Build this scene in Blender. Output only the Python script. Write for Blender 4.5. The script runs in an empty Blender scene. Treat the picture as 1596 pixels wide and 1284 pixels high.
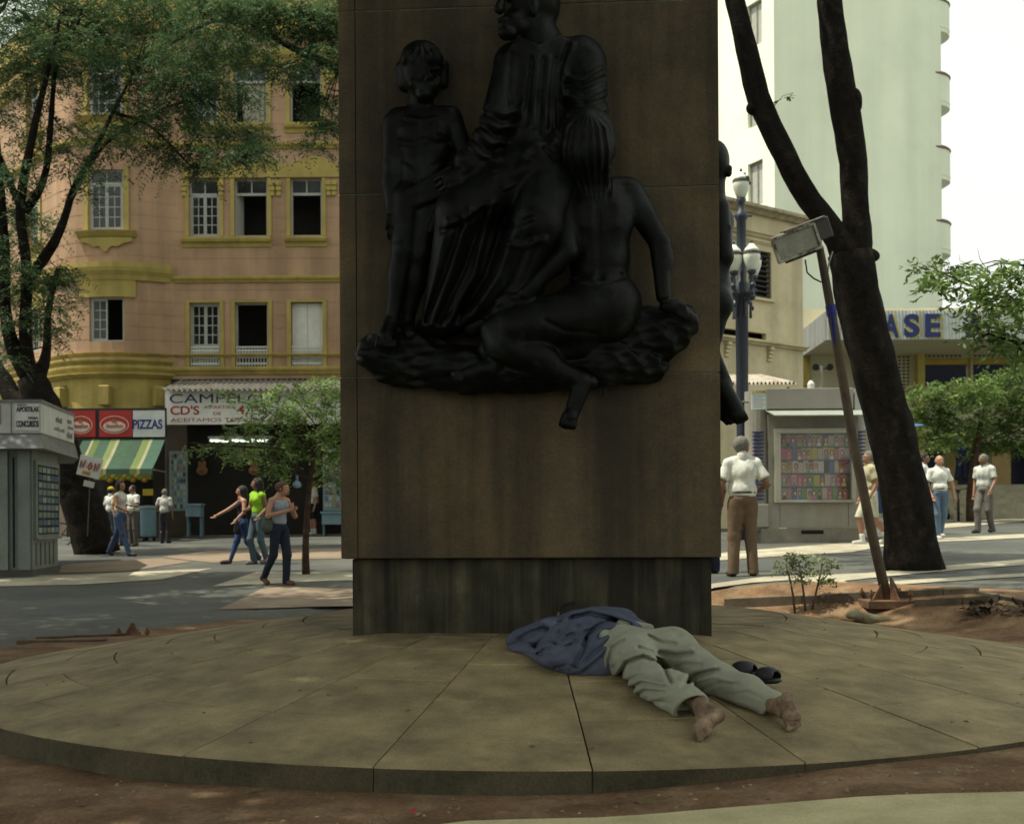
import bpy, math, random
import numpy as np
from mathutils import Matrix, Vector
random.seed(7); RNG = np.random.default_rng(7)
SC = bpy.context.scene; COL = SC.collection
R = math.radians
# ------------------------------------------------------------------ camera, sky, sun, exposure
CZ = 1.25; FPX = 1980.0; HX, HY = 798.0, 807.0; ROLL = R(.33)
cam = bpy.data.cameras.new('camera'); co = bpy.data.objects.new('camera', cam); COL.objects.link(co)
cam.sensor_width = 36; cam.lens = FPX/1596*36; cam.clip_start = .1; cam.clip_end = 3000
cam.shift_y = (HY-642)/1596
cr, sr = math.cos(ROLL), math.sin(ROLL)
co.matrix_world = Matrix(((cr, sr, 0, 0), (0, 0, -1, 0), (-sr, cr, 0, CZ), (0, 0, 0, 1)))
SC.camera = co
cam.dof.use_dof = True; cam.dof.focus_distance = 7.6; cam.dof.aperture_fstop = 4.5
SUN = Vector((-.42, -.03, .90)).normalized()
w = bpy.data.worlds.new('World'); SC.world = w; w.use_nodes = True
nt = w.node_tree; bg = nt.nodes['Background']
sky = nt.nodes.new('ShaderNodeTexSky'); sky.sky_type = 'NISHITA'; sky.sun_disc = False
sky.sun_elevation = math.asin(SUN.z); sky.sun_rotation = math.atan2(SUN.x, SUN.y)
sky.air_density = 1.0; sky.dust_density = 6.0; sky.ozone_density = 1.0
hs = nt.nodes.new('ShaderNodeHueSaturation'); hs.inputs['Saturation'].default_value = .22; hs.inputs['Value'].default_value = 1.0
nt.links.new(sky.outputs[0], hs.inputs['Color'])
mxw = nt.nodes.new('ShaderNodeMix'); mxw.data_type = 'RGBA'; mxw.inputs[0].default_value = .55
nt.links.new(hs.outputs[0], mxw.inputs[6]); mxw.inputs[7].default_value = (8.9, 9.35, 8.3, 1)   # thin bright haze cloud over the sky
nt.links.new(mxw.outputs[2], bg.inputs[0]); bg.inputs[1].default_value = .11
sl = bpy.data.lights.new('sun', 'SUN'); sl.energy = 4.0; sl.angle = R(.5); sl.color = (1, .94, .78)
so = bpy.data.objects.new('sun', sl); COL.objects.link(so)
so.rotation_euler = SUN.to_track_quat('Z', 'Y').to_euler()
SC.view_settings.view_transform = 'Standard'; SC.view_settings.look = 'None'
SC.view_settings.exposure = 0.60; SC.view_settings.gamma = 1
SC.render.engine = 'CYCLES'
SC.cycles.max_bounces = 6; SC.cycles.diffuse_bounces = 4; SC.cycles.glossy_bounces = 2; SC.cycles.transmission_bounces = 4
SC.cycles.use_denoising = True; SC.cycles.sample_clamp_indirect = 6

# ------------------------------------------------------------------ projection helpers (photo pixels -> places)
def ray(px, py):
    u = px-HX; v = HY-py
    return np.array([(u*cr+v*sr)/FPX, 1.0, (-u*sr+v*cr)/FPX])
def P(px, py, Y):
    q = ray(px, py)*Y; return np.array([q[0], q[1], q[2]+CZ])
NXs = [-9, -2.87, -1.66, -.66, .41, 1.46, 2.23, 6]; NZs = [-1.345, -1.333, -1.322, -1.302, -1.294, -1.222, -1.199, -1.16]
def GZ(x, y):
    far = -1.05+.0265*(np.clip(np.asarray(y, float), 0, 46)-19.9)+.19*(1+np.tanh(np.asarray(x, float)/3.5))+.012*np.clip(np.asarray(x, float)+6, -8, 0); near = np.interp(x, NXs, NZs)
    t = np.clip((np.asarray(y, float)-6.5)/5.5, 0, 1); t = t*t*(3-2*t)
    z = near*(1-t)+far*t; r_ = np.hypot(np.asarray(x, float)-.25, np.asarray(y, float)-10.23)      # the bed round the platform lies lower
    w_ = np.clip((r_-4.85)/1.3, 0, 1); w_ = w_*w_*(3-2*w_)
    return CZ+z*w_+np.minimum(z, -1.215)*(1-w_)
def G(px, py):
    q = ray(px, py); a, b = 2.0, 200.0
    for _ in range(50):
        m = (a+b)/2
        if m*q[2]+CZ > GZ(m*q[0], m): a = m
        else: b = m
    return np.array([q[0]*a, a, float(GZ(q[0]*a, a))])
PCX, PCY, PR, PSL, PH, PTOP = .25, 10.23, 4.40, .149, 1.157, 1.91      # centre, rim radius, slope, rim below the eye, radius of the level middle
def SZ(x, y):
    return CZ-PH+PSL*(PR-np.maximum(np.hypot(np.asarray(x)-PCX, np.asarray(y)-PCY), PTOP))

# ------------------------------------------------------------------ objects
def tag(o, label=None, cat=None, group=None, kind=None):
    if label: o['label'] = label
    if cat: o['category'] = cat
    if group: o['group'] = group
    if kind: o['kind'] = kind
    return o
def thing(name, label, cat, loc=(0, 0, 0), rz=0, group=None):
    o = bpy.data.objects.new(name, None); COL.objects.link(o)
    o.location = [float(c) for c in loc]; o.rotation_euler = (0, 0, rz)
    return tag(o, label, cat, group)
def link(name, me, m, parent=None):
    if m and not me.materials: me.materials.append(m)
    o = bpy.data.objects.new(name, me); COL.objects.link(o)
    if parent is not None: o.parent = parent
    return o
def meshed(name, V, F, smooth=False):
    me = bpy.data.meshes.new(name)
    V = np.asarray(V, np.float32)
    if isinstance(F, np.ndarray):
        k = F.shape[1]; me.vertices.add(len(V)); me.vertices.foreach_set('co', V.ravel())
        me.loops.add(F.size); me.loops.foreach_set('vertex_index', F.ravel().astype(np.int32))
        me.polygons.add(len(F)); me.polygons.foreach_set('loop_start', np.arange(0, F.size, k, dtype=np.int32))
        me.update(calc_edges=True)
    else:
        me.from_pydata([tuple(map(float, v)) for v in V], [], F)
    if smooth: me.polygons.foreach_set('use_smooth', np.ones(len(me.polygons), bool))
    me.validate(); me.update(); return me
class MB:
    def __init__(s): s.V = []; s.F = []
    def add(s, V, F):
        n = len(s.V); s.V += [tuple(map(float, v)) for v in V]; s.F += [tuple(i+n for i in f) for f in F]; return s
    def box(s, a, b, c=0.0):
        x0, y0, z0 = a; x1, y1, z1 = b
        if c <= 0:
            V = [(x0,y0,z0),(x1,y0,z0),(x1,y1,z0),(x0,y1,z0),(x0,y0,z1),(x1,y0,z1),(x1,y1,z1),(x0,y1,z1)]
            return s.add(V, [(0,3,2,1),(4,5,6,7),(0,1,5,4),(1,2,6,5),(2,3,7,6),(3,0,4,7)])
        V = []                                                     # chamfered box
        for iz, z in ((0, z0), (1, z1)):
            for ring in (0, 1):
                zz = z+(c if iz == 0 else -c) if ring == 0 else z
                i = 0 if ring == 0 else c
                for (x, y) in ((x0+i, y0+i), (x1-i, y0+i), (x1-i, y1-i), (x0+i, y1-i)): V.append((x, y, zz))
        def q(a, b): return [(a+k, a+(k+1) % 4, b+(k+1) % 4, b+k) for k in range(4)]
        F = q(0, 8)+[(f[3], f[2], f[1], f[0]) for f in q(0, 4)]+q(8, 12)+[(7, 6, 5, 4), (12, 13, 14, 15)]
        return s.add(V, F)
    def prism(s, pts, z0, z1):                                    # polygon in xy (ccw), extruded in z
        n = len(pts); V = [(x, y, z0) for x, y in pts]+[(x, y, z1) for x, y in pts]
        return s.add(V, [tuple(range(n-1, -1, -1)), tuple(range(n, 2*n))]+[(i, (i+1) % n, n+(i+1) % n, n+i) for i in range(n)])
    def slabxz(s, pts, y0, y1):                                   # polygon in xz (ccw seen from -y), extruded in y
        n = len(pts); V = [(x, y0, z) for x, z in pts]+[(x, y1, z) for x, z in pts]
        return s.add(V, [tuple(range(n)), tuple(range(2*n-1, n-1, -1))]+[((i+1) % n, i, n+i, n+(i+1) % n) for i in range(n)])
    def tube(s, pts, rad, n=8, cap=True, wob=0, seed=0):
        pts = [np.array(p, float) for p in pts]; rg = np.random.default_rng(seed)
        if not hasattr(rad, '__len__'): rad = [rad]*len(pts)
        V = []; F = []; up = None
        for i, p in enumerate(pts):
            d = pts[min(i+1, len(pts)-1)]-pts[max(i-1, 0)]; d = d/(np.linalg.norm(d)+1e-9)
            if up is None: up = np.array([1., 0, 0]) if abs(d[0]) < .8 else np.array([0, 1., 0])
            a = np.cross(d, up); a /= np.linalg.norm(a)+1e-9; b = np.cross(d, a); up = -b if False else np.cross(a, d)
            for k in range(n):
                t = 2*math.pi*k/n; rr = rad[i]*(1+wob*(rg.random()-.5))
                V.append(p+a*rr*math.cos(t)+b*rr*math.sin(t))
        for i in range(len(pts)-1):
            for k in range(n):
                F.append((i*n+k, i*n+(k+1) % n, (i+1)*n+(k+1) % n, (i+1)*n+k))
        if cap: F += [tuple(range(n-1, -1, -1)), tuple((len(pts)-1)*n+k for k in range(n))]
        return s.add(V, F)
    def lathe(s, prof, n=16, c=(0, 0, 0)):                        # prof [(r,z)] bottom to top
        V = []; F = []
        for r_, z in prof:
            for k in range(n): V.append((c[0]+r_*math.cos(2*math.pi*k/n), c[1]+r_*math.sin(2*math.pi*k/n), c[2]+z))
        for i in range(len(prof)-1):
            for k in range(n): F.append((i*n+k, i*n+(k+1) % n, (i+1)*n+(k+1) % n, (i+1)*n+k))
        F += [tuple(range(n-1, -1, -1)), tuple((len(prof)-1)*n+k for k in range(n))]
        return s.add(V, F)
    def build(s, name, m, parent=None, smooth=False):
        me = meshed(name, s.V, s.F, smooth)
        return link(name, me, m, parent)
def bx(a, b, c=0.0): return MB().box(a, b, c)

# ------------------------------------------------------------------ materials
def mat(name, col, rough=.85, var=.2, scale=4., col2=None, f2=(.45, .65), s2=1.5, bump=.15, bscale=60., metal=0., rnd=0.,
        streak=0., st_scale=3., spec=.3, space='Object', trans=0., island=0., coat=0.):
    m = bpy.data.materials.new(name); m.use_nodes = True; t = m.node_tree; N = t.nodes; L = t.links
    b = N['Principled BSDF']; out = N['Material Output']
    b.inputs['Roughness'].default_value = rough; b.inputs['Metallic'].default_value = metal
    b.inputs['Specular IOR Level'].default_value = spec
    if coat: b.inputs['Coat Weight'].default_value = coat
    tc = N.new('ShaderNodeTexCoord'); vec = tc.outputs[space]
    if space == 'World':
        pass
    def noise(sc, det=6, rgh=.6, v=None):
        n = N.new('ShaderNodeTexNoise'); n.inputs['Scale'].default_value = sc; n.inputs['Detail'].default_value = det; n.inputs['Roughness'].default_value = rgh
        L.new(v or vec, n.inputs['Vector']); return n.outputs['Fac']
    def rng(f, a, b_, c, d):
        n = N.new('ShaderNodeMapRange'); n.inputs[1].default_value = a; n.inputs[2].default_value = b_; n.inputs[3].default_value = c; n.inputs[4].default_value = d
        L.new(f, n.inputs[0]); return n.outputs[0]
    def mul(ca, f):
        n = N.new('ShaderNodeVectorMath'); n.operation = 'SCALE'; L.new(ca, n.inputs[0]); L.new(f, n.inputs['Scale']); return n.outputs[0]
    rgb = N.new('ShaderNodeRGB'); rgb.outputs[0].default_value = (*col, 1); c = rgb.outputs[0]
    if col2:
        mx = N.new('ShaderNodeMix'); mx.data_type = 'RGBA'; L.new(rng(noise(s2, 7, .62), f2[0], f2[1], 0, 1), mx.inputs[0])
        L.new(c, mx.inputs[6]); mx.inputs[7].default_value = (*col2, 1); c = mx.outputs[2]
    if var: c = mul(c, rng(noise(scale), .3, .7, 1-var, 1+var))
    if var and bscale: c = mul(c, rng(noise(bscale, 3, .7), .3, .7, 1-var*.7, 1+var*.7))
    if streak:
        mp = N.new('ShaderNodeMapping'); mp.inputs['Scale'].default_value = (st_scale, st_scale, st_scale*.06); L.new(vec, mp.inputs[0])
        c = mul(c, rng(noise(1., 5, .6, mp.outputs[0]), .38, .62, 1-streak, 1+streak*.4))
    if rnd:
        oi = N.new('ShaderNodeObjectInfo'); c = mul(c, rng(oi.outputs['Random'], 0, 1, 1-rnd, 1+rnd))
    if island:
        g = N.new('ShaderNodeNewGeometry'); c = mul(c, rng(g.outputs['Random Per Island'], 0, 1, 1-island, 1+island))
    L.new(c, b.inputs['Base Color'])
    if bump:
        bp = N.new('ShaderNodeBump'); bp.inputs['Strength'].default_value = bump; bp.inputs['Distance'].default_value = .02
        L.new(noise(bscale or 40, 5, .65), bp.inputs['Height']); L.new(bp.outputs[0], b.inputs['Normal'])
    if trans:
        tr = N.new('ShaderNodeBsdfTranslucent'); L.new(c, tr.inputs[0]); ms = N.new('ShaderNodeMixShader'); ms.inputs[0].default_value = trans
        L.new(b.outputs[0], ms.inputs[1]); L.new(tr.outputs[0], ms.inputs[2]); L.new(ms.outputs[0], out.inputs[0])
    return m
_fm = {}
def flat(col, rough=.7, metal=0., spec=.3, bump=.05):
    k = (tuple(round(c, 3) for c in col), rough, metal, spec)
    if k not in _fm: _fm[k] = mat('paint', col, rough, .12, 3., bump=bump, bscale=45, metal=metal, spec=spec)
    return _fm[k]
M = {}
M['granite'] = mat('granite', (.112, .079, .037), .70, .30, 2.5, (.060, .046, .025), (.40, .64), 1.3, .16, 62., streak=.55, st_scale=2.2, rnd=.10, spec=.35)
M['granite_base'] = mat('granite_base', (.060, .053, .032), .85, .4, 4., (.085, .09, .07), (.56, .74), 2.6, .2, 110., streak=.7, st_scale=6., rnd=.08)
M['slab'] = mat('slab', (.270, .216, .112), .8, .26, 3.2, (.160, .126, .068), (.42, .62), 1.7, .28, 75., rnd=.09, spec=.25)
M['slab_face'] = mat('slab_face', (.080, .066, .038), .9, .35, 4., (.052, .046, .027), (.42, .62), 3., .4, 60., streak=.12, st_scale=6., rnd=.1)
M['bronze'] = mat('bronze', (.0042, .0052, .0040), .46, .35, 9., (.013, .018, .0135), (.5, .68), 4., .22, 40., metal=.0, spec=.15, streak=.5, st_scale=9.)
M['joint'] = mat('joint', (.05, .045, .035), .9, .3)
M['joint_pale'] = mat('joint_pale', (.12, .14, .115), .9, .4, 12.)
M['dirt'] = mat('dirt', (.165, .100, .056), .95, .36, 2.2, (.215, .145, .085), (.45, .6), 3.2, .9, 38., spec=.1)
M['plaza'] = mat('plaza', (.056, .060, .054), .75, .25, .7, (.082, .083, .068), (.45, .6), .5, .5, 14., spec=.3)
M['plaza_pale_sunlit'] = mat('plaza_pale_sunlit', (.36, .335, .245), .8, .22, 1.2, (.27, .24, .175), (.45, .6), 1.4, .4, 14.)  # pale mosaic, brightened to carry the painted sun stripes on the ground
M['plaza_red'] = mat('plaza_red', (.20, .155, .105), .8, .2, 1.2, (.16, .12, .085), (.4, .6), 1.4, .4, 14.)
M['kerb'] = mat('kerb', (.47, .42, .235), .85, .2, 2.5, (.37, .33, .18), (.5, .65), 2., .25, 70.)
M['kerb_dark'] = mat('kerb_dark', (.10, .08, .055), .9, .3, 4., bump=.3)
M['concrete'] = mat('concrete', (.30, .275, .19), .9, .25, 3., bump=.3)
M['bark'] = mat('bark', (.014, .0115, .009), .95, .4, 5., (.030, .025, .019), (.55, .7), 6., .9, 26., spec=.1)
M['bark_brown'] = mat('bark_brown', (.055, .036, .024), .95, .4, 8., bump=.8, bscale=40., spec=.1)
M['leaf_dark'] = mat('leaf_dark', (.026, .056, .014), .65, .25, .5, (.044, .082, .022), (.4, .6), .6, 0, 0, trans=.35, island=.35)
M['leaf_feather'] = mat('leaf_feather', (.044, .088, .033), .65, .25, .5, (.078, .126, .052), (.4, .6), .7, 0, 0, trans=.35, island=.35)
M['leaf_mid'] = mat('leaf_mid', (.115, .185, .050), .55, .25, 1., (.165, .235, .068), (.4, .6), 1.2, 0, 0, trans=.4, island=.35)
M['leaf_light'] = mat('leaf_light', (.115, .19, .055), .5, .25, 1., (.16, .24, .07), (.4, .6), 1.2, 0, 0, trans=.4, island=.35)
M['pink'] = mat('pink', (.375, .240, .146), .9, .12, .8, (.315, .20, .12), (.45, .62), .5, .1, 45., streak=.20, st_scale=1.4)
M['yellow'] = mat('yellow', (.335, .265, .075), .8, .14, 1.2, (.26, .205, .06), (.5, .7), 1., .1, 40., streak=.15)
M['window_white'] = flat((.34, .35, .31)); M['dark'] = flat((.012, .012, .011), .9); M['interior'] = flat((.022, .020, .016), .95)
M['glass'] = mat('glass', (.012, .014, .014), .08, 0, bump=0, spec=.5)
M['tower'] = mat('tower', (.78, .84, .65), .9, .06, .35, (.72, .78, .60), (.5, .7), .3, .05, 30., streak=.09, st_scale=.5)
M['cream'] = mat('cream', (.54, .47, .30), .9, .1, .8, (.45, .38, .24), (.5, .65), 1., .1, 40., streak=.18, st_scale=1.2)
M['metal_grey'] = mat('metal_grey', (.23, .225, .195), .5, .15, 2., (.18, .175, .15), (.5, .7), 1.5, .06, 40., metal=.2, spec=.5, streak=.1)
M['metal_green'] = mat('metal_green', (.17, .195, .17), .45, .15, 2., (.13, .15, .13), (.5, .7), 1.5, .06, 40., metal=.25, spec=.5, streak=.15)
M['alu'] = mat('alu', (.17, .173, .16), .65, .12, 2., metal=.0, spec=.25, streak=.12)
M['rust'] = mat('rust', (.11, .062, .034), .85, .35, 10., (.17, .09, .05), (.45, .6), 8., .4, 60.)
M['pole'] = mat('pole', (.105, .078, .050), .8, .25, 4., (.070, .054, .038), (.45, .6), 3., .2, 60., streak=.2)
M['lamp_blue'] = mat('lamp_blue', (.018, .024, .036), .45, .15, 5., bump=.1, spec=.5)
M['globe'] = mat('globe', (.66, .70, .58), .35, .08, 4., bump=0, bscale=0, spec=.5)
M['corr'] = mat('corr', (.15, .148, .13), .7, .3, 4., (.16, .14, .11), (.45, .6), 5., .1, 40.)
M['paper'] = flat((.62, .62, .56), .8)
SKINS = [mat('skin', c, .55, .12, 14., bump=.08, bscale=90., spec=.4) for c in ((.36, .19, .115), (.20, .105, .06), (.085, .045, .028), (.27, .135, .08))]
_cl = {}
def cloth(c):
    k = tuple(c)
    if k not in _cl: _cl[k] = mat('cloth', c, .9, .12, 9., bump=.35, bscale=22., spec=.15)
    return _cl[k]
HAIR = mat('hair', (.014, .011, .009), .6, .4, 30., bump=.5, bscale=90.); HAIR_GREY = mat('hair_grey', (.14, .132, .115), .7, .3, 30., bump=.5, bscale=90.)
HAIR_RED = mat('hair_red', (.075, .032, .016), .6, .3, 30., bump=.5, bscale=90.)

# ------------------------------------------------------------------ implicit surfaces (smooth figures)
def snets(D, o, h):
    s = D < 0; S = s.astype(np.int8)
    c = sum(S[i:S.shape[0]-1+i, j:S.shape[1]-1+j, k:S.shape[2]-1+k] for i in (0, 1) for j in (0, 1) for k in (0, 1))
    act = (c > 0) & (c < 8); I = np.argwhere(act); idx = np.full(act.shape, -1, np.int64); idx[act] = np.arange(len(I))
    acc = np.zeros((len(I), 3)); cnt = np.zeros(len(I))
    co_ = [(i, j, k) for i in (0, 1) for j in (0, 1) for k in (0, 1)]
    for a in co_:
        for ax in range(3):
            if a[ax] == 0:
                b = list(a); b[ax] = 1
                da = D[I[:, 0]+a[0], I[:, 1]+a[1], I[:, 2]+a[2]]; db = D[I[:, 0]+b[0], I[:, 1]+b[1], I[:, 2]+b[2]]
                m = (da < 0) != (db < 0); t = da[m]/(da[m]-db[m]); p = np.tile(np.array(a, float), (m.sum(), 1)); p[:, ax] += t
                acc[m] += p; cnt[m] += 1
    V = (I+acc/cnt[:, None])*h+o; Fs = []
    for ax in range(3):
        sl0 = [slice(None)]*3; sl1 = [slice(None)]*3; sl0[ax] = slice(0, -1); sl1[ax] = slice(1, None)
        A = s[tuple(sl0)]; B = s[tuple(sl1)]; E = np.argwhere(A != B); ins = A[A != B]
        u, v = [(1, 2), (2, 0), (0, 1)][ax]
        ok = (E[:, u] > 0) & (E[:, v] > 0) & (E[:, u] < D.shape[u]-1) & (E[:, v] < D.shape[v]-1); E = E[ok]; ins = ins[ok]
        q = []
        for du, dv in ((-1, -1), (0, -1), (0, 0), (-1, 0)):
            e = E.copy(); e[:, u] += du; e[:, v] += dv; q.append(idx[e[:, 0], e[:, 1], e[:, 2]])
        q = np.stack(q, 1); q[~ins] = q[~ins][:, ::-1]; Fs.append(q)
    return V, np.concatenate(Fs)
# primitives: ('c', a, b, ra, rb, k) tapered capsule; ('e', centre, radii, k[, rot]) ellipsoid; op by leading '-'
def sdf(prims, h, post=None, pad=.04):
    lo = np.full(3, 1e9); hi = -lo
    for p in prims:
        if p[0][0] == '-': continue
        if p[0] == 'c':
            for q, r_ in ((p[1], p[3]), (p[2], p[4])): lo = np.minimum(lo, np.array(q)-r_); hi = np.maximum(hi, np.array(q)+r_)
        else:
            r_ = max(p[2]) if len(p) > 4 else np.array(p[2]); lo = np.minimum(lo, np.array(p[1])-r_); hi = np.maximum(hi, np.array(p[1])+r_)
    lo -= pad; hi += pad; n = np.ceil((hi-lo)/h).astype(int)+1
    ax = [lo[i]+np.arange(n[i])*h for i in range(3)]; D = np.full(n, .2, np.float32)
    for p in prims:
        op = p[0][0] == '-'; ty = p[0][-1]; k = p[5] if ty == 'c' else p[3]
        if ty == 'c':
            a, b, ra, rb = np.array(p[1], float), np.array(p[2], float), p[3], p[4]
            l = np.minimum(a-ra, b-rb); u = np.maximum(a+ra, b+rb)
        else:
            a, rr = np.array(p[1], float), np.array(p[2], float); mr = rr.max() if len(p) > 4 else rr; l = a-mr; u = a+mr
        i0 = np.clip(np.floor((l-k-3*h-lo)/h).astype(int), 0, n); i1 = np.clip(np.ceil((u+k+3*h-lo)/h).astype(int)+1, 0, n)
        if (i1 <= i0).any(): continue
        X = ax[0][i0[0]:i1[0]][:, None, None]; Y = ax[1][i0[1]:i1[1]][None, :, None]; Z = ax[2][i0[2]:i1[2]][None, None, :]
        if ty == 'c':
            ab = b-a; t = np.clip(((X-a[0])*ab[0]+(Y-a[1])*ab[1]+(Z-a[2])*ab[2])/max(ab@ab, 1e-9), 0, 1)
            d = np.sqrt((X-a[0]-t*ab[0])**2+(Y-a[1]-t*ab[1])**2+(Z-a[2]-t*ab[2])**2)-(ra+t*(rb-ra))
        else:
            x, y, z = X-a[0], Y-a[1], Z-a[2]
            if len(p) > 4: Q = np.array(p[4]); x, y, z = Q[0][0]*x+Q[0][1]*y+Q[0][2]*z, Q[1][0]*x+Q[1][1]*y+Q[1][2]*z, Q[2][0]*x+Q[2][1]*y+Q[2][2]*z
            k0 = np.sqrt((x/rr[0])**2+(y/rr[1])**2+(z/rr[2])**2); k1 = np.sqrt((x/rr[0]**2)**2+(y/rr[1]**2)**2+(z/rr[2]**2)**2)+1e-6
            d = np.where(k0 < 1e-4, -rr.min(), k0*(k0-1)/k1)
        s_ = tuple(slice(i0[i], i1[i]) for i in range(3)); o = D[s_]
        if op:
            hh = np.clip(.5-.5*(o+d)/k, 0, 1); D[s_] = o*(1-hh)-d*hh+k*hh*(1-hh)
        else:
            hh = np.clip(.5+.5*(o-d)/k, 0, 1); D[s_] = o*(1-hh)+d*hh-k*hh*(1-hh)
    if post is not None: D = post(D, ax[0][:, None, None], ax[1][None, :, None], ax[2][None, None, :])
    D[[0, -1]] = .2; D[:, [0, -1]] = .2; D[:, :, [0, -1]] = .2
    return snets(D.astype(np.float64), lo, h)
def wavy(X, Y, Z, freqs, seed, amp):
    rg = np.random.default_rng(seed); f = 0
    for fr in freqs:
        for _ in range(3):
            d = rg.normal(size=3); d /= np.linalg.norm(d); d *= fr
            f = f+np.sin(d[0]*X+d[1]*Y+d[2]*Z+rg.random()*6.28)/3*(freqs[0]/fr)
    return amp*f
def rot_to(d, up=(0, 0, 1)):                                         # rows: local x along d
    d = np.array(d, float); d /= np.linalg.norm(d); s = np.cross(up, d); s /= np.linalg.norm(s); return [d, s, np.cross(d, s)]
# ================================================================== THE SETTING: ground
def sheet(name, pts_fn, nu, nv, m, parent=None):
    V = [pts_fn(i/nu, j/nv) for j in range(nv+1) for i in range(nu+1)]
    F = [(j*(nu+1)+i, j*(nu+1)+i+1, (j+1)*(nu+1)+i+1, (j+1)*(nu+1)+i) for j in range(nv) for i in range(nu)]
    return link(name, meshed(name, V, F, True), m, parent)
def cub(t, a, b): t = t*2-1; return (a+b)/2+(b-a)/2*(abs(t)**3*.93+abs(t)*.07)*(1 if t > 0 else -1)
gobj = sheet('ground', lambda u, v: (cub(u, -900, 900), (yy := cub(v, -880, 920)), float(GZ(cub(u, -900, 900), yy))-.006-.12*min(1., max(0., (6.1-math.hypot(cub(u, -900, 900)-PCX, yy-PCY))/.7))), 160, 160, M['plaza'])
tag(gobj, kind='structure')
def ground_patch(name, pix, m, lift, step=.5, smooth_pts=None):
    P2 = [tuple(G(*p)[:2]) for p in pix] if smooth_pts is None else smooth_pts
    import bmesh
    bm = bmesh.new(); vs = [bm.verts.new((x, y, 0)) for x, y in P2]; bm.faces.new(vs)
    xs = [p[0] for p in P2]; ys = [p[1] for p in P2]
    for x in np.arange(math.floor(min(xs)/step)*step, max(xs), step):
        bmesh.ops.bisect_plane(bm, geom=bm.verts[:]+bm.edges[:]+bm.faces[:], plane_co=(x, 0, 0), plane_no=(1, 0, 0))
    for y in np.arange(math.floor(min(ys)/step)*step, max(ys), step*2):
        bmesh.ops.bisect_plane(bm, geom=bm.verts[:]+bm.edges[:]+bm.faces[:], plane_co=(0, y, 0), plane_no=(0, 1, 0))
    for v in bm.verts: v.co.z = float(GZ(v.co.x, v.co.y))+lift
    bm.normal_update()
    for f in bm.faces:
        if f.normal.z < 0: f.normal_flip()
    me = bpy.data.meshes.new(name); bm.to_mesh(me); bm.free()
    o = link(name, me, m); return tag(o, kind='structure')
for nm, pix, m in (  # the palest bands are mosaic pattern and sun stripes painted together as one colour
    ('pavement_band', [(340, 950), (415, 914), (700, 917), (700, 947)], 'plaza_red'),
    ('pavement_band', [(-60, 915), (-60, 899), (120, 895), (330, 886), (250, 903), (120, 911)], 'plaza_pale_sunlit'),
    ('pavement_band', [(330, 914), (400, 891), (700, 887), (700, 902), (500, 905)], 'plaza_pale_sunlit'),
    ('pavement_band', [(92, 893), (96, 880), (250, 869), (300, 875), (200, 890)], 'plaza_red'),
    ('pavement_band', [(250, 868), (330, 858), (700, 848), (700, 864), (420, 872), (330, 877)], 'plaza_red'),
    ('pavement_band', [(1050, 876), (1130, 861), (1330, 845), (1600, 832), (1600, 838), (1395, 848), (1330, 860), (1125, 873)], 'plaza_pale_sunlit'),
    ('pavement_band', [(1050, 938), (1190, 899), (1350, 893), (1600, 871), (1600, 880), (1480, 889), (1315, 905), (1330, 911), (1230, 904)], 'plaza_pale_sunlit'),
    ('pavement_band', [(1310, 913), (1400, 905), (1600, 893), (1600, 898), (1400, 911), (1335, 915)], 'plaza_pale_sunlit'),
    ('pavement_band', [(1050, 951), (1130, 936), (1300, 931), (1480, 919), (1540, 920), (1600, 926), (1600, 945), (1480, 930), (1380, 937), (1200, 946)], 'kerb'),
    ('pavement_band', [(1395, 822), (1600, 806), (1600, 812), (1400, 829)], 'plaza_pale_sunlit'),
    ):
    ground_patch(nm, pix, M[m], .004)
# dirt bed ring round the plinth
def ringpt(u, v):
    a = u*2*math.pi; r0 = PR-.06; out = PR+.62+.12*math.sin(3*a+1)+.06*math.sin(7*a)
    c_, s_ = math.cos(a), math.sin(a)
    if s_ < -.3: out += .25
    if c_ > .12 and s_ > -.5: out += 1.75*min(1, (c_-.12)*2.2)*min(1, (s_+.5)*3)
    if c_ < -.3 and s_ > -.3: out += .55*min(1, (-c_-.3)*3)*min(1, (s_+.3)*3)
    r_ = r0+(out-r0)*v; x, y = PCX+r_*c_, PCY+r_*s_
    n = float(wavy(x, y, 0, (5., 13., 29.), 3, .012))
    return (x, y, float(GZ(x, y))+.030+n*(1-v)*.9-(0 if v < .85 else .07*(v-.85)/.15))
tag(sheet('dirt_bed', ringpt, 220, 14, M['dirt']), kind='structure')
# pale kerb strip and mosaic in the near right corner
def kpt(px, py): return tuple(P(px, py, 1)[:0]) 
def near_line(u, off):                                             # line of the kerb, off metres towards the camera
    a = np.array([-.10, 5.22]); b = np.array([2.14, 5.30]); d = (b-a); n = np.array([d[1], -d[0]])/np.linalg.norm(d)
    p = a+d*u*3.2-d*1.0+n*off; x, y = p; return x, y-1.2*max(0., -.1-x)**2
tag(sheet('pavement_kerb', lambda u, v: (*near_line(u, v*.62), float(GZ(*near_line(u, v*.62)))+.060-.004*v), 40, 2, M['kerb']), kind='structure')
tag(sheet('pavement_kerb', lambda u, v: (*near_line(u, 0), float(GZ(*near_line(u, 0)))+.060-.12*v), 40, 1, M['kerb']), kind='structure')
tag(sheet('mosaic_pavement', lambda u, v: (*near_line(u, .625+v*3), float(GZ(*near_line(u, .625+v*3)))+.055), 30, 10, mat('mosaic', (.20, .215, .21), .7, .3, 40., (.30, .30, .26), (.45, .55), 25., .5, 60.)), kind='structure')

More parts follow.
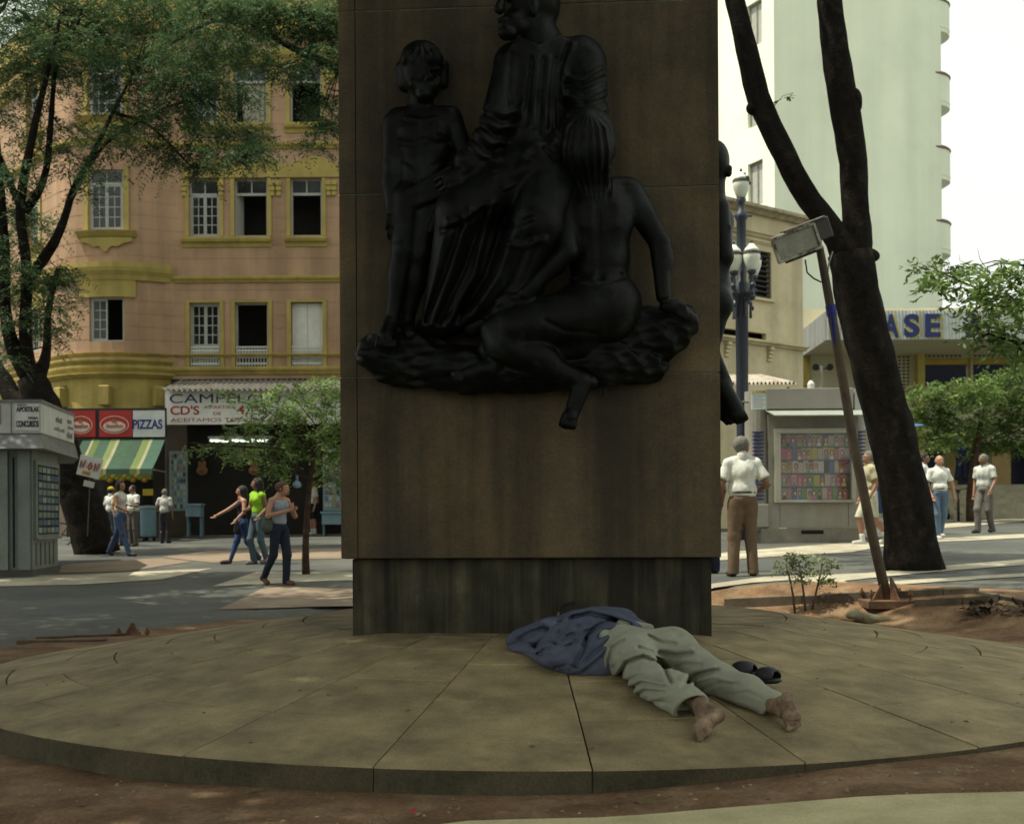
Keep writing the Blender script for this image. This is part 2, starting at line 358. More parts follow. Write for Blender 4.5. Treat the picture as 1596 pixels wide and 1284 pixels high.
# ================================================================== PLINTH of radial slabs
plinth = thing('stone_plinth', 'low round sloping stone platform with radial joints under the monument', 'platform', (PCX, PCY, CZ-PH))
NS = 27; DA = 2*math.pi/NS; A0 = R(-115.2)
mb = MB(); n = 116
prof = [(PR-.012, -.40), (PR-.012, -.014), (PTOP, PSL*(PR-PTOP)-.012), (1.0, PSL*(PR-PTOP)-.012)]
mb.lathe(prof, n); mb.build('core', M['joint'], plinth)
_sl = {}
def slab_mesh(r0, r1, rim):
    k = (r0, r1, rim)
    if k in _sl: return _sl[k]
    g = .0044; q = 5; V = []; F = []
    zt = lambda r_: PSL*(PR-max(r_, PTOP)); rows = []
    ch = .006
    rr = [r0+g, r0+g+ch, r1-(0 if rim else g)-ch, r1-(0 if rim else g)]; zz = [-.006, 0, 0, -.006]
    rr = [rr[0]]+rr+[rr[-1]]; zz = [-.06 if not rim else -.06]+zz+[-.30 if rim else -.06]
    for r_, dz in zip(rr, zz):
        for i in range(q+1):
            ga = g/max(r_, .3); a = -DA/2+ga+(DA-2*ga)*i/q
            V.append((r_*math.cos(a), r_*math.sin(a), zt(r_)+dz if not (rim and dz == -.30) else -.30))
    m_ = q+1
    for j in range(len(rr)-1):
        for i in range(q): F.append((j*m_+i, (j+1)*m_+i, (j+1)*m_+i+1, j*m_+i+1))
    for e in (0, q):
        f = tuple(j*m_+e for j in range(len(rr))); F.append(f if e == q else f[::-1])
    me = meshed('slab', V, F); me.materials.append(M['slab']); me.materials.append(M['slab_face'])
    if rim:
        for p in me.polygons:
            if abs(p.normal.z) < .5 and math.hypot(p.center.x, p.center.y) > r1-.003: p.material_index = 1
    _sl[k] = me; return me
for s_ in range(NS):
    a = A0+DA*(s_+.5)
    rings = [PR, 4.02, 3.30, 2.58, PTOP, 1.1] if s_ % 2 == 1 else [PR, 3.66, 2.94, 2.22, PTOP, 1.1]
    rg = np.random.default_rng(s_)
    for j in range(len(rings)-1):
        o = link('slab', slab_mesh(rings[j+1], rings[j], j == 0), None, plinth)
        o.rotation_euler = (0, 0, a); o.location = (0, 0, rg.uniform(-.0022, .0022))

def foldpx(X, Y, Z, lines, ws=1.):
    """crease field traced along lines of the photograph: positive lifts, negative sinks (metres)"""
    t_ = FPX/Y; a = X; b = Z-CZ; u = (a*cr-b*sr)*t_+HX; v = HY-(a*sr+b*cr)*t_; u, v = np.broadcast_arrays(u, v); u = u.astype(np.float32); v = v.astype(np.float32); f = np.zeros_like(u)
    for amp, wd, *pts in lines:
        d2 = np.full_like(u, 1e9)
        for (x0, y0), (x1, y1) in zip(pts[:-1], pts[1:]):
            dx, dy = x1-x0, y1-y0; tt = np.clip(((u-x0)*dx+(v-y0)*dy)/(dx*dx+dy*dy), 0, 1); d2 = np.minimum(d2, (u-x0-tt*dx)**2+(v-y0-tt*dy)**2)
        f += amp*np.exp(-d2/(wd*wd*ws*ws))
    return f
# ================================================================== MONUMENT
YAW = R(4.2); HDB, HWB = 1.60, 1.224; HD, HW = HDB+.10, HWB+.054
mon = thing('stone_monument', 'tall brown granite pillar with bronze figures, standing on the round platform', 'monument', (PCX-.012, PCY, CZ), -YAW)
zb0, zb1 = -.84, -.272
mb = MB()
mb.box((-HWB+.02, -HDB+.02, zb0), (HWB-.02, HDB-.02, zb1)); mb.box((-HW+.02, -HD+.02, zb1), (HW-.02, HD-.02, 7.15)); mb.build('core', M['joint'], mon)
g = .003
xs = [-HWB, HWB]
for i in range(1): bx((xs[i]+g, -HDB, zb0), (xs[i+1]-g, -HDB+.1, zb1-.004), .006).build('base_stone', M['granite_base'], mon)
for sx in (-1, 1):
    ys = [-HDB+.102, -.5, .6, HDB]
    for i in range(3): bx((min(sx*HWB, sx*(HWB-.1)), ys[i]+g, zb0), (max(sx*HWB, sx*(HWB-.1)), ys[i+1]-g, zb1-.004), .006).build('base_stone', M['granite_base'], mon)
zc = [-.272, .957, 2.198, 3.44, 4.68, 5.92, 7.16]
for j in range(6):
    z0, z1 = zc[j]+g, zc[j+1]-g
    o = bx((-HW+.118, -HD, z0), (HW, -HD+.08, z1), .005).build('facing_slab', M['granite'], mon)
    bx((-HW, -HD, z0), (-HW+.112, -HD+.08, z1), .005).build('corner_slab', M['granite'], mon)
    for sx in (-1, 1):
        bx((min(sx*HW, sx*(HW-.08)), -HD+.083, z0), (max(sx*HW, sx*(HW-.08)), -g, z1), .005).build('side_slab', M['granite'], mon)
        bx((min(sx*HW, sx*(HW-.08)), g, z0), (max(sx*HW, sx*(HW-.08)), HD-.083, z1), .005).build('side_slab', M['granite'], mon)
    bx((-HW, HD-.08, z0), (HW, HD, z1), .005).build('rear_slab', M['granite'], mon)
    if 0 < j < 5: bx((-HW+.01, -HD+.004, zc[j]-.0028), (HW-.01, -HD+.02, zc[j]+.0028)).build('mortar_joint', M['joint_pale'], mon)
# little roots of lime run below the middle joint
AX = np.array([math.cos(YAW), -math.sin(YAW), 0]); AN = np.array([-math.sin(YAW), -math.cos(YAW), 0])
O0 = np.array([PCX, PCY, 0])+AN*HD
def RP(px, py, d):
    q = ray(px, py); t = ((O0+AN*d)@AN)/(q@AN); return q*t+np.array([0, 0, CZ])
PXM = 8.36/FPX
def C(x1, y1, d1, r1, x2, y2, d2, r2, k=.02): return ('c', RP(x1, y1, d1), RP(x2, y2, d2), r1*PXM, r2*PXM, k)
def E_(x, y, d, rx, ry, rd, k=.03, ang=0):
    p = RP(x, y, d); a = R(ang); u = AX*math.cos(a)-np.array([0, 0, 1])*math.sin(a); wv = AX*math.sin(a)+np.array([0, 0, 1])*math.cos(a)
    return ('e', p, (rx*PXM, ry*PXM, rd*PXM), k, [list(u), list(wv), list(AN)])
def NEG(p): return ('-'+p[0],)+tuple(p[1:])
def wallcut(D, X, Y, Z, back=-.02):
    pl = -((X-O0[0])*AN[0]+(Y-O0[1])*AN[1])+back                # keep only what stands proud of the wall
    return np.maximum(D, pl)
def fing(n, x, y, dx, dy, sx, sy, d, L, r_, bend=.03):
    out = []
    for i in range(n):
        l = L*(1-.12*abs(i-1.3)); bx_, by = x+sx*i, y+sy*i
        out += [C(bx_, by, d, r_, bx_+dx*l*.55, by+dy*l*.55, d+bend*.4, r_*.92, .006), C(bx_+dx*l*.55, by+dy*l*.55, d+bend*.4, r_*.92, bx_+dx*l, by+dy*l, d-bend*.4, r_*.75, .006)]
    return out
relief = thing('bronze_relief', 'dark bronze relief of seated robed man, boy and kneeling woman on the pillar front', 'sculpture', (0, 0, 0))
boy = [E_(656, 113, .20, 30, 40, 34, .02), E_(657, 98, .19, 35, 33, 37, .015), C(633, 108, .17, 17, 632, 132, .17, 13), C(688, 105, .15, 13, 690, 130, .14, 10), C(640, 92, .29, 14, 678, 92, .29, 14, .015),
    C(664, 108, .325, 4, 669, 121, .345, 5, .01), E_(669, 123, .33, 6.5, 4, 6, .008), E_(666, 134, .325, 9, 3., 5, .008), E_(665, 140, .322, 8, 2.8, 5, .008), E_(662, 149, .29, 13, 9, 14, .015), E_(664, 138, .255, 22, 17, 22, .02),
    C(645, 107, .312, 3.2, 661, 108, .318, 3.2, .008), C(672, 108, .318, 3.2, 684, 107, .305, 3.2, .008), E_(646, 130, .30, 9, 10, 8, .015), E_(682, 128, .28, 6, 9, 8, .015), E_(640, 118, .26, 4, 8, 4, .006),
    C(657, 148, .18, 19, 656, 176, .16, 21, .03), C(622, 186, .16, 19, 700, 184, .16, 19, .03), E_(643, 205, .20, 25, 21, 17, .03), E_(680, 205, .20, 25, 21, 17, .03),
    E_(660, 225, .16, 44, 55, 28, .04), E_(656, 268, .17, 36, 40, 27, .03), E_(655, 300, .17, 38, 32, 27, .03), E_(650, 282, .28, 3, 3, 4, .004), E_(640, 207, .272, 3, 3, 2, .003), E_(684, 207, .272, 3, 3, 2, .003), C(633, 184, .255, 3.5, 655, 188, .26, 3, .01), C(684, 184, .25, 3.5, 662, 188, .26, 3, .01),
    C(614, 194, .16, 18, 611, 262, .19, 14, .025), C(611, 262, .19, 14, 611, 325, .21, 10, .02), E_(608, 285, .20, 13, 22, 12, .02), E_(612, 343, .22, 10, 15, 8, .01), C(606, 338, .24, 4, 602, 355, .25, 3.5, .006),
    C(704, 188, .15, 18, 726, 245, .16, 14, .025), C(726, 245, .16, 14, 697, 285, .24, 11, .02),
    C(636, 312, .18, 27, 630, 392, .21, 19, .03), E_(628, 388, .25, 14, 15, 12, .02), C(630, 392, .21, 18, 611, 500, .18, 10.5, .03), E_(621, 430, .18, 17, 34, 18, .03), C(612, 498, .18, 11, 602, 525, .27, 13, .02), C(607, 510, .12, 12, 607, 505, .2, 11, .02),
    C(672, 318, .16, 27, 656, 396, .18, 18, .03), C(656, 396, .18, 17, 634, 505, .10, 11, .03), E_(650, 432, .15, 16, 30, 17, .03), C(634, 505, .10, 11, 640, 522, .20, 11, .02)]
boy += fing(4, 605, 352, .05, 1, 4.6, 1, .225, 24, 3.6) + fing(5, 591, 528, -.25, 1, 6, 1.2, .30, 15, 4.2, .02)
for i in range(6): boy.append(C(632+i*3, 300+i*4, .27, 5, 702+i*1, 262+i*7, .30, 4.5, .006))
boy += [C(640, 322, .25, 8, 690, 300, .27, 8, .02), C(648, 300, .24, 14, 690, 290, .25, 14, .02), C(700, 285, .26, 8, 672, 360, .26, 7, .012), C(706, 300, .24, 8, 688, 380, .24, 6, .012)]
priest = [E_(822, 2, .27, 38, 46, 38, .03, 12), E_(800, 40, .34, 22, 20, 22, .03), C(784, -4, .41, 6, 777, 15, .45, 7, .012), E_(779, 17, .43, 7, 6, 8, .008), E_(784, 32, .42, 9, 4.5, 6, .008), E_(787, 40, .41, 9, 5, 6, .008), E_(790, 52, .39, 14, 11, 13, .015),
    NEG(E_(792, -2, .43, 8, 5, 8, .008)), E_(793, -1, .39, 6, 4, 6, .004), E_(832, 12, .40, 6, 13, 6, .01), E_(832, -26, .25, 44, 34, 42, .02), E_(846, 5, .24, 28, 40, 36, .02), C(808, 25, .34, 15, 800, 40, .36, 12, .02),
    C(836, 45, .24, 30, 846, 78, .20, 36, .03), C(806, 62, .34, 6, 838, 78, .36, 6, .008), C(838, 78, .36, 6, 872, 60, .30, 6, .008), C(806, 70, .33, 7, 838, 86, .35, 7, .008), C(838, 86, .35, 7, 876, 68, .28, 7, .008),
    C(800, 98, .22, 30, 905, 92, .20, 34, .04), E_(848, 140, .20, 66, 75, 42, .05), E_(838, 215, .22, 58, 60, 46, .05),
    C(798, 102, .24, 27, 774, 190, .31, 25, .03), C(774, 190, .31, 25, 735, 258, .38, 19, .03), C(728, 252, .38, 20, 748, 268, .36, 17, .012), C(736, 258, .39, 13, 712, 274, .41, 11, .012), E_(704, 279, .41, 21, 14, 12, .012),
    C(914, 100, .22, 32, 918, 185, .33, 29, .03), C(918, 185, .33, 29, 845, 250, .43, 19, .03), C(838, 240, .44, 20, 862, 262, .42, 17, .012), C(845, 252, .45, 13, 812, 268, .46, 11, .012), E_(800, 272, .46, 19, 12, 9, .012),
    C(840, 262, .22, 56, 718, 332, .38, 36, .04), C(860, 270, .24, 54, 838, 350, .45, 40, .04), E_(780, 300, .32, 60, 34, 38, .03),
    C(718, 332, .38, 38, 694, 490, .20, 34, .04), C(838, 350, .45, 40, 790, 470, .24, 50, .04), E_(765, 410, .20, 78, 100, 42, .05), C(662, 512, .16, 14, 700, 505, .30, 13, .02), C(700, 505, .30, 13, 755, 480, .28, 16, .02), E_(690, 510, .18, 36, 17, 34, .02)]
PRL = [(.030, 6, (768, 318), (738, 430), (694, 510)), (-.030, 5, (752, 330), (722, 420), (684, 500)), (.024, 6, (732, 330), (704, 420), (672, 505)), (-.026, 5, (718, 345), (694, 420), (664, 500)), (.024, 6, (698, 345), (678, 430), (660, 500)), (-.03, 6, (790, 330), (758, 430), (712, 500)), (.026, 7, (806, 350), (778, 430), (735, 492)), (-.024, 6, (826, 370), (800, 440), (760, 490)), (.022, 7, (850, 380), (822, 445), (785, 490)), (-.02, 5, (690, 360), (720, 350), (755, 326)), (.018, 5, (700, 352), (730, 340), (760, 318)), (-.018, 5, (830, 340), (800, 352), (770, 350)), (.016, 5, (850, 372), (815, 385), (790, 380)),
    (.012, 4, (822, 92), (816, 150), (812, 190)), (-.014, 4, (830, 92), (824, 150), (820, 195)), (.012, 4, (838, 92), (833, 150), (830, 200)), (-.014, 4, (847, 92), (842, 150), (840, 205)), (.012, 4, (856, 90), (851, 150), (850, 205)), (-.016, 4, (866, 92), (860, 150), (858, 200)), (-.02, 4, (884, 72), (872, 110), (868, 165), (870, 200)), (.014, 4, (893, 70), (880, 110), (877, 160)), (-.016, 4, (797, 80), (792, 130), (796, 165)),
    (.018, 4, (758, 166), (786, 178), (812, 170)), (-.018, 4, (755, 176), (782, 190), (808, 182)), (.018, 4, (752, 186), (778, 201), (806, 195)), (-.018, 4, (748, 196), (772, 212), (800, 206)), (.017, 4, (743, 206), (766, 224), (793, 222)), (-.017, 4, (738, 218), (758, 234), (784, 236)), (.016, 4, (732, 228), (752, 244), (776, 248)),
    (.018, 4, (884, 118), (908, 124), (936, 106)), (-.018, 4, (880, 132), (908, 138), (940, 122)), (.018, 4, (880, 148), (910, 154), (942, 138)), (-.018, 4, (878, 162), (908, 168), (944, 155)), (.017, 4, (880, 176), (908, 184), (944, 170)), (-.016, 4, (872, 205), (896, 214), (926, 205)), (.016, 4, (864, 222), (884, 234), (908, 230)), (-.016, 4, (850, 232), (866, 250), (884, 252))]
priest += fing(4, 697, 270, -.85, .55, 5, 7, .425, 26, 4.2, .06) + [C(706, 268, .43, 5, 722, 292, .44, 4, .008)]
priest += fing(4, 788, 268, -.9, .42, 4.5, 6.5, .47, 33, 4., .05) + [C(798, 264, .47, 4.5, 772, 266, .48, 3.6, .008)]
book = [E_(752, 296, .43, 40, 20, 12, .006, -12), NEG(E_(752, 284, .50, 34, 12, 8, .004, -12))]
woman = [E_(918, 211, .46, 39, 41, 42, .01), E_(917, 232, .46, 42, 44, 42, .012), C(921, 258, .43, 30, 926, 284, .39, 22, .02), C(914, 268, .45, 14, 922, 292, .43, 8, .01), C(936, 268, .44, 14, 942, 296, .41, 8, .01), C(938, 285, .39, 10, 943, 305, .38, 6, .015), C(884, 205, .46, 8, 880, 240, .44, 8, .01),
    C(884, 298, .32, 21, 977, 297, .28, 21, .03), E_(929, 342, .32, 58, 63, 37, .04), E_(902, 322, .36, 22, 28, 14, .03), E_(965, 322, .34, 22, 28, 14, .03), E_(934, 400, .28, 47, 62, 38, .04), E_(936, 470, .28, 62, 50, 48, .05),
    C(874, 302, .34, 23, 884, 392, .45, 17, .03), C(884, 392, .45, 17, 818, 458, .46, 11, .02), E_(863, 415, .44, 18, 15, 14, .02), E_(803, 464, .45, 17, 9, 9, .01),
    C(984, 306, .28, 23, 1028, 378, .26, 16, .03), C(1028, 378, .26, 16, 1034, 462, .29, 11.5, .02), E_(1034, 405, .27, 16, 26, 14, .02), E_(1046, 478, .30, 18, 11, 11, .012),
    C(945, 485, .28, 50, 800, 512, .40, 35, .05), E_(775, 518, .40, 27, 27, 25, .03), C(782, 536, .42, 27, 905, 594, .36, 14, .03), E_(835, 553, .40, 40, 24, 24, .03, 25), C(908, 594, .36, 15, 893, 640, .38, 12, .02), E_(888, 650, .40, 13, 12, 13, .012), E_(920, 596, .33, 12, 12, 12, .015),
    C(900, 530, .20, 46, 770, 548, .26, 27, .04), C(772, 562, .36, 15, 762, 575, .37, 14, .02), C(762, 574, .37, 14, 715, 586, .40, 8.5, .02), C(775, 560, .34, 14, 778, 582, .33, 12, .02), C(800, 478, .26, 17, 735, 512, .24, 15, .02)]
woman += fing(4, 792, 458, -.85, .55, 3, 5, .46, 26, 3.6, .04) + fing(4, 1054, 472, .85, .5, 0, 5, .31, 32, 4.2, .05) + fing(5, 877, 652, -.35, .9, 5, 2, .43, 13, 4, .02) + fing(5, 716, 580, -1, .15, 1, 3, .42, 13, 3.4, .02)
woman.append(NEG(C(930, 320, .50, 4, 935, 430, .46, 5, .03)))
for i in range(9): woman.append(C(905+i*6, 262, .50, 2.6, 914+i*5, 290+(i % 3)*9, .44, 1.8, .006))
for i in range(6):
    x = 880+i*15; woman.append(C(x, 427+10*math.sin(i/7*3)*(-1)+12-i*1.6, .36+.05*math.sin(i/7*3.14), 2.2, x+16, 427+10*math.sin((i+1)/7*3)*(-1)+12-(i+1)*1.6, .36+.05*math.sin((i+1)/7*3.14), 2.2, .004))
rock = [E_(640, 555, .10, 84, 40, 36, .05), E_(585, 548, .12, 28, 26, 26, .03), E_(720, 572, .14, 90, 34, 46, .05), E_(800, 582, .16, 110, 30, 50, .05), E_(900, 562, .14, 130, 44, 46, .05), E_(1000, 522, .12, 74, 42, 40, .05), E_(1055, 505, .12, 33, 30, 32, .03), E_(960, 575, .10, 80, 24, 36, .04), C(600, 585, .1, 14, 760, 604, .14, 14, .03)]
def post_fig(amp, seed, fr=(14., 31.)):
    return lambda D, X, Y, Z: wallcut(D+wavy(X, Y, Z, fr, seed, amp), X, Y, Z)
def post_rock(D, X, Y, Z):
    n_ = wavy(X, Y, Z, (17., 38., 80.), 5, .016); n2 = np.abs(wavy(X, Y, Z*1.7, (26., 55.), 8, .022))
    return wallcut(D+n_+n2-.01, X, Y, Z)
def sculpt(name, prims, h, post, parent, m=None):
    V, F = sdf(prims, h, post); o = link(name, meshed(name, V, F, True), m or M['bronze'], parent); return o
BHL = [(.006*(1 if i % 2 else -1), 2.4, (656+(i-5)*2, 70), (656+(i-5)*6.4, 84), (656+(i-5)*7, 98)) for i in range(11)]+[(-.010, 5, (660, 195), (659, 235), (655, 275)), (-.009, 5, (625, 222), (645, 226), (657, 220)), (-.009, 5, (663, 220), (680, 226), (698, 220)), (-.006, 4, (630, 250), (650, 262)), (-.006, 4, (690, 250), (668, 262))]
sculpt('standing_boy', boy, .0085, lambda D, X, Y, Z: wallcut(D-foldpx(X, Y, Z, BHL)+wavy(X, Y, Z, (30., 60.), 1, .0012), X, Y, Z), relief)
sculpt('seated_man', priest, .0095, lambda D, X, Y, Z: wallcut(D-foldpx(X, Y, Z, PRL)+wavy(X, Y, Z, (16., 34., 60.), 2, .003), X, Y, Z), relief)
sculpt('book', book, .009, None, relief)
WHL = [(.008*(1 if i % 2 else -1), 2.6, (918+(i-6)*1.2, 176), (918+(i-6)*5.2, 200), (918+(i-6)*6.3, 235), (920+(i-6)*5.6, 268), (926+(i-6)*3.2, 310)) for i in range(13)]+[(-.016, 5, (931, 318), (934, 370), (936, 432)), (.010, 9, (905, 320), (908, 350)), (.010, 9, (962, 320), (960, 350)), (-.010, 4, (880, 440), (925, 447), (972, 432)), (-.012, 4, (850, 500), (880, 515), (930, 520))]
sculpt('kneeling_woman', woman, .0085, lambda D, X, Y, Z: wallcut(D-foldpx(X, Y, Z, WHL)+wavy(X, Y, Z, (20., 45.), 3, .0015), X, Y, Z), relief)
for i, (px, py, ln) in enumerate(((931, 589, 14), (935, 589, 24), (940, 588, 18), (944, 588, 30), (949, 588, 16), (953, 588, 9), (1098, 582, 9), (1107, 582, 14), (1112, 582, 8))):
    a, b, c, d = RP(px, py, .004), RP(px+1.6, py, .004), RP(px+1.0, py+ln, .004), RP(px+.4, py+ln, .004)
    o = link('lime_run', meshed('lime_run', [a, d, c, b], [(0, 1, 2, 3)]), M['joint_pale'], mon); o.matrix_parent_inverse = Matrix.Translation(mon.location).inverted() if False else (Matrix.Translation(mon.location) @ Matrix.Rotation(-YAW, 4, 'Z')).inverted()
sculpt('rock_ledge', rock, .011, post_rock, relief)
# the figure on the right-hand face: only its outline shows past the corner
srel = thing('bronze_relief', 'dark bronze figure jutting from the right side of the pillar with its bare feet hanging', 'sculpture', (0, 0, 0))
side = [E_(1114, 254, -.55, 25, 34, 34, .02), E_(1110, 245, -.55, 26, 28, 34, .02), C(1137, 262, -.5, 5, 1136, 272, -.5, 5, .01), C(1112, 280, -.55, 20, 1108, 310, -.55, 24, .03),
    C(1108, 312, -.62, 24, 1116, 345, -.62, 30, .04), E_(1106, 375, -.6, 38, 72, 52, .05), C(1118, 325, -.42, 20, 1126, 400, -.40, 17, .03), C(1126, 400, -.40, 17, 1112, 450, -.42, 14, .03), E_(1104, 440, -.55, 34, 44, 60, .04),
    C(1108, 450, -.5, 34, 1118, 475, -.38, 26, .04), C(1115, 470, -.38, 27, 1106, 545, -.40, 15, .03), C(1112, 475, -.62, 25, 1100, 550, -.6, 15, .03),
    C(1106, 545, -.4, 14, 1130, 600, -.42, 13, .03), C(1124, 603, -.40, 16, 1146, 640, -.36, 15, .02), E_(1147, 646, -.36, 16, 13, 15, .012), C(1100, 550, -.6, 14, 1112, 598, -.6, 13, .03), C(1110, 600, -.58, 15, 1132, 642, -.55, 15, .02), E_(1133, 648, -.55, 14, 12, 14, .012)]
side += fing(4, 1143, 650, .5, .8, 5.2, -2.2, -.34, 14, 4.6, .02) + fing(4, 1128, 652, .5, .8, 5, -1.8, -.52, 12, 4.4, .02)
for i in range(5): side.append(C(1120+i*4, 330+i*6, -.45+.02*i, 4, 1128-i*2, 440, -.44, 4, .012))
XO = np.array([PCX, PCY, 0])+AX*HW
sculpt('seated_figure', side, .011, lambda D, X, Y, Z: np.maximum(D+wavy(X, Y, Z, (20., 45.), 12, .002), -((X-XO[0])*AX[0]+(Y-XO[1])*AX[1])-.02), srel)

# ================================================================== THE SLEEPER on the plinth
def on_stone(px, py):                                                # point of the platform's surface seen at a pixel
    q = ray(px, py); t = np.linspace(3.5, 9.5, 3001); f = t*q[2]+CZ-SZ(t*q[0], t); i = int(np.argmax(f < 0)); return q*t[i]
def K(x, y, dz):                                                     # (x, y) in the first survey of the platform, dz above its face
    z = -1.35+.095*(4.894-math.hypot(x-.292, y-10.824)); ro = R(.45); u = (x*math.cos(ro)-z*math.sin(ro))/y*FPX; v = (x*math.sin(ro)+z*math.cos(ro))/y*FPX
    p = on_stone(HX+u, 750-v); return np.array([p[0], p[1], float(SZ(p[0], p[1]))+dz*p[1]/y])
def W(px, py, Y):
    q = ray(px, 1120); a = on_stone(px, 1120)[1]; ro = R(.45); uu, vv = px-HX, 750-1120; qo = (uu*math.cos(ro)+vv*math.sin(ro), -uu*math.sin(ro)+vv*math.cos(ro))
    t = np.linspace(4, 9.5, 2751); f = t*qo[1]/FPX+1.35-.095*(4.894-np.hypot(t*qo[0]/FPX-.292, t-10.824)); b = t[int(np.argmax(f < 0))]
    return P(px, py, Y*a/b)
man = thing('person', 'barefoot man lying face down on the platform in blue shirt and pale trousers', 'person', (0, 0, 0))
def cutstone(off=0.): return lambda D, X, Y, Z: np.maximum(D, SZ(X, Y)+off-Z)
pel = K(.83, 7.80, .12)
hipN, hipF = K(.73, 7.70, .11), K(.98, 7.82, .115)
kneeN, ankN = K(.80, 7.22, .085), W(1092, 1098, 6.72)
kneeF, ankF = K(1.18, 7.33, .068), W(1206, 1100, 6.83)
heelN, ballN, toeN = W(1121, 1113, 6.53), W(1094, 1137, 6.435), W(1084, 1146, 6.41)
heelF, ballF, toeF = W(1229, 1088, 6.67), W(1235, 1122, 6.60), W(1238, 1137, 6.58)
shN, shF = K(.36, 8.22, .15), K(.66, 8.36, .15); chest = K(.55, 8.24, .15); head = K(.40, 8.70, .135)
elbN, wriN = K(.07, 8.43, .05), K(.24, 8.66, .045); elbF, wriF = K(.86, 8.62, .06), K(.60, 8.84, .06)
body = [('c', hipN, kneeN, .065, .045, .02), ('c', kneeN, ankN, .042, .034, .02), ('c', hipF, kneeF, .065, .045, .02), ('c', kneeF, ankF, .042, .034, .02),
    ('c', hipN, hipF, .065, .065, .03), ('c', pel, chest+np.array([0, 0, -.03]), .075, .075, .04), ('c', shN+np.array([0, 0, -.05]), shF+np.array([0, 0, -.05]), .05, .05, .04), ('c', shN+np.array([0, 0, -.05]), elbN+np.array([.03, 0, -.025]), .030, .020, .02), ('c', elbN+np.array([.03, 0, -.025]), wriN+np.array([.02, -.02, -.02]), .020, .018, .02),
    ('c', shF+np.array([0, 0, -.05]), elbF, .034, .03, .02), ('c', elbF, wriF, .03, .024, .02), ('c', chest+np.array([0, 0, -.03]), head, .05, .055, .03), ('e', head, (.078, .1, .1), .02), ('e', wriN+np.array([.03, .05, -.01]), (.04, .045, .018), .01), ('e', wriF+np.array([-.05, .02, -.01]), (.05, .045, .02), .01),
    ('e', head+np.array([-.075, -.005, .03]), (.022, .02, .028), .012), ('c', head+np.array([-.02, .09, -.02]), head+np.array([-.02, .12, -.045]), .012, .013, .01)]
def foot(ank, heel, ball, toe, side, out):
    ax_ = (toe-heel)/np.linalg.norm(toe-heel); out = np.array(out); out -= ax_*(out@ax_); out /= np.linalg.norm(out)   # sole normal
    sd = np.cross(ax_, out)*side; RT = [list(ax_), list(sd), list(out)]                       # sd: towards the big toe
    h_ = heel-out*.006; B = [('c', ank, h_-out*.012, .035, .033, .025), ('e', h_+ax_*.004, (.043, .037, .034), .015, RT), ('c', h_+ax_*.03-sd*.006, ball-ax_*.03-sd*.008, .031, .034, .02), ('e', ball-out*.004-ax_*.014, (.045, .047, .027), .018, RT),
         ('c', ank, ball-out*.026-ax_*.02, .034, .026, .03), ('c', h_+ax_*.05-out*.02, ball-out*.016, .032, .034, .02), ('e', ball+sd*.022+out*.008-ax_*.012, (.026, .022, .018), .016, RT), ('e', ball-sd*.018+out*.006-ax_*.022, (.03, .022, .018), .016, RT)]
    for s_, r_, l in ((.030, .0150, .047), (.0085, .0115, .043), (-.0085, .0108, .038), (-.0235, .0102, .031), (-.0365, .0100, .022)):
        b = ball+sd*s_*.95+ax_*.008-out*.002; e = ball+sd*s_+ax_*l-out*.001
        B += [('c', b, e-ax_*.008, r_*.82, r_*.78, .005), ('e', e, (r_*1.05, r_*.98, r_*1.0), .003, RT)]
    for t in (.36, .46, .58): c0 = heel*(1-t)+ball*t+out*.029; B.append(('-c', c0-sd*.024, c0+sd*.016+ax_*.006, .0032, .0028, .005))
    c0 = ball+out*.021+ax_*.022; B.append(('-c', c0-sd*.034-ax_*.012, c0+sd*.036, .0045, .0045, .005))
    return B
V, F = sdf(body, .011, cutstone()); parts = [(V, F)]
skin_sleep = mat('skin_sole', (.125, .075, .046), .6, .25, 16., (.27, .19, .115), (.42, .62), 9., .35, 70., spec=.4)
o = link('body', meshed('body', V, F, True), skin_sleep, man)
V, F = sdf([('c', kneeN*.4+ankN*.6, ankN, .036, .032, .02)]+foot(ankN, heelN, ballN, toeN, -1, (.34, -.84, .29)), .0036, cutstone()); o = link('foot', meshed('foot', V, F, True), skin_sleep, man)
V, F = sdf([('c', kneeF*.4+ankF*.6, ankF, .036, .032, .02)]+foot(ankF, heelF, ballF, toeF, 1, (.22, -.95, .16)), .0036, cutstone()); o = link('foot', meshed('foot', V, F, True), skin_sleep, man)
V, F = sdf([('e', head+np.array([0, .0, .012]), (.088, .108, .104), .02)], .01, lambda D, X, Y, Z: np.maximum(D+wavy(X, Y, Z, (70., 140.), 4, .005), -(Z-head[2]+.05)+0*(X+Y))); link('hair', meshed('hair', V, F, True), HAIR, man)
# trousers
hemN = W(1074, 1099, 6.80); hemF = W(1205, 1103, 6.90)
midN, midF = K(.87, 7.02, .085), K(1.30, 7.10, .062)
wst = K(.68, 7.90, .13)
axN_ = (hemN-kneeN)/np.linalg.norm(hemN-kneeN); axF_ = (hemF-kneeF)/np.linalg.norm(hemF-kneeF)
tr = [('c', hipN+[0, 0, -.005], kneeN, .128, .098, .05), ('c', kneeN, midN, .102, .098, .05), ('c', midN, hemN, .098, .088, .04), ('c', hemN, hemN+axN_*.08, .086, .084, .04), ('c', hipF, kneeF, .128, .096, .05), ('c', kneeF, midF, .092, .085, .05), ('c', midF, hemF, .085, .080, .04), ('c', hemF, hemF+axF_*.08, .080, .078, .04),
    ('e', hipN+np.array([.0, -.01, .02]), (.135, .15, .12), .05), ('e', hipF+np.array([-.01, -.01, .025]), (.14, .16, .125), .05), ('c', pel+[-.02, .03, .0], wst, .125, .13, .06), ('c', K(.60, 7.80, .06), K(.80, 7.99, .09), .085, .10, .06)]
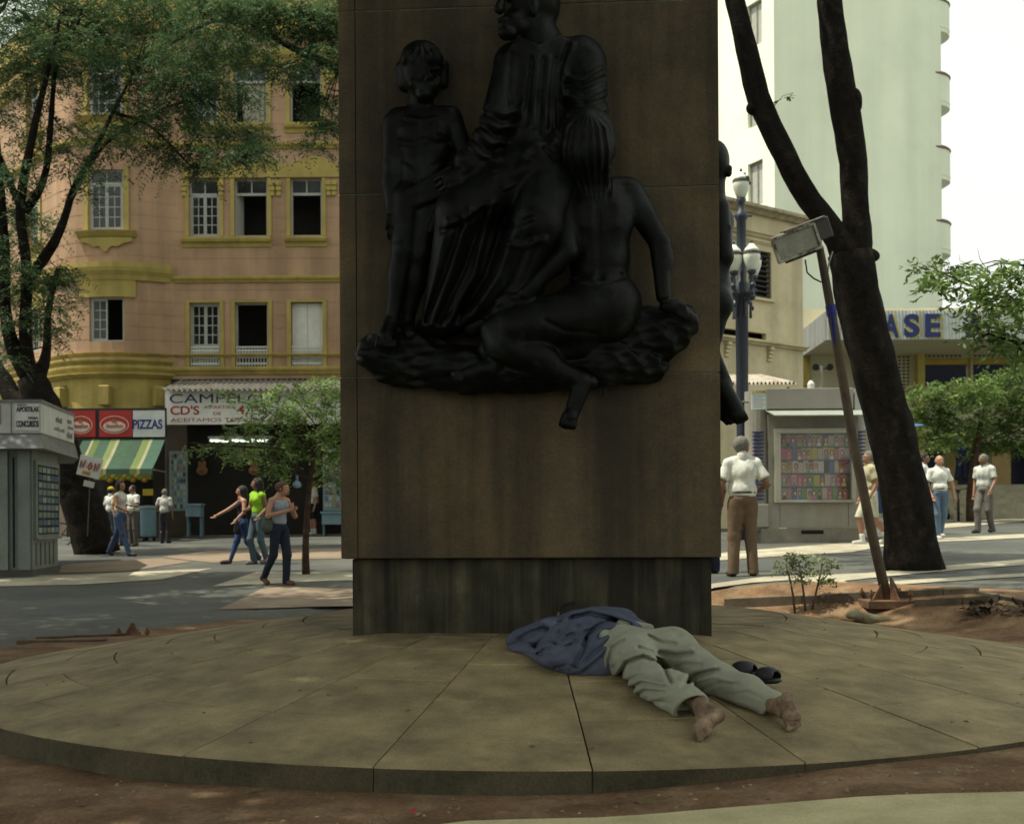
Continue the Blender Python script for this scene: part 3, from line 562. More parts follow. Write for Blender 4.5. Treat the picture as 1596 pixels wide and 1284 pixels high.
axN = (hemN-kneeN)/np.linalg.norm(hemN-kneeN); axF = (hemF-kneeF)/np.linalg.norm(hemF-kneeF)
hole = [('-c', hemN-axN*.05, hemN+axN*.25, .062, .070, .01), ('-c', hemF-axF*.05, hemF+axF*.25, .056, .064, .01)]
TRL = [(-.030, 4, (963, 1060), (976, 1033), (1003, 1023), (1030, 1034), (1046, 1062)), (.013, 5, (958, 1050), (968, 1028), (1000, 1014), (1030, 1022)), (-.022, 4.5, (996, 1009), (1016, 1016), (1040, 1040)), (-.020, 4, (1027, 1018), (1054, 1022), (1079, 1018)), (.012, 5, (1030, 1010), (1055, 1013), (1078, 1009)), (-.024, 4.5, (1064, 1070), (1084, 1053), (1118, 1044)), (.013, 6, (1062, 1056), (1084, 1043), (1112, 1038)),
    (-.013, 3.5, (968, 1066), (993, 1053), (1030, 1062)), (-.015, 3.5, (975, 1078), (1000, 1064), (1036, 1070)), (-.012, 4, (983, 1090), (1004, 1077), (1036, 1078)), (.009, 4.5, (972, 1071), (997, 1058), (1032, 1066)), (.008, 4.5, (980, 1084), (1002, 1071), (1036, 1074)), (-.012, 5, (1000, 1103), (1020, 1092), (1046, 1096)), (.008, 6, (1010, 1095), (1035, 1082), (1060, 1085)),
    (-.014, 4, (1052, 1040), (1068, 1034), (1092, 1036)), (.010, 5, (1080, 1062), (1110, 1054), (1140, 1062)), (-.010, 4, (1094, 1074), (1122, 1064), (1150, 1066)), (-.010, 4, (1076, 1078), (1092, 1090), (1120, 1098)), (-.009, 3.5, (1140, 1082), (1166, 1078), (1190, 1090)), (.008, 5, (1120, 1085), (1150, 1094), (1180, 1104)), (-.014, 3.5, (1010, 990), (1030, 1000), (1052, 1003)), (-.012, 3, (948, 1052), (949, 1030), (955, 1010), (972, 997)), (.010, 3, (943, 1050), (943, 1028), (949, 1006), (968, 993)), (-.008, 3, (956, 1040), (964, 1030), (966, 1018))]
def trpost(D, X, Y, Z):
    f = -.006-1.1*foldpx(X, Y, Z, TRL, .76)+wavy(X, Y, Z, (7., 16., 36.), 21, .006)+.0022*wavy(X, Y, Z, (55., 90.), 23, 1.)
    rh = np.minimum(np.sqrt((X-hemN[0])**2+(Y-hemN[1])**2+(Z-hemN[2])**2), np.sqrt((X-hemF[0])**2+(Y-hemF[1])**2+(Z-hemF[2])**2))
    return np.maximum(D+f*np.clip((rh-.07)/.08, .12, 1), SZ(X, Y)+.004-Z)
def cap_hems(D, X, Y, Z):
    D = trpost(D, X, Y, Z)
    for hm, ax_, sk in ((hemN, axN, np.array([.1, 0, .62])), (hemF, axF, np.array([.1, 0, .72]))):
        nrm = ax_-sk; nrm = nrm/np.linalg.norm(nrm)
        r2 = (X-hm[0])**2+(Y-hm[1])**2+(Z-hm[2])**2
        pl = (X-hm[0])*nrm[0]+(Y-hm[1])*nrm[1]+(Z-hm[2])*nrm[2]-.03
        D = np.where(r2 < .2**2, np.maximum(D, pl), D)
    for hm, ax_, r0 in ((hemN, axN, .076), (hemF, axF, .069)):                             # hollow the cuffs
        s_ = (X-hm[0])*ax_[0]+(Y-hm[1])*ax_[1]+(Z-hm[2])*ax_[2]; rad = np.sqrt(np.maximum((X-hm[0])**2+(Y-hm[1])**2+(Z-hm[2])**2-s_**2, 0))
        D = np.maximum(D, -np.maximum(rad-r0, np.maximum(-s_-.09, s_-.2)))
    return D
trm = mat('trouser_cloth', (.285, .292, .222), .92, .12, 5., (.205, .205, .155), (.55, .75), 3., .35, 130., spec=.12)
V, F = sdf(tr, .0062, cap_hems); link('trousers', meshed('trousers', V, F, True), trm, man)
wb = [('c', K(.560, 7.765, .03), K(.575, 7.87, .20), .040, .040, .03), ('c', K(.575, 7.87, .20), K(.70, 7.99, .245), .040, .040, .03), ('c', K(.70, 7.99, .245), K(.86, 8.06, .21), .040, .034, .03)]
V, F = sdf(wb, .006, lambda D, X, Y, Z: np.maximum(D+wavy(X, Y, Z, (18., 45.), 31, .003), SZ(X, Y)-Z)); link('waistband', meshed('waistband', V, F, True), trm, man)
# shirt pulled up over head and arm, spread out on the stone to the left
sh = [('c', K(.66, 7.98, .12), K(.55, 8.22, .15), .125, .13, .08), ('c', K(.42, 8.20, .14), K(.70, 8.34, .16), .11, .11, .08), ('c', K(.40, 8.26, .11), K(.07, 8.43, .05), .085, .050, .08), ('c', K(.06, 8.42, .06), K(.26, 8.62, .07), .065, .09, .06), ('c', K(.40, 8.62, .11), K(.60, 8.40, .16), .085, .10, .06),
    ('e', K(.37, 8.04, .035), (.22, .31, .085), .08), ('c', K(.38, 7.74, .010), K(.54, 7.77, .02), .022, .05, .05), ('c', K(.38, 7.75, .010), K(.18, 8.16, .012), .022, .035, .07), ('c', K(.18, 8.16, .012), K(.01, 8.43, .025), .035, .045, .06), ('e', K(.47, 7.94, .06), (.19, .2, .11), .08, rot_to((.3, .9, 0))), ('c', K(.53, 7.80, .04), K(.66, 7.98, .15), .05, .11, .07), ('c', K(.72, 8.02, .15), K(.80, 8.22, .13), .09, .09, .05)]
SHL = [(-.034, 4.5, (893, 962), (917, 957), (957, 964), (982, 973)), (.016, 3.5, (868, 966), (895, 955), (922, 949), (967, 963), (1000, 975)), (-.032, 4, (908, 1006), (916, 990), (930, 976), (949, 967), (980, 972)), (.018, 5, (918, 1006), (926, 990), (942, 978), (968, 976)), (-.018, 4, (932, 994), (943, 985), (966, 980)), (.012, 5, (945, 996), (958, 988), (985, 984)), (-.018, 4, (872, 986), (880, 976), (888, 966)), (.016, 6, (884, 986), (898, 970), (920, 965)),
    (-.024, 4.5, (834, 1009), (846, 994), (853, 982)), (.018, 6, (844, 1008), (860, 990), (866, 976)), (-.024, 6, (812, 996), (830, 986), (848, 981)), (.018, 5, (806, 990), (824, 979), (845, 972)), (-.020, 5, (792, 1007), (812, 1000), (832, 1006)), (.016, 5, (836, 1014), (868, 996), (886, 984), (914, 979)), (-.020, 4.5, (838, 1019), (862, 1023), (880, 1012), (896, 998)), (.015, 6, (852, 1030), (880, 1025), (896, 1016)),
    (-.024, 4, (896, 1038), (909, 1012), (914, 996)), (.016, 6, (886, 1040), (898, 1018), (905, 1002)), (-.022, 4, (912, 1030), (932, 1012), (950, 1000)), (.016, 5, (904, 1046), (930, 1026), (947, 1008)), (-.022, 5, (886, 1056), (910, 1046), (942, 1020)), (-.012, 3, (860, 1000), (876, 1008), (890, 1004)), (.010, 4, (916, 1014), (928, 1000), (944, 992)), (-.012, 3, (866, 1040), (884, 1036), (902, 1042)), (-.010, 3, (900, 975), (912, 984), (922, 980)), (.010, 3, (800, 1014), (822, 1012), (842, 1024))]
def shpost(D, X, Y, Z):
    f = -.012-.82*foldpx(X, Y, Z, SHL, .8)+wavy(X, Y, Z, (9., 20., 44.), 17, .008)+.002*wavy(X, Y, Z, (60., 100.), 19, 1.)
    return np.maximum(D+f, SZ(X, Y)+.003-Z)
shm = mat('shirt_cloth', (.070, .079, .118), .88, .10, 6., (.095, .103, .142), (.45, .65), 4., .2, 160., spec=.15)
V, F = sdf(sh, .0062, shpost); link('shirt', meshed('shirt', V, F, True), shm, man)

# sandals (one leaning against the other)
def sandal(loc, rz, tilt, label):
    t = thing('sandal', label, 'sandal', loc, rz, 'pair of sandals beside the sleeper'); t.rotation_euler = (tilt[0], tilt[1], rz); t.scale = (1.25,)*3
    blk = M['sandal']
    V, F = sdf([('e', (0, -.075, .018), (.047, .075, .020), .03), ('e', (0, .05, .018), (.040, .075, .020), .03)], .006, lambda D, X, Y, Z: np.maximum(np.maximum(D, Z-.028), .003-Z)); link('sole', meshed('sole', V, F, True), blk, t)
    V, F = sdf([('e', (0, -.075, .035), (.052, .072, .046), .02), ('-e', (0, -.06, .030), (.042, .09, .034), .01), ('-e', (0, -.165, .045), (.03, .04, .028), .01)], .005, lambda D, X, Y, Z: np.maximum(np.maximum(D, .02-Z), Y-.0)); link('vamp', meshed('vamp', V, F, True), blk, t)
    V, F = sdf([('c', (-.043, .01, .03), (-.040, .10, .055), .010, .010, .01), ('c', (.043, .01, .03), (.040, .10, .055), .010, .010, .01), ('c', (-.040, .10, .055), (0, .128, .058), .010, .010, .01), ('c', (.040, .10, .055), (0, .128, .058), .010, .010, .01)], .005); link('heel_strap', meshed('heel_strap', V, F, True), blk, t)
M['sandal'] = mat('sandal', (.016, .017, .020), .55, .3, 12., bump=.2, spec=.45)
p = W(1176, 1049, 7.72); p = K(p[0], p[1], .002); sandal(p, R(38), (R(-4), 0), 'black sandal nearer the bare feet, lying right of its pair')
p = W(1136, 1045, 7.86); p = K(p[0], p[1], .002); sandal(p, R(55), (R(-4), 0), 'black sandal lying nearer the trouser leg, left of its pair')
# ================================================================== BUILDINGS
def facade(F, s0, s1, z0, z1, holes=(), grooves=(), reveal=.28, ds=.5, skin=0.):
    """wall skin in (s, z) mapped by F(s, n): quads round the openings, their reveals, and cut grooves"""
    S = {s0, s1}; Z = {z0, z1}; gz = []
    for a, b, c, d in holes: S |= {a, b}; Z |= {c, d}
    for z in grooves:
        if z0+.05 < z < z1-.05: gz.append(z); Z |= {z-.011, z+.011}
    S = sorted(s for s in S if s0 <= s <= s1); Z = sorted(z for z in Z if z0 <= z <= z1)
    S2 = []
    for a, b in zip(S[:-1], S[1:]):
        n = max(1, int(math.ceil((b-a)/ds))); S2 += [a+(b-a)*i/n for i in range(n)]
    S2.append(S[-1]); mb = MB()
    for z_a, z_b in zip(Z[:-1], Z[1:]):
        zm = (z_a+z_b)/2; n_ = -.006 if any(abs(zm-g_) < .012 for g_ in gz) else skin
        for a, b in zip(S2[:-1], S2[1:]):
            sm = (a+b)/2
            if any(h[0] < sm < h[1] and h[2] < zm < h[3] for h in holes): continue
            p, q = F(a, n_), F(b, n_); mb.add([(*p, z_a), (*q, z_a), (*q, z_b), (*p, z_b)], [(0, 1, 2, 3)])
    for a, b, c, d in holes:
        p, q, p2, q2 = F(a, 0), F(b, 0), F(a, -reveal), F(b, -reveal)
        mb.add([(*p, c), (*p2, c), (*p2, d), (*p, d)], [(0, 1, 2, 3)]); mb.add([(*q, c), (*q2, c), (*q2, d), (*q, d)], [(3, 2, 1, 0)])
        mb.add([(*p, c), (*q, c), (*q2, c), (*p2, c)], [(0, 1, 2, 3)]); mb.add([(*p, d), (*q, d), (*q2, d), (*p2, d)], [(3, 2, 1, 0)])
    return mb
def band(F, s0, s1, prof, ds=.35):                                   # moulding: profile [(n, z)] bottom to top swept along s
    n = max(1, int((s1-s0)/ds)); mb = MB(); V = []; k = len(prof)
    for i in range(n+1):
        s = s0+(s1-s0)*i/n
        for nn, z in prof: V.append((*F(s, nn), z))
    Fc = [(i*k+j, (i+1)*k+j, (i+1)*k+j+1, i*k+j+1) for i in range(n) for j in range(k-1)]
    Fc += [tuple(range(k)), tuple(n*k+j for j in range(k-1, -1, -1))]
    return mb.add(V, Fc)
_wm = {}
def window(parent, loc, rz, w_, h_, cols=2, rows=4, transom=.22, leaf='both', m=None, glass=None):
    """casement window: frame mesh (the part) with every pane a mesh below it; x across, z up from the sill"""
    key = (round(w_, 2), round(h_, 2), cols, rows, transom, leaf)
    zt = h_*(1-transom) if transom else h_; panes = []; mb = MB(); f = .055
    mb.box((-w_/2, 0, 0), (-w_/2+f, .07, h_)); mb.box((w_/2-f, 0, 0), (w_/2, .07, h_)); mb.box((-w_/2+f, 0, h_-f), (w_/2-f, .07, h_)); mb.box((-w_/2+f, 0, 0), (w_/2-f, .07, f))
    if transom:
        mb.box((-w_/2+f, -.01, zt-.04), (w_/2-f, .06, zt+.04)); mb.box((-.02, .01, zt+.04), (.02, .05, h_-f)); panes += [(-w_/2+f, -.02, zt+.04, h_-f), (.02, w_/2-f, zt+.04, h_-f)]
    sides = {'both': (-1, 1), 'left': (-1,), 'none': ()}[leaf]
    for sd in sides:
        x0, x1 = (-w_/2+f, -.004) if sd < 0 else (.004, w_/2-f); top = zt-(.04 if transom else f)
        mb.box((x0, .0, f), (x0+.045, .05, top)); mb.box((x1-.045, .0, f), (x1, .05, top)); mb.box((x0+.045, .0, f), (x1-.045, .05, f+.05)); mb.box((x0+.045, .0, top-.05), (x1-.045, .05, top))
        cw = (x1-x0-.09)/cols; rh = (top-f-.10)/rows
        for c in range(1, cols): mb.box((x0+.045+cw*c-.013, .012, f+.05), (x0+.045+cw*c+.013, .04, top-.05))
        for r_ in range(1, rows): mb.box((x0+.045, .008, f+.05+rh*r_-.013), (x1-.045, .036, f+.05+rh*r_+.013))
        for c in range(cols):
            for r_ in range(rows): panes.append((x0+.045+cw*c, x0+.045+cw*(c+1), f+.05+rh*r_, f+.05+rh*(r_+1)))
    if key in _wm: o = link('window', _wm[key][0], None, parent)
    else:
        o = mb.build('window', m or M['window_white'], parent); _wm[key] = (o.data, [])
        for a, b, c, d in panes: mm = meshed('pane', [(a, .03, c), (b, .03, c), (b, .03, d), (a, .03, d)], [(0, 1, 2, 3)]); mm.materials.append(glass or M['glass']); _wm[key][1].append(mm)
    o.location = loc; o.rotation_euler = (0, 0, rz)
    for mm in _wm[key][1]: link('pane', mm, None, o)
    return o

# ---- pink corner building (flat front + bowed corner + wing)
pink = thing('corner_building', 'old pink corner building with yellow mouldings and white casement windows above the shops', 'building', (0, 0, 0))
SX = 49.5; bR, bcx, bcy, th0 = 2.6, -12.44, 41.93, R(42); bl = R(92)*bR
def FB(s, n):
    if s >= 0: return (-10.70+s, 40.0-n)
    if s >= -bl:
        t = th0+s/bR; return (bcx+(bR+n)*math.sin(t), bcy-(bR+n)*math.cos(t))
    t = R(-50); e = s+bl; p = (bcx+(bR+n)*math.sin(t), bcy-(bR+n)*math.cos(t)); return (p[0]+e*math.cos(t), p[1]+e*math.sin(t))
def tang(s):
    a, b = FB(s-.02, 0), FB(s+.02, 0); return math.atan2(b[1]-a[1], b[0]-a[0])
zq = lambda py: CZ+(809-py)/SX
sq = lambda px: (px-268)/SX
flatw = [(297, 344), (368, 419), (455, 504), (560, 610), (640, 690)]
H = []; wins = []
for i, (a, b) in enumerate(flatw):
    s_a, s_b = sq(a), sq(b)
    H += [(s_a, s_b, zq(576), zq(471)), (s_a, s_b, zq(368), zq(278)), (s_a, s_b, zq(191), zq(103))]
    wins += [(s_a, s_b, 1, i), (s_a, s_b, 2, i), (s_a, s_b, 3, i)]
bw = [(-2.55, -1.45), (-6.6, -5.5)]
for a, b in bw: H += [(a, b, zq(535), zq(467)), (a, b, zq(364), zq(272)), (a, b, zq(188), zq(100))]
s_end = sq(760); s_beg = -13.
gr = [zq(y) for y in range(88, 420, 21)]+[zq(y) for y in range(452, 572, 20)]
facade(FB, s_beg, s_end, zq(590), zq(60), H, gr).build('wall', M['pink'], pink)
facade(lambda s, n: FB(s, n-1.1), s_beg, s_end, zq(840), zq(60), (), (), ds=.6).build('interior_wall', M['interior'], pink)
mb = MB(); mb.add([(*FB(s_beg, -.2), zq(60)), (*FB(-bl, -.2), zq(60)), (*FB(0, -.2), zq(60)), (*FB(s_end, -.2), zq(60)), (s_end-10.7, 55, zq(60)), (-24, 55, zq(60))], [(0, 1, 2, 3, 4, 5)]); mb.build('roof', M['corr'], pink)
for py0, py1, dp, a, b in ((583, 571, .14, s_beg, s_end), (556, 551, .10, s_beg, s_end), (548, 543, .07, s_beg, s_end), (440, 430, .12, 0.012, s_end), (441, 414, .20, s_beg, -.012), (590, 583, .22, s_beg, -.012), (571, 560, .17, s_beg, -.012), (232, 222, .12, s_beg, s_end), (100, 78, .25, s_beg, s_end), (60, 50, .3, s_beg, s_end)):
    z0, z1 = zq(py0), zq(py1); hh = z1-z0
    if dp == .07: continue
    band(FB, a, b, [(-.05, z0), (dp*.35, z0), (dp*.5, z0+hh*.25), (dp*.9, z0+hh*.5), (dp, z0+hh*.7), (dp, z1-.01), (-.05, z1)]).build('moulding', M['yellow'], pink)
facade(FB, s_beg, s_end, zq(50), zq(-10), (), (), skin=-.1).build('parapet', M['yellow'], pink)
facade(FB, s_beg, -.012, zq(640), zq(590), (), ()).build('frieze', M['yellow'], pink)
for s in (-.45, -2.0, -3.6): 
    p = FB(s, .0); o = bx((-.16, -.28, 0), (.16, .02, .62), .03).build('bracket', M['yellow'], pink); o.location = (*p, zq(634)); o.rotation_euler = (0, 0, tang(s))
curt = mat('curtain', (.40, .38, .30), .9, .1, 6., bump=.1, trans=.2)
for s_a, s_b, fl, i in wins:
    c_, w_ = (s_a+s_b)/2, s_b-s_a; p = FB(c_, -.14); rz = tang(c_)
    if fl == 1:
        if i == 0:
            window(pink, (*p, zq(540)), rz, w_, zq(471)-zq(540), 2, 4, 0); bx((-w_/2, 0, 0), (w_/2, .05, .70)).build('door_panel', M['window_white'], pink).location = (*p, zq(576))
        elif i == 2:
            sh_ = MB()
            for k in range(2): sh_.box((-w_/2+.02+k*w_/2, 0, .02), (-.02+k*w_/2, .05, zq(471)-zq(576)-.02), .01)
            for k in range(34): sh_.box((-w_/2+.08, -.012, .15+k*.058), (w_/2-.08, .0, .185+k*.058))
            o = sh_.build('shutter', M['paper'], pink); o.location = (*p, zq(576)); o['label'] = 'closed pale louvred shutter'
        elif i == 3: window(pink, (*p, zq(540)), rz, w_, zq(471)-zq(540), 2, 4, 0)
        else: window(pink, (*p, zq(576)), rz, w_, zq(471)-zq(576), 2, 4, 0, 'none')
        rl = MB(); hw = w_/2-.01
        rl.box((-hw, -.03, .70), (hw, .01, .74)); rl.box((-hw, -.03, .02), (hw, .01, .05)); rl.box((-hw, -.025, .52), (hw, .005, .54))
        for k in range(11): x = -hw+.03+(2*hw-.06)*k/10; rl.box((x-.011, -.022, .05), (x+.011, 0, .70))
        for k in range(10):
            x = -hw+.03+(2*hw-.06)*(k+.5)/10
            for zc_ in (.61, .40, .20): rl.box((x-.032, -.016, zc_-.03), (x+.032, -.006, zc_+.03))
        o = rl.build('balcony_railing', flat((.50, .51, .46)), pink); o.location = (*FB(c_, -.03), zq(576)); o.rotation_euler = (0, 0, rz)
    else:
        zl, zh = (zq(368), zq(278)) if fl == 2 else (zq(191), zq(103))
        window(pink, (*p, zl), rz, w_, zh-zl, 2, 4, .26, 'both' if i in (0, 3) else 'none')
        if fl == 2 and i == 1:
            lf = MB(); lf.box((0, 0, 0), (.03, .40, 1.3)); o = lf.build('open_casement', M['window_white'], pink); o.location = (*FB(c_-w_/2+.06, -.2), zl+.05); o.rotation_euler = (0, 0, R(-12))
        if fl == 3 and i in (1, 4):
            o = sheet('curtain', lambda u, v: ((u-.5)*w_*.82*(1-.25*(1-v)*(1-u))+.06, .10+.035*math.sin(u*34)*(.4+.6*(1-v)), v*(zh-zl)*.72), 60, 8, curt, pink); o.location = (*p, zl+.04)
        s0_, s1_ = s_a-.25, s_b+.25
    # surrounds
    for a, b in ((s_a-.13, s_a-.004), (s_b+.004, s_b+.13)):
        zl, zh = {1: (zq(576), zq(471)), 2: (zq(368), zq(278)), 3: (zq(191), zq(103))}[fl]
        band(FB, a, b, [(-.02, zl), (.035, zl), (.035, zh), (-.02, zh)]).build('window_surround', M['yellow'], pink)
    if fl == 1: band(FB, s_a-.13, s_b+.13, [(-.02, zq(471)), (.035, zq(471)), (.035, zq(467)), (-.02, zq(467))]).build('window_surround', M['yellow'], pink)
for a, b, py in ((286, 425, 373), (447, 512, 373), (552, 700, 373), (286, 425, 196), (447, 512, 196), (552, 700, 196)):
    z = zq(py); band(FB, sq(a), sq(b), [(-.02, z-.20), (.03, z-.24), (.05, z-.12), (.14, z-.08), (.17, z), (.17, z+.06), (-.02, z+.08)]).build('sill', M['yellow'], pink)
# scalloped hood over the second-floor windows, and corbels
pts = [(sq(288), zq(277)), (sq(345), zq(277)), (sq(345), zq(272)), (sq(366), zq(272)), (sq(366), zq(277)), (sq(532), zq(277))]
top = [(sq(532)-(sq(532)-sq(288))*i/40, zq(250+6*math.cos((i/40)*math.pi*6))) for i in range(41)]
hood = MB().slabxz([(x-10.7, z) for x, z in [(sq(288), zq(277)), (sq(532), zq(277))]+top], 39.95, 40.0); hood.build('window_hood', M['yellow'], pink)
top2 = [(x-10.7, z+zq(75)-zq(247)) for x, z in top]
for px in (290, 347, 427, 437, 515, 523):
    for py in (300, 126):
        cb = MB()
        for k in range(3): cb.box((-.09+.012*k, -.10+.02*k, .36-.16*(k+1)), (.09-.012*k, .01, .36-.16*k-.012), .015)
        o = cb.build('corbel', M['yellow'], pink); o.location = (*FB(sq(px), .0), zq(py))
for a, b in bw:
    c_, w_ = (a+b)/2, b-a; rz = tang(c_); p = FB(c_, -.14)
    window(pink, (*p, zq(364)), rz, w_-.04, zq(272)-zq(364), 2, 4, .22); window(pink, (*p, zq(535)), rz, w_-.04, zq(467)-zq(535), 2, 4, 0, 'left' if a > -3 else 'both'); window(pink, (*p, zq(188)), rz, w_-.04, zq(100)-zq(188), 2, 4, .22)
    for s0_, s1_ in ((a-.16, a-.004), (b+.004, b+.16)):
        for zl, zh in ((zq(366), zq(268)), (zq(190), zq(98))): band(FB, s0_, s1_, [(-.02, zl), (.05, zl), (.05, zh), (-.02, zh)]).build('window_surround', M['yellow'], pink)
    for py in (366, 190):
        z = zq(py); band(FB, a-.38, b+.38, [(-.02, z-.20), (.05, z-.18), (.12, z-.1), (.18, z-.03), (.2, z), (-.02, z+.02)], .12).build('sill', M['yellow'], pink)
        n_ = 24; V = []; Fc = []                                     # shaped apron under the sill
        for i in range(n_+1):
            t = i/n_; s = a-.25+(b-a+.5)*t; dz = .12+.38*(1-abs(2*t-1))**1.2*(1+.25*math.cos(8*math.pi*(t-.5)))*.75
            for nn, z_ in ((.07, z-.20), (.07, z-.20-dz), (-.02, z-.20-dz)): V.append((*FB(s, nn), z_))
        for i in range(n_):
            for j in (0, 1): Fc.append((i*3+j, i*3+j+1, (i+1)*3+j+1, (i+1)*3+j))
        MB().add(V, Fc).build('window_apron', M['yellow'], pink)
    z0, z1 = zq(467), zq(440); band(FB, a-.35, b+.35, [(-.02, z0), (.05, z0), (.05, z1), (-.02, z1)], .15).build('lintel', M['yellow'], pink)
# ground floor piers and shop backs
for a, b in ((258, 292), (540, 575), (86, 112)):
    band(FB, sq(a) if a > 200 else -3.9, sq(b) if a > 200 else -3.5, [(-.05, zq(835)), (.03, zq(835)), (.03, zq(600)), (-.05, zq(600))]).build('pier', flat((.10, .075, .055), .9), pink)
facade(FB, s_beg, s_end, zq(640), zq(590.3), [(sq(290), sq(540), zq(640)-.1, zq(596))], (), skin=-.06).build('fascia', flat((.05, .045, .04)), pink)

# ---- white tower
tw = thing('tower_block', 'tall pale apartment tower with rounded balconies down its right edge', 'building', P(1210, 748, 55)*np.array([1, 1, 0]), R(25))
def box_face(fx, s0, s1, z0, z1, holes, ds=2.): return facade(fx, s0, s1, z0, z1, holes, (), .18, ds)
zt_ = lambda py, d=55: CZ+(804.7-py)*d/FPX
Hl = []
for k in range(7):
    zb = zt_(297)+k*3.53-.35
    Hl += [(-1.95, -.85, zb, zb+1.95), (-5.7, -5.15, zb+.25, zb+1.65)]
box_face(lambda s, n: (0-n, -s), -14, 0, 0, 32, Hl).build('side_wall', M['tower'], tw)
box_face(lambda s, n: (s, 0-n), 0, 9.48, 0, 32, []).build('front_wall', M['tower'], tw)
box_face(lambda s, n: (9.48+n, s), 0, 14, 0, 32, []).build('far_wall', M['tower'], tw)
facade(lambda s, n: (.3, -s), -13.9, -.1, 3, 31.9, (), ()).build('interior_wall', flat((.10, .10, .085)), tw)
MB().add([(0, 0, 32), (9.48, 0, 32), (9.48, 14, 32), (0, 14, 32)], [(0, 1, 2, 3)]).build('roof', M['tower'], tw)
for a, b, c, d in Hl:
    o = window(tw, (.14, -(a+b)/2, c), R(-90), b-a, d-c, 1, 1, 0, 'both' if b-a > .8 else 'left', flat((.22, .19, .15)), flat((.36, .37, .32), .3))
for k in range(6):
    zb = zt_(370)+k*3.43
    mb = MB(); mb.lathe([(.65, -.25), (1.25, .12), (1.25, 1.55)], 24, (9.48, 1.25, zb)); o = mb.build('balcony', M['tower'], tw, False)
    MB().lathe([(1.29, 1.553), (1.30, 1.62), (1.2, 1.72), (1., 1.73)], 24, (9.48, 1.25, zb)).build('balcony_cap', flat((.18, .11, .085)), tw)
    MB().lathe([(1.265, .32), (1.265, .37)], 24, (9.48, 1.25, zb)).build('balcony_ring', M['tower'], tw)

# ---- cream two-storey house behind the lamp
ch = thing('cream_house', 'cream two storey house with cornice and black louvred shutter behind the street lamp', 'building', P(1125, 748, 34)*np.array([1, 1, 0]), R(40))
zc_ = lambda px, py: CZ+(805-py)*(34+max(-2, (px-1125)/128*3.55)*.643)/FPX
FC = lambda s, n: (s, -n)
zA = zc_(1190, 392); zB = zc_(1190, 466)
facade(FC, -4, 3.55, 0, zc_(1200, 333), [(1.15, 2.12, zB, zA), (-.6, .35, zB, zA), (.1, 1.9, zc_(1170, 527), zc_(1170, 517))], (), .15).build('wall', M['cream'], ch)
facade(lambda s, n: (3.55+n, s), 0, 8, 0, zc_(1200, 333), (), ()).build('side_wall', M['cream'], ch)
facade(lambda s, n: (s, .4), -4, 3.5, 0.5, zc_(1200, 333), (), ()).build('interior_wall', M['dark'], ch)
for z0, z1, dp in ((zc_(1190, 338), zc_(1190, 326), .28), (zc_(1190, 372), zc_(1190, 364), .14), (zc_(1190, 382), zc_(1190, 377), .07), (zc_(1170, 537), zc_(1170, 530), .20)):
    band(FC, -4, 3.6, [(-.02, z0), (dp*.4, z0), (dp*.6, z0+(z1-z0)*.4), (dp, z0+(z1-z0)*.6), (dp, z1), (-.02, z1+.03)], 4).build('cornice', M['cream'] if dp < .25 else mat('cornice_worn', (.33, .28, .18), .9, .35, 5.), ch)
for s in (.2, 2.0):
    cb = MB()
    for k in range(4): cb.box((-.08, -.16+.035*k, -.10*(k+1)), (.08, 0.01, -.10*k-.008), .015)
    o = cb.build('corbel', M['cream'], ch); o.location = (s, 0, zc_(1170, 538))
for a, b in ((1.15, 2.12), (-.6, .35)):
    mb = MB(); mb.box((a, -.02, zB), (a+.05, .05, zA)); mb.box((b-.05, -.02, zB), (b, .05, zA)); mb.build('window', flat((.20, .16, .11)), ch)
    for k in range(9): 
        o = bx((a+.05, -.0, 0), (b-.05, .07, .03)).build('slat', flat((.028, .027, .025), .6), ch); o.location = (0, 0, zB+.05+k*(zA-zB-.05)/9); o.rotation_euler = (R(-25), 0, 0)
    MB().box((a-.1, -.10, zB-.07), (b+.1, .01, zB)).build('sill', M['cream'], ch)

# ---- hall with the blue-lettered canopy
hall = thing('hall_building', 'pale hall with a corrugated canopy carrying big blue letters, behind the big trunk', 'building', (0, 0, 0))
zh = lambda py, d: CZ+(803.2-py)*d/FPX
XL = (1253-HX)/FPX*44; XR = 30.; YB = 44.
HH = []
for k, (a, b, c, d) in enumerate(((1440, 1512, 567, 602), (1517, 1600, 567, 602), (1440, 1475, 700, 757), (1492, 1545, 690, 757), (1575, 1620, 690, 757))): HH.append(((a-HX)/FPX*YB, (b-HX)/FPX*YB, zh(d, YB), zh(c, YB)))
facade(lambda s, n: (s, YB-n), XL, XR, 0, zh(480, YB), HH, (), .3, 3).build('wall', mat('hall_wall', (.52, .49, .36), .9, .08, 1.), hall)
facade(lambda s, n: (s, YB+1.5), XL, XR, 0, zh(490, YB), (), (), .3, 3).build('interior_wall', flat((.008, .012, .028), .5), hall)
MB().box((XL-.02, YB-.10, zh(600, YB)), (XL+.22, YB, zh(545, YB))).build('pillar', M['yellow'], hall)
for px in (1427, 1700): MB().box(((px-HX)/FPX*YB, YB-.35, 0), ((px+11-HX)/FPX*YB, YB-.01, zh(545, YB))).build('pillar', flat((.50, .42, .13)), hall)
MB().box(((1512-HX)/FPX*YB, YB-.12, zh(602, YB)), ((1516-HX)/FPX*YB, YB, zh(547, YB))).build('post', M['cream'], hall)
for a, b in ((1440, 1511), (1517, 1640)): MB().box(((a-HX)/FPX*YB, YB-.06, zh(568, YB)), ((b-HX)/FPX*YB, YB-.004, zh(560, YB))).build('trim_band', flat((.46, .33, .05)), hall)
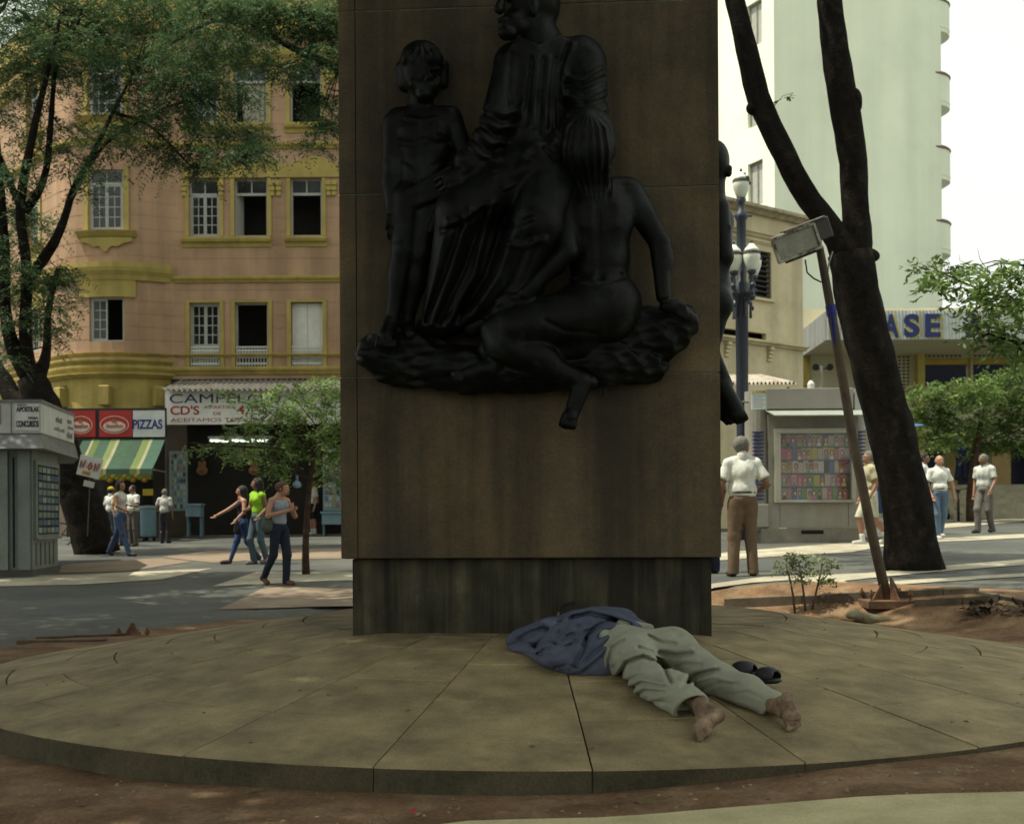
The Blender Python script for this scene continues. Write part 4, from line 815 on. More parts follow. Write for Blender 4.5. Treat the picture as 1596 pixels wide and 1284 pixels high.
for a, b, py0, rows in ((1393, 1425, 548, 12), (1440, 1506, 547, 3), (1518, 1620, 547, 3)):
    w_ = .15; nn = int((b-a)/FPX*YB/w_); mb = MB()
    for r_ in range(rows):
        for c in range(nn):
            x = (a-HX)/FPX*YB+c*w_; z = zh(py0, YB)-(r_+1)*w_*.8
            mb.box((x+.03, YB-.012, z+.03), (x+w_-.03, YB-.003, z+w_*.8-.03))
    tag(mb.build('vent_block_hole', flat((.07, .065, .05), .9), hall), kind='stuff')
for a, b in ((1545, 1575), (1475, 1492), (1405, 1440)): MB().box(((a-HX)/FPX*YB, YB-.05, zh(760, YB)), ((b-HX)/FPX*YB, YB-.002, zh(690, YB))).build('wall_panel', flat((.27, .19, .075)), hall)
# canopy: corrugated sheets on the front and the slanting end
YC = 40.; zc0, zc1 = zh(528, YC), zh(485, YC); XC = (1290-HX)/FPX*YC
mb = MB(); mb.add([(XC, YC, zc0), (XR, YC, zc0), (XR, YB, zc0), (XL, YB, zc0), (XC, YC, zc1), (XR, YC, zc1), (XR, YB, zc1), (XL, YB, zc1)], [(3, 2, 1, 0), (4, 5, 6, 7)]); mb.build('canopy_slab', mat('soffit', (.50, .46, .35), .9, .08, 1.), hall)
def corr(p, q, z0, z1, pitch=.11, dep=.022):
    p = np.array(p); q = np.array(q); L_ = np.linalg.norm(q-p); d = (q-p)/L_; nn = np.array([d[1], -d[0]]); n_ = int(L_/pitch)*4; V = []; Fc = []
    for i in range(n_+1):
        s = L_*i/n_; x = p+d*s+nn*(dep*(1 if (i % 4) in (1, 2) else 0)+.012)
        V += [(*x, z0), (*x, z1)]
    for i in range(n_): Fc.append((2*i, 2*i+2, 2*i+3, 2*i+1))
    return MB().add(V, Fc)
corr((XC, YC), (XR, YC), zc0-.02, zc1+.02).build('canopy_sheeting', mat('sheeting', (.42, .45, .42), .5, .12, 3., metal=.1, spec=.4, streak=.2), hall)
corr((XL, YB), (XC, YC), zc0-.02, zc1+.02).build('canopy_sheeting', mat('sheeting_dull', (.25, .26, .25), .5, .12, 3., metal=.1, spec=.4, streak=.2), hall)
fcol = bpy.data.curves
def text(parent, s, x, z, y, h, w=None, m=None, ext=.004, name='lettering', bold=.0, rz=0., align='L'):
    cu = fcol.new('t', 'FONT'); cu.body = s; cu.extrude = 1.0; cu.offset = bold; ob = fcol and bpy.data.objects.new('t', cu)
    COL.objects.link(ob); bpy.context.view_layer.update()
    me = bpy.data.meshes.new_from_object(ob.evaluated_get(bpy.context.evaluated_depsgraph_get())); bpy.data.objects.remove(ob); me.name = name
    n = len(me.vertices); v = np.zeros(n*3, np.float32); me.vertices.foreach_get('co', v); v = v.reshape(-1, 3)
    lo, hi = v.min(0), v.max(0); sz = h/(hi[1]-lo[1]); sx = (w/(hi[0]-lo[0])) if w else sz
    X = (v[:, 0]-lo[0])*sx; Z = (v[:, 1]-lo[1])*sz; Y = -v[:, 2]*ext
    me.vertices.foreach_set('co', np.stack([X, Y, Z], 1).astype(np.float32).ravel()); me.materials.clear(); me.materials.append(m); me.update()
    o = link(name, me, None, parent); o.location = (x, y, z); o.rotation_euler = (0, 0, rz); return o
blue = flat((.018, .030, .12), .6); yel = flat((.45, .36, .05), .6)
for ch_, a, b in (('C', 1332, 1372), ('A', 1378, 1402), ('S', 1410, 1434), ('E', 1443, 1467), ('A', 1506, 1534)):
    x0, x1 = (a-HX)/FPX*YC, (b-HX)/FPX*YC; hh = zh(489, YC)-zh(525, YC)
    text(hall, ch_, x0, zh(525.5, YC), YC-.055, hh, x1-x0, blue, .014, 'letter', .035); text(hall, ch_, x0+.07, zh(526.5, YC), YC-.038, hh, x1-x0, yel, .006, 'letter_edge', .05)
# steps up to the hall
for k in range(7):
    MB().box(((1440-HX)/FPX*YB, 41.0+k*.4, -.3), (XR, YB+.2-.01*k, float(GZ(15, 41))+.165*(k+1))).build('step', M['concrete'], hall)

# ================================================================== TREES
def leafmesh(clumps, m_leaf=8, L=.42, leafL=.10, leafW=.035, droop=.35, seed=0, flat_=.5, ang=1.0):
    """clumps: (x, y, z, r, n) -> sprays of narrow leaves on both sides of a drooping stalk"""
    rg = np.random.default_rng(seed); Cs = []
    for x, y, z, r_, n in clumps:
        d = rg.normal(size=(n, 3)); d /= np.linalg.norm(d, axis=1)[:, None]; rad = r_*rg.random(n)**.45
        q = d*rad[:, None]*np.array([1, 1, .7 if flat_ else 1]); Cs.append(np.c_[q+np.array([x, y, z]), d])
    A = np.concatenate(Cs); c, d = A[:, :3], A[:, 3:]; n = len(c)
    az = np.arctan2(d[:, 1], d[:, 0])+rg.normal(size=n)*.9; el = rg.normal(size=n)*.35-.1
    dr = np.stack([np.cos(az)*np.cos(el), np.sin(az)*np.cos(el), np.sin(el)], 1); sd = np.stack([-np.sin(az), np.cos(az), rg.normal(size=n)*.35], 1)
    Ls = L*(.6+.7*rg.random(n)); V = []
    for j in range(m_leaf):
        t = (j+.6)/m_leaf; base = c+dr*(Ls*t)[:, None]; base[:, 2] -= droop*Ls*t*t
        for sgn in (-1, 1):
            jit = rg.normal(size=(n, 3))*.25; dv = sd*sgn*ang+dr*.45+jit; dv[:, 2] -= .25*droop; dv /= np.linalg.norm(dv, axis=1)[:, None]
            wv = np.cross(dv, np.array([0, 0, 1.])+rg.normal(size=(n, 3))*.4); wv /= np.linalg.norm(wv, axis=1)[:, None]+1e-6
            l = leafL*(.7+.6*rg.random(n))[:, None]; w2 = leafW*(.7+.6*rg.random(n))[:, None]
            V.append(np.stack([base, base+dv*l*.5-wv*w2*.5, base+dv*l, base+dv*l*.5+wv*w2*.5], 1))
    V = np.concatenate(V).reshape(-1, 3); F = np.arange(len(V)).reshape(-1, 4); return V, F
def crown(name, parent, m, clumps, **k):
    V, F = leafmesh(clumps, **k); return link(name, meshed(name, V, F), m, parent)
def limb(name, parent, pix, Y, m=None, n=9, wob=.14, base=None, ext=(), dy=0., seed=0):
    """pix: (px, py, width px) traced on the photo at depth Y; ext: extra world points (x, y, z, r)"""
    pts = []; rad = []
    for i, (px, py, wd) in enumerate(pix):
        y_ = Y+dy*i/max(1, len(pix)-1); pts.append(P(px, py, y_)); rad.append(wd/2*y_/FPX)
    for e in ext: pts.append(np.array(e[:3])); rad.append(e[3])
    pts = np.array(pts); rad = np.array(rad); t = np.r_[0, np.cumsum(np.linalg.norm(np.diff(pts, axis=0), axis=1))]; tt = np.linspace(0, t[-1], max(4, int(t[-1]/.22)))
    Q = np.stack([np.interp(tt, t, pts[:, i]) for i in range(3)], 1); rr = np.interp(tt, t, rad)
    for _ in range(2):                                               # soften the bends
        Q[1:-1] = (Q[:-2]+2*Q[1:-1]+Q[2:])/4; rr[1:-1] = (rr[:-2]+2*rr[1:-1]+rr[2:])/4
    return MB().tube(list(Q), list(rr), n, True, wob, seed).build(name, m or M['bark'], parent, True)
def twigs(parent, starts, clumps, seed, r0=.02, m=None):
    rg = np.random.default_rng(seed); mb = MB(); st = np.array([s for s in starts])
    for x, y, z, r_, n in clumps:
        c = np.array([x, y, z]); k = st[np.argmin(np.linalg.norm(st-c, axis=1)+rg.random(len(st))*.6)]
        mid = (k+c)/2+rg.normal(size=3)*.12*np.linalg.norm(c-k); mb.tube([k, mid, c], [r0, r0*.7, r0*.35], 5, False)
        for _ in range(3):
            e = c+rg.normal(size=3)*r_*.6; mb.tube([mid*.3+c*.7, (c+e)/2+rg.normal(size=3)*.05, e], [r0*.4, r0*.3, r0*.15], 4, False)
    return tag(mb.build('twigs', m or M['bark'], parent), kind='stuff')
def pc(lst, Y, per=1., jy=1.2, seed=0):                              # clumps from photo pixels (px, py, r px, density)
    rg = np.random.default_rng(seed); out = []
    for px, py, r_, dn in lst:
        y_ = Y+rg.uniform(-jy, jy); p = P(px, py, y_); out.append((*p, r_*y_/FPX, int(dn*per)))
    return out
# left tree in front of the pink building
YT = 31.
b_ = G(128, 857); t1 = thing('street_tree', 'large feathery tree with a leaning dark forked trunk behind the grey kiosk at left', 'tree', (0, 0, 0))
limb('trunk', t1, [(152, 866, 72), (147, 850, 66), (135, 810, 62), (118, 760, 58), (95, 700, 55), (64, 625, 50), (50, 588, 44)], YT, n=14, wob=.2)
LB = [[(50, 588, 38), (20, 548, 24), (6, 480, 19), (8, 400, 17), (0, 300, 16), (-8, 200, 12), (-15, 90, 8)], [(64, 625, 40), (22, 630, 34), (8, 590, 24), (-30, 540, 20), (-60, 430, 16)], [(55, 592, 30), (70, 568, 18), (74, 540, 13), (73, 490, 11), (90, 420, 8)],
    [(46, 580, 24), (38, 520, 20), (43, 425, 17), (30, 330, 16), (36, 283, 15), (56, 186, 12), (80, 90, 7), (95, 20, 5)], [(42, 440, 16), (80, 388, 17), (101, 343, 13), (112, 298, 11), (142, 246, 9), (178, 172, 6), (210, 110, 4)],
    [(38, 330, 14), (62, 300, 13), (74, 261, 11), (80, 179, 9), (86, 100, 6), (120, 40, 4)], [(80, 388, 10), (120, 290, 7), (165, 220, 5), (260, 165, 4), (320, 155, 3)], [(176, 176, 6), (230, 190, 5), (265, 225, 4), (300, 262, 3)], [(30, 320, 12), (-20, 200, 10), (-30, 60, 7)]]
for i, l in enumerate(LB): limb('limb', t1, l, YT, n=8, dy=(-.8, .5, .8, -1.2, 1., -.5, 1.4, .8, -1)[i], seed=i)
CL = [(15, 330, 40, 1.6), (60, 350, 34, 1.2), (20, 420, 40, 1.6), (75, 500, 34, 1.2), (30, 500, 34, 1.2), (95, 440, 26, .8), (10, 540, 30, .8), (110, 255, 34, 1.), (400, 215, 26, .9), (350, 245, 26, .9),(60, 10, 90, 4), (150, -10, 90, 4), (240, 0, 80, 3.2), (330, -10, 80, 3), (420, -20, 70, 2.6), (30, 90, 70, 3), (110, 70, 60, 2.6), (200, 100, 60, 2.4), (280, 140, 50, 2.),(20, 30, 70, 3), (90, 40, 70, 3), (40, 110, 70, 3), (0, 170, 60, 2.2), (120, 120, 55, 2), (170, 70, 55, 2), (190, 150, 50, 2), (240, 110, 50, 2), (270, 180, 45, 2.2), (300, 120, 45, 2), (330, 190, 40, 1.9), (215, 200, 40, 1.6), (170, 215, 40, 1.4), (290, 235, 38, 1.6), (250, 250, 32, 1.1), (320, 265, 28, 1.), (370, 215, 34, 1.5), (400, 240, 26, 1.1),
    (345, 140, 40, 1.6), (60, 230, 40, 1.), (10, 270, 50, 1.4), (100, 200, 35, .9), (30, 380, 34, .7), (60, 430, 36, 1.1), (90, 470, 30, .9), (70, 520, 30, .8), (20, 460, 34, .8), (95, 420, 20, .4), (135, 300, 20, .4), (150, 270, 25, .5), (380, 150, 30, .9), (230, 50, 50, 1.4), (140, 20, 50, 1.5), (300, 50, 50, 1.4), (250, 5, 55, 1.6), (-20, 380, 40, .9), (10, 560, 25, .4)]
cl1 = pc(CL, YT, 60, 1.5, 1)
crown('crown', t1, M['leaf_feather'], cl1, m_leaf=8, L=.48, leafL=.115, leafW=.034, droop=.45, seed=11)
st = [P(px, py, YT) for l in LB for px, py, _ in l[2:]]; twigs(t1, st, cl1, 5)
# tree whose limb reaches out from behind the pillar
t2 = thing('street_tree', 'tree hidden behind the pillar, one thick branch reaching left across the pink facade', 'tree', (0, 0, 0))
limb('limb', t2, [(640, 210, 30), (585, 150, 22), (528, 108, 14), (480, 87, 12), (430, 62, 10), (395, 36, 8), (330, 30, 6), (265, 70, 4)], 26., n=8, dy=1.5)
limb('limb', t2, [(430, 62, 8), (415, 40, 6), (400, 0, 5), (380, -60, 4)], 26.6, n=7); limb('limb', t2, [(640, 210, 30), (640, 60, 24), (620, -80, 18)], 26., n=8)
limb('trunk', t2, [(690, 880, 60), (685, 700, 46), (672, 480, 40), (640, 210, 34)], 26., n=12, wob=.2)
cl2 = pc([(440, 20, 45, 2), (490, 40, 45, 2), (400, 70, 35, 1.3), (510, 90, 35, 1.2), (470, 115, 25, .6), (505, 160, 22, .9), (515, 195, 22, .9), (380, 10, 50, 1.8), (330, 15, 50, 1.6), (280, 80, 35, 1.2), (345, 85, 40, 1.4), (430, 105, 25, .6), (525, 30, 40, 1.5), (560, -20, 60, 2), (490, 225, 16, .3)], 26.5, 84, 1., 2)
crown('crown', t2, M['leaf_feather'], cl2, m_leaf=8, L=.44, leafL=.105, leafW=.032, droop=.5, seed=12); twigs(t2, [P(p[0], p[1], 26.5) for p in [(528, 108), (480, 87), (430, 62), (395, 36), (330, 30), (400, 0)]], cl2, 6, .015)
# big forked tree at right
t3 = thing('shade_tree', 'big dark leaning tree trunk forking in two beside the floodlight', 'tree', (0, 0, 0)); Y3 = G(1418, 887)[1]
limb('trunk', t3, [(1424, 895, 98), (1423, 884, 84), (1416, 800, 75), (1396, 700, 70), (1370, 600, 68), (1345, 500, 68), (1330, 430, 72), (1325, 395, 66)], Y3, n=20, wob=.13)
ex1 = [(2.9, 18.4, 10.4, .12), (2.2, 17.8, 12.8, .07)]; ex2 = [(4.5, 18.6, 10.9, .13), (5.2, 19.5, 14, .07)]
limb('limb', t3, [(1330, 430, 50), (1338, 390, 47), (1333, 330, 42), (1331, 250, 43), (1318, 180, 45), (1303, 90, 43), (1293, 0, 38), (1285, -100, 34)], Y3, n=14, wob=.12, ext=ex2, seed=2)
limb('limb', t3, [(1325, 420, 50), (1310, 375, 40), (1275, 330, 35), (1245, 290, 36), (1215, 225, 36), (1183, 165, 36), (1165, 80, 33), (1145, 0, 30), (1130, -80, 27)], Y3, n=14, wob=.12, ext=ex1, seed=3)
for (x, y, wd, h_) in ((1332, 158, 22, 40), (1177, 168, 30, 26), (1312, 222, 14, 20), (1338, 398, 66, 30)):
    p = P(x, y, Y3); V, F = sdf([('e', p, (wd/2*Y3/FPX, .13, h_/2*Y3/FPX), .02)], .02, lambda D, X, Y, Z: D+wavy(X, Y, Z, (12., 30.), 3, .02)); link('knot', meshed('knot', V, F, True), M['bark'], t3)
rgc = np.random.default_rng(3)
cl3 = [(rgc.uniform(-1, 9), rgc.uniform(12.5, 22), rgc.uniform(12, 15), 1.0, 42) for _ in range(46)]
crown('crown', t3, M['leaf_dark'], cl3, m_leaf=7, L=.7, leafL=.22, leafW=.09, droop=.4, seed=13)
p = P(1222, 152, Y3); MB().tube([P(1200, 185, Y3), P(1207, 165, Y3), P(1220, 150, Y3), P(1236, 145, Y3)], [.006, .005, .004, .003], 4).build('twig', flat((.09, .12, .03)), t3)
crown('sprig', t3, M['leaf_light'], [(P(1216+6*k, 155-2.2*k, Y3)[0], Y3, P(1216, 155-2.2*k, Y3)[2], .01, 1) for k in range(4)], m_leaf=2, L=.06, leafL=.07, leafW=.04, seed=5)
# broad-leaved tree reaching in at upper right
t4 = thing('broadleaf_tree', 'bright broad-leaved tree reaching in from the right edge above the canopy letters', 'tree', (0, 0, 0)); Y4 = 14.
limb('trunk', t4, [(1905, 930, 40), (1890, 700, 30), (1850, 520, 22)], Y4, n=10); LB4 = [[(1850, 520, 18), (1720, 470, 10), (1600, 480, 6), (1500, 440, 3)], [(1850, 520, 16), (1700, 540, 9), (1590, 540, 5), (1540, 520, 3)], [(1850, 520, 16), (1760, 400, 9), (1640, 420, 5), (1560, 410, 3)]]
for l in LB4: limb('limb', t4, l, Y4, n=7)
cl4 = pc([(1445, 412, 14, .9), (1470, 425, 20, 1.1), (1500, 420, 24, 1.4), (1540, 425, 28, 1.8), (1580, 420, 28, 1.8), (1500, 455, 24, 1.5), (1535, 465, 30, 2), (1575, 465, 32, 2.2), (1530, 505, 24, 1.6), (1565, 510, 30, 2.), (1590, 540, 28, 1.8), (1545, 535, 20, 1.), (1460, 445, 14, .7), (1620, 450, 50, 3), (1640, 520, 50, 3), (1690, 480, 60, 3), (1740, 430, 60, 3), (1800, 470, 70, 3), (1585, 565, 14, .6)], Y4, 12, .7, 4)
crown('crown', t4, M['leaf_light'], cl4, m_leaf=4, L=.20, leafL=.125, leafW=.046, droop=.6, seed=14); twigs(t4, [P(p[0], p[1], Y4) for l in LB4 for p in l[1:]], cl4, 7, .010)
# two young street trees
def young(label, base, trunk, Y, clumps, per, seed, m, **k):
    t = thing('young_tree', label, 'tree', (0, 0, 0), 0, 'young street trees'); limb('trunk', t, trunk, Y, n=8, m=M['bark_brown'], wob=.1)
    cl = pc(clumps, Y, per, .9, seed); crown('crown', t, m, cl, seed=seed, **k); twigs(t, [P(trunk[-1][0], trunk[-1][1], Y), P(trunk[-2][0], trunk[-2][1], Y)], cl, seed, .014, M['bark_brown']); return t
Y5 = G(476, 895)[1]
young('young tree with a thin trunk and light crown in front of the record shop', (476, 895), [(477, 897, 13), (475, 880, 11), (478, 800, 9), (484, 745, 8), (490, 700, 7)], Y5,
    [(480, 640, 40, 3), (430, 650, 36, 2.6), (510, 610, 36, 3), (540, 660, 40, 3), (470, 690, 40, 3), (520, 710, 36, 2.6), (420, 700, 36, 2.2), (380, 670, 26, 1.1), (375, 705, 28, 1.3), (340, 695, 18, .7), (450, 610, 26, 1.3), (400, 625, 22, .8), (520, 745, 22, 1), (430, 735, 20, .8), (350, 615, 14, .3), (560, 700, 50, 3), (580, 640, 50, 3), (300, 695, 10, .2)], 30, 21, M['leaf_mid'], m_leaf=6, L=.26, leafL=.085, leafW=.034, droop=.4)
Y6 = G(1513, 813)[1]
young('young tree with a full bright crown by the hall steps', (1513, 813), [(1512, 814, 13), (1511, 780, 12), (1516, 730, 12), (1524, 690, 10), (1530, 650, 7)], Y6,
    [(1450, 650, 30, 3), (1480, 620, 36, 3.6), (1520, 610, 36, 4), (1560, 620, 36, 4), (1500, 660, 40, 4.4), (1545, 670, 40, 4.4), (1590, 650, 40, 4), (1440, 680, 24, 2), (1470, 690, 24, 2.2), (1580, 690, 26, 2.4), (1575, 585, 22, 1.4), (1440, 610, 18, 1.), (1620, 630, 40, 4), (1550, 590, 18, .9), (1425, 640, 16, .8), (1530, 700, 20, 1.2)], 46, 22, M['leaf_mid'], m_leaf=6, L=.36, leafL=.12, leafW=.05, droop=.35)
# sapling in the dirt bed
sp = thing('sapling', 'small bushy sapling with three thin stems in the dirt bed', 'plant', (0, 0, 0)); b = np.array([2.95, 12.25, 0])
YS = G(1250, 957)[1]
for tr_ in ([(1239, 955, 4), (1237, 915, 3.4), (1225, 880, 2.4)], [(1256, 957, 4), (1252, 910, 3.4), (1245, 875, 2.4)], [(1264, 957, 4), (1274, 915, 3.4), (1282, 878, 2.4)], [(1273, 915, 3), (1290, 895, 2)]): limb('stem', sp, tr_, YS, n=6, m=flat((.09, .055, .035)), wob=.05)
cls = pc([(1225, 880, 13, 1.6), (1240, 868, 14, 2), (1250, 890, 14, 1.8), (1270, 872, 12, 1.4), (1278, 890, 14, 1.8), (1290, 905, 13, 1.5), (1302, 882, 8, .8), (1245, 905, 10, .9), (1215, 893, 9, .7), (1293, 876, 7, .5)], YS, 14, .15, 6)
crown('crown', sp, mat('leaf_sapling', (.15, .19, .075), .5, .2, 3., bump=0, bscale=0, trans=.3, island=.4), cls, m_leaf=3, L=.07, leafL=.05, leafW=.026, droop=.1, seed=15)
# crowns overhead that put the platform in the shade (trees left and behind, their trunks out of the frame)
def overhead(label, trunk, boxes, seed, n, dens=34):
    t = thing('shade_tree', label, 'tree', (0, 0, 0)); rg = np.random.default_rng(seed); x, y = trunk; z = float(GZ(x, y))
    x0, x1, y0, y1, z0, z1 = boxes; c = np.array([(x0+x1)/2, (y0+y1)/2, (z0+z1)/2])
    MB().tube([(x, y, z-.1), (x+.1, y+.2, z+2), (x*.8+c[0]*.2, y*.8+c[1]*.2, z+4.5), (x*.5+c[0]*.5, y*.5+c[1]*.5, 7.8), c], [.34, .28, .24, .17, .06], 12, True, .12, seed).build('trunk', M['bark'], t, True)
    cl = [(rg.uniform(x0, x1), rg.uniform(y0, y1), rg.uniform(z0, z1), 1.15, dens) for _ in range(n)]
    crown('crown', t, M['leaf_dark'], cl, m_leaf=7, L=.8, leafL=.28, leafW=.12, droop=.4, seed=seed)
    for k in range(7):
        q = np.array(cl[k][:3]); MB().tube([(x*.5+c[0]*.5, y*.5+c[1]*.5, 7.8), (c+q)/2+rg.normal(size=3)*.3, q], [.13, .09, .03], 7, False).build('limb', M['bark'], t, True)
overhead('spreading shade tree left of the platform, its crown overhead', (-7.6, 7.2), (-13.5, .2, 2.0, 13.0, 8.8, 14.0), 31, 190)
overhead('tall shade tree over the dark pavement left of the pillar', (-15.5, 15), (-20, -7.5, 11.5, 22, 10.5, 14.5), 33, 74)
overhead('shade tree behind the viewer with a wide crown overhead', (-4.5, -4.0), (-10, 6, -6, 4, 6.6, 10.5), 32, 62)
# ================================================================== SHOPS under the pink building
YS0 = 40.0; px2x = lambda px, Y: (px-HX)/FPX*Y
def zz(py, Y, px=250): return CZ+(HY-(px-HX)*math.tan(ROLL)-py)*Y/FPX
def panel(name, a, b, py0, py1, Y, m, parent, th=.06, c=0.): return MB().box((px2x(a, Y), Y-th, zz(py1, Y, a)), (px2x(b, Y), Y, zz(py0, Y, a)), c).build(name, m, parent)
red = flat((.30, .022, .018), .6); white = flat((.55, .56, .52), .7); navy = flat((.022, .030, .10), .6)
sg = thing('shop_sign', 'white record shop sign with blue and red lettering, half hidden by the young tree', 'sign', (0, 0, 0)); Yg = 39.2
panel('board', 260, 560, 609, 662, Yg, flat((.66, .66, .60), .7), sg, .12); x_ = lambda px: px2x(px, Yg); zs_ = lambda py: zz(py, Yg)
yy = Yg-.123
text(sg, 'CAMPELO', x_(267), zs_(629), yy, zs_(615)-zs_(629), x_(413)-x_(267), navy, bold=.0); text(sg, 'D', x_(424), zs_(629), yy, zs_(615)-zs_(629), x_(440)-x_(424), navy, bold=.02)
text(sg, "CD'S", x_(268), zs_(647), yy, zs_(633)-zs_(647), x_(313)-x_(268), red, bold=.02); text(sg, 'A PARTIR', x_(320), zs_(638), yy, zs_(633)-zs_(638), x_(363)-x_(320), red); text(sg, 'DE', x_(335), zs_(648), yy, zs_(643)-zs_(648), x_(347)-x_(335), red)
text(sg, '4,', x_(371), zs_(649), yy, zs_(633)-zs_(649), x_(389)-x_(371), red, bold=.02); text(sg, '99', x_(391), zs_(642), yy, zs_(634)-zs_(642), x_(406)-x_(391), red); text(sg, 'ACEITAMOS TODOS CARTÕES', x_(268), zs_(658), yy, zs_(651)-zs_(658), x_(470)-x_(268), red)
text(sg, 'COM', x_(415), zs_(648), yy, zs_(641)-zs_(648), x_(440)-x_(415), navy)
aw = thing('metal_awning', 'grey corrugated sheet awning above the record shop sign', 'awning', (0, 0, 0))
def aw_pt(u, v): x = px2x(257, 39)+u*(px2x(560, 39)-px2x(257, 39)); return (x+v*.25, 38.7+v*1.3, zz(608, 38.7)+v*.42+.045*math.sin(u*2*math.pi*36))
sheet('sheeting', aw_pt, 36*6, 3, M['corr'], aw); sheet('edge', lambda u, v: (aw_pt(u, 0)[0], 38.7, aw_pt(u, 0)[2]-.03*v), 36*6, 1, flat((.10, .095, .08)), aw)
tl = thing('tube_light', 'lit white strip lamp inside the dark record shop', 'lamp', (0, 0, 0)); em = bpy.data.materials.new('lit_tube'); em.use_nodes = True; em.node_tree.nodes['Principled BSDF'].inputs['Emission Color'].default_value = (.9, 1, .85, 1); em.node_tree.nodes['Principled BSDF'].inputs['Emission Strength'].default_value = 1.6
for k in range(3): MB().tube([(px2x(328+k*32, 40.7), 40.7, zz(687, 40.7)), (px2x(356+k*32, 40.7), 40.7, zz(688, 40.7))], .035, 6).build('tube', em, tl)
panel('housing', 326, 424, 680, 684, 40.8, white, tl, .1)
def rack(label, a, b, py0, py1, Y, cols, rows, seed):
    t = thing('cd_rack', label, 'rack', (0, 0, 0), 0, 'racks of discs in the record shop'); panel('frame', a, b, py0, py1, Y, flat((.15, .21, .22)), t, .05); rg = np.random.default_rng(seed)
    w_ = (px2x(b, Y)-px2x(a, Y)-.1)/cols; h_ = (zz(py0, Y)-zz(py1, Y)-.1)/rows
    for r_ in range(rows):
        for c in range(cols):
            x = px2x(a, Y)+.05+c*w_; z = zz(py1, Y)+.05+r_*h_; col = rg.choice([0, 1, 2, 3, 4], p=[.35, .2, .15, .15, .15])
            base = [(.26, .27, .25), (.08, .12, .15), (.20, .10, .07), (.20, .18, .07), (.05, .05, .05)][col]
            MB().box((x+.012, Y-.065, z+.03), (x+w_-.012, Y-.051, z+h_-.035)).build('disc_case', flat(base, .5), t)
rack('tall disc rack beside the bar doorway, left of the hanging guitar', 265, 293, 703, 796, 39.6, 5, 9, 1)
rack('disc rack behind the three women inside the record shop', 418, 452, 725, 800, 42., 5, 7, 2)
rack('disc rack right of the man in the shop doorway', 504, 545, 700, 796, 39.6, 6, 9, 3)
for a, b, py0, py1, lab in ((295, 318, 785, 836, 'small blue counter standing in the record shop entrance'), (505, 545, 797, 838, 'dark counter with a blue edge under the right disc rack')):
    t = thing('counter', lab, 'counter', (0, 0, 0)); panel('top', a-2, b+2, py0, py0+3, 39.5, flat((.12, .20, .24)), t, .5); panel('front', a, b, py0+3, py0+20, 39.5, flat((.14, .22, .25)), t, .45)
    for x in (a, b-3): panel('leg', x, x+3, py0+20, py1, 39.5, flat((.10, .17, .20)), t, .3)
for px, lab in ((315, 'acoustic guitar hanging left of the white panel in the shop'), (396, 'acoustic guitar hanging right of the white panel in the shop')):
    Yq = 41.; t = thing('guitar', lab, 'guitar', P(px, 728, Yq)); t.scale = (.92,)*3
    V, F = sdf([('e', (0, 0, -.12), (.20, .05, .17), .05), ('e', (0, 0, .12), (.15, .05, .13), .05), ('-e', (0, -.06, .02), (.05, .04, .05), .005)], .014); link('body', meshed('body', V, F, True), flat((.22, .12, .045), .35), t)
    MB().box((-.025, -.055, .15), (.025, -.03, .68)).build('neck', flat((.06, .035, .02)), t); MB().box((-.04, -.05, .68), (.04, -.025, .84)).build('headstock', flat((.05, .03, .02)), t); MB().box((-.07, -.06, -.17), (.07, -.045, -.14)).build('bridge', flat((.04, .025, .02)), t)
t = thing('notice_board', 'pale notice board hung between the two guitars', 'notice board', (0, 0, 0)); panel('sheet', 338, 372, 715, 732, 41.3, flat((.20, .26, .24)), t, .03); panel('picture', 341, 365, 718, 729, 41.27, flat((.07, .11, .10)), t, .01)
t = thing('threshold', 'dark stone threshold along the record shop front', 'step', (0, 0, 0)); panel('stone', 290, 540, 834, 842, 39.6, flat((.09, .08, .065), .9), t, .3)
# bar: two round-logo signs, pizza sign, striped awning, counter
bs = thing('bar_sign', 'black framed bar sign with two red oval panels and a white pizza panel', 'sign', (0, 0, 0)); Yb = 38.6
panel('frame', 106, 261, 637, 683, Yb, flat((.02, .02, .02)), bs, .12)
def oval(cx, cy, rx, rz_, w_, y, n=28, lo=0., hi=1.): 
    mb = MB(); V = []
    for i in range(n+1):
        a = 2*math.pi*(lo+(hi-lo)*i/n); 
        for q in (0, w_): V += [(cx+(rx-q)*math.cos(a), y, cy+(rz_-q)*math.sin(a))]
    return mb.add(V, [(2*i, 2*i+1, 2*i+3, 2*i+2) for i in range(n)])
def disk(cx, cy, rx, rz_, y, n=28): return MB().add([(cx+rx*math.cos(2*math.pi*i/n), y, cy+rz_*math.sin(2*math.pi*i/n)) for i in range(n)], [tuple(range(n))])
cream_ = flat((.50, .44, .36), .7)
for a, b in ((108, 150), (156, 207)):
    panel('red_panel', a, b, 640, 681, Yb-.12, red, bs, .03); cx, cz_ = (px2x(a, Yb)+px2x(b, Yb))/2, zz(662, Yb); rx, rzz = (px2x(b, Yb)-px2x(a, Yb))*.44, .27
    oval(cx, cz_, rx, rzz, .02, Yb-.155).build('ring', cream_, bs); disk(cx, cz_-.05, rx*.78, rzz*.60, Yb-.156).build('oval', cream_, bs); disk(cx, cz_+.10, rx*.20, .06, Yb-.158, 14).build('crest', flat((.22, .12, .05)), bs)
    mb = MB()
    for k in range(9):                                               # flowing script too small to read, as strokes
        x = cx-rx*.58+rx*1.16*k/9; mb.tube([(x, Yb-.16, cz_-.10), (x+.04, Yb-.16, cz_+.0+(.05 if k in (0, 5) else 0)), (x+.07, Yb-.16, cz_-.09)], .012, 4)
    mb.build('script', red, bs)
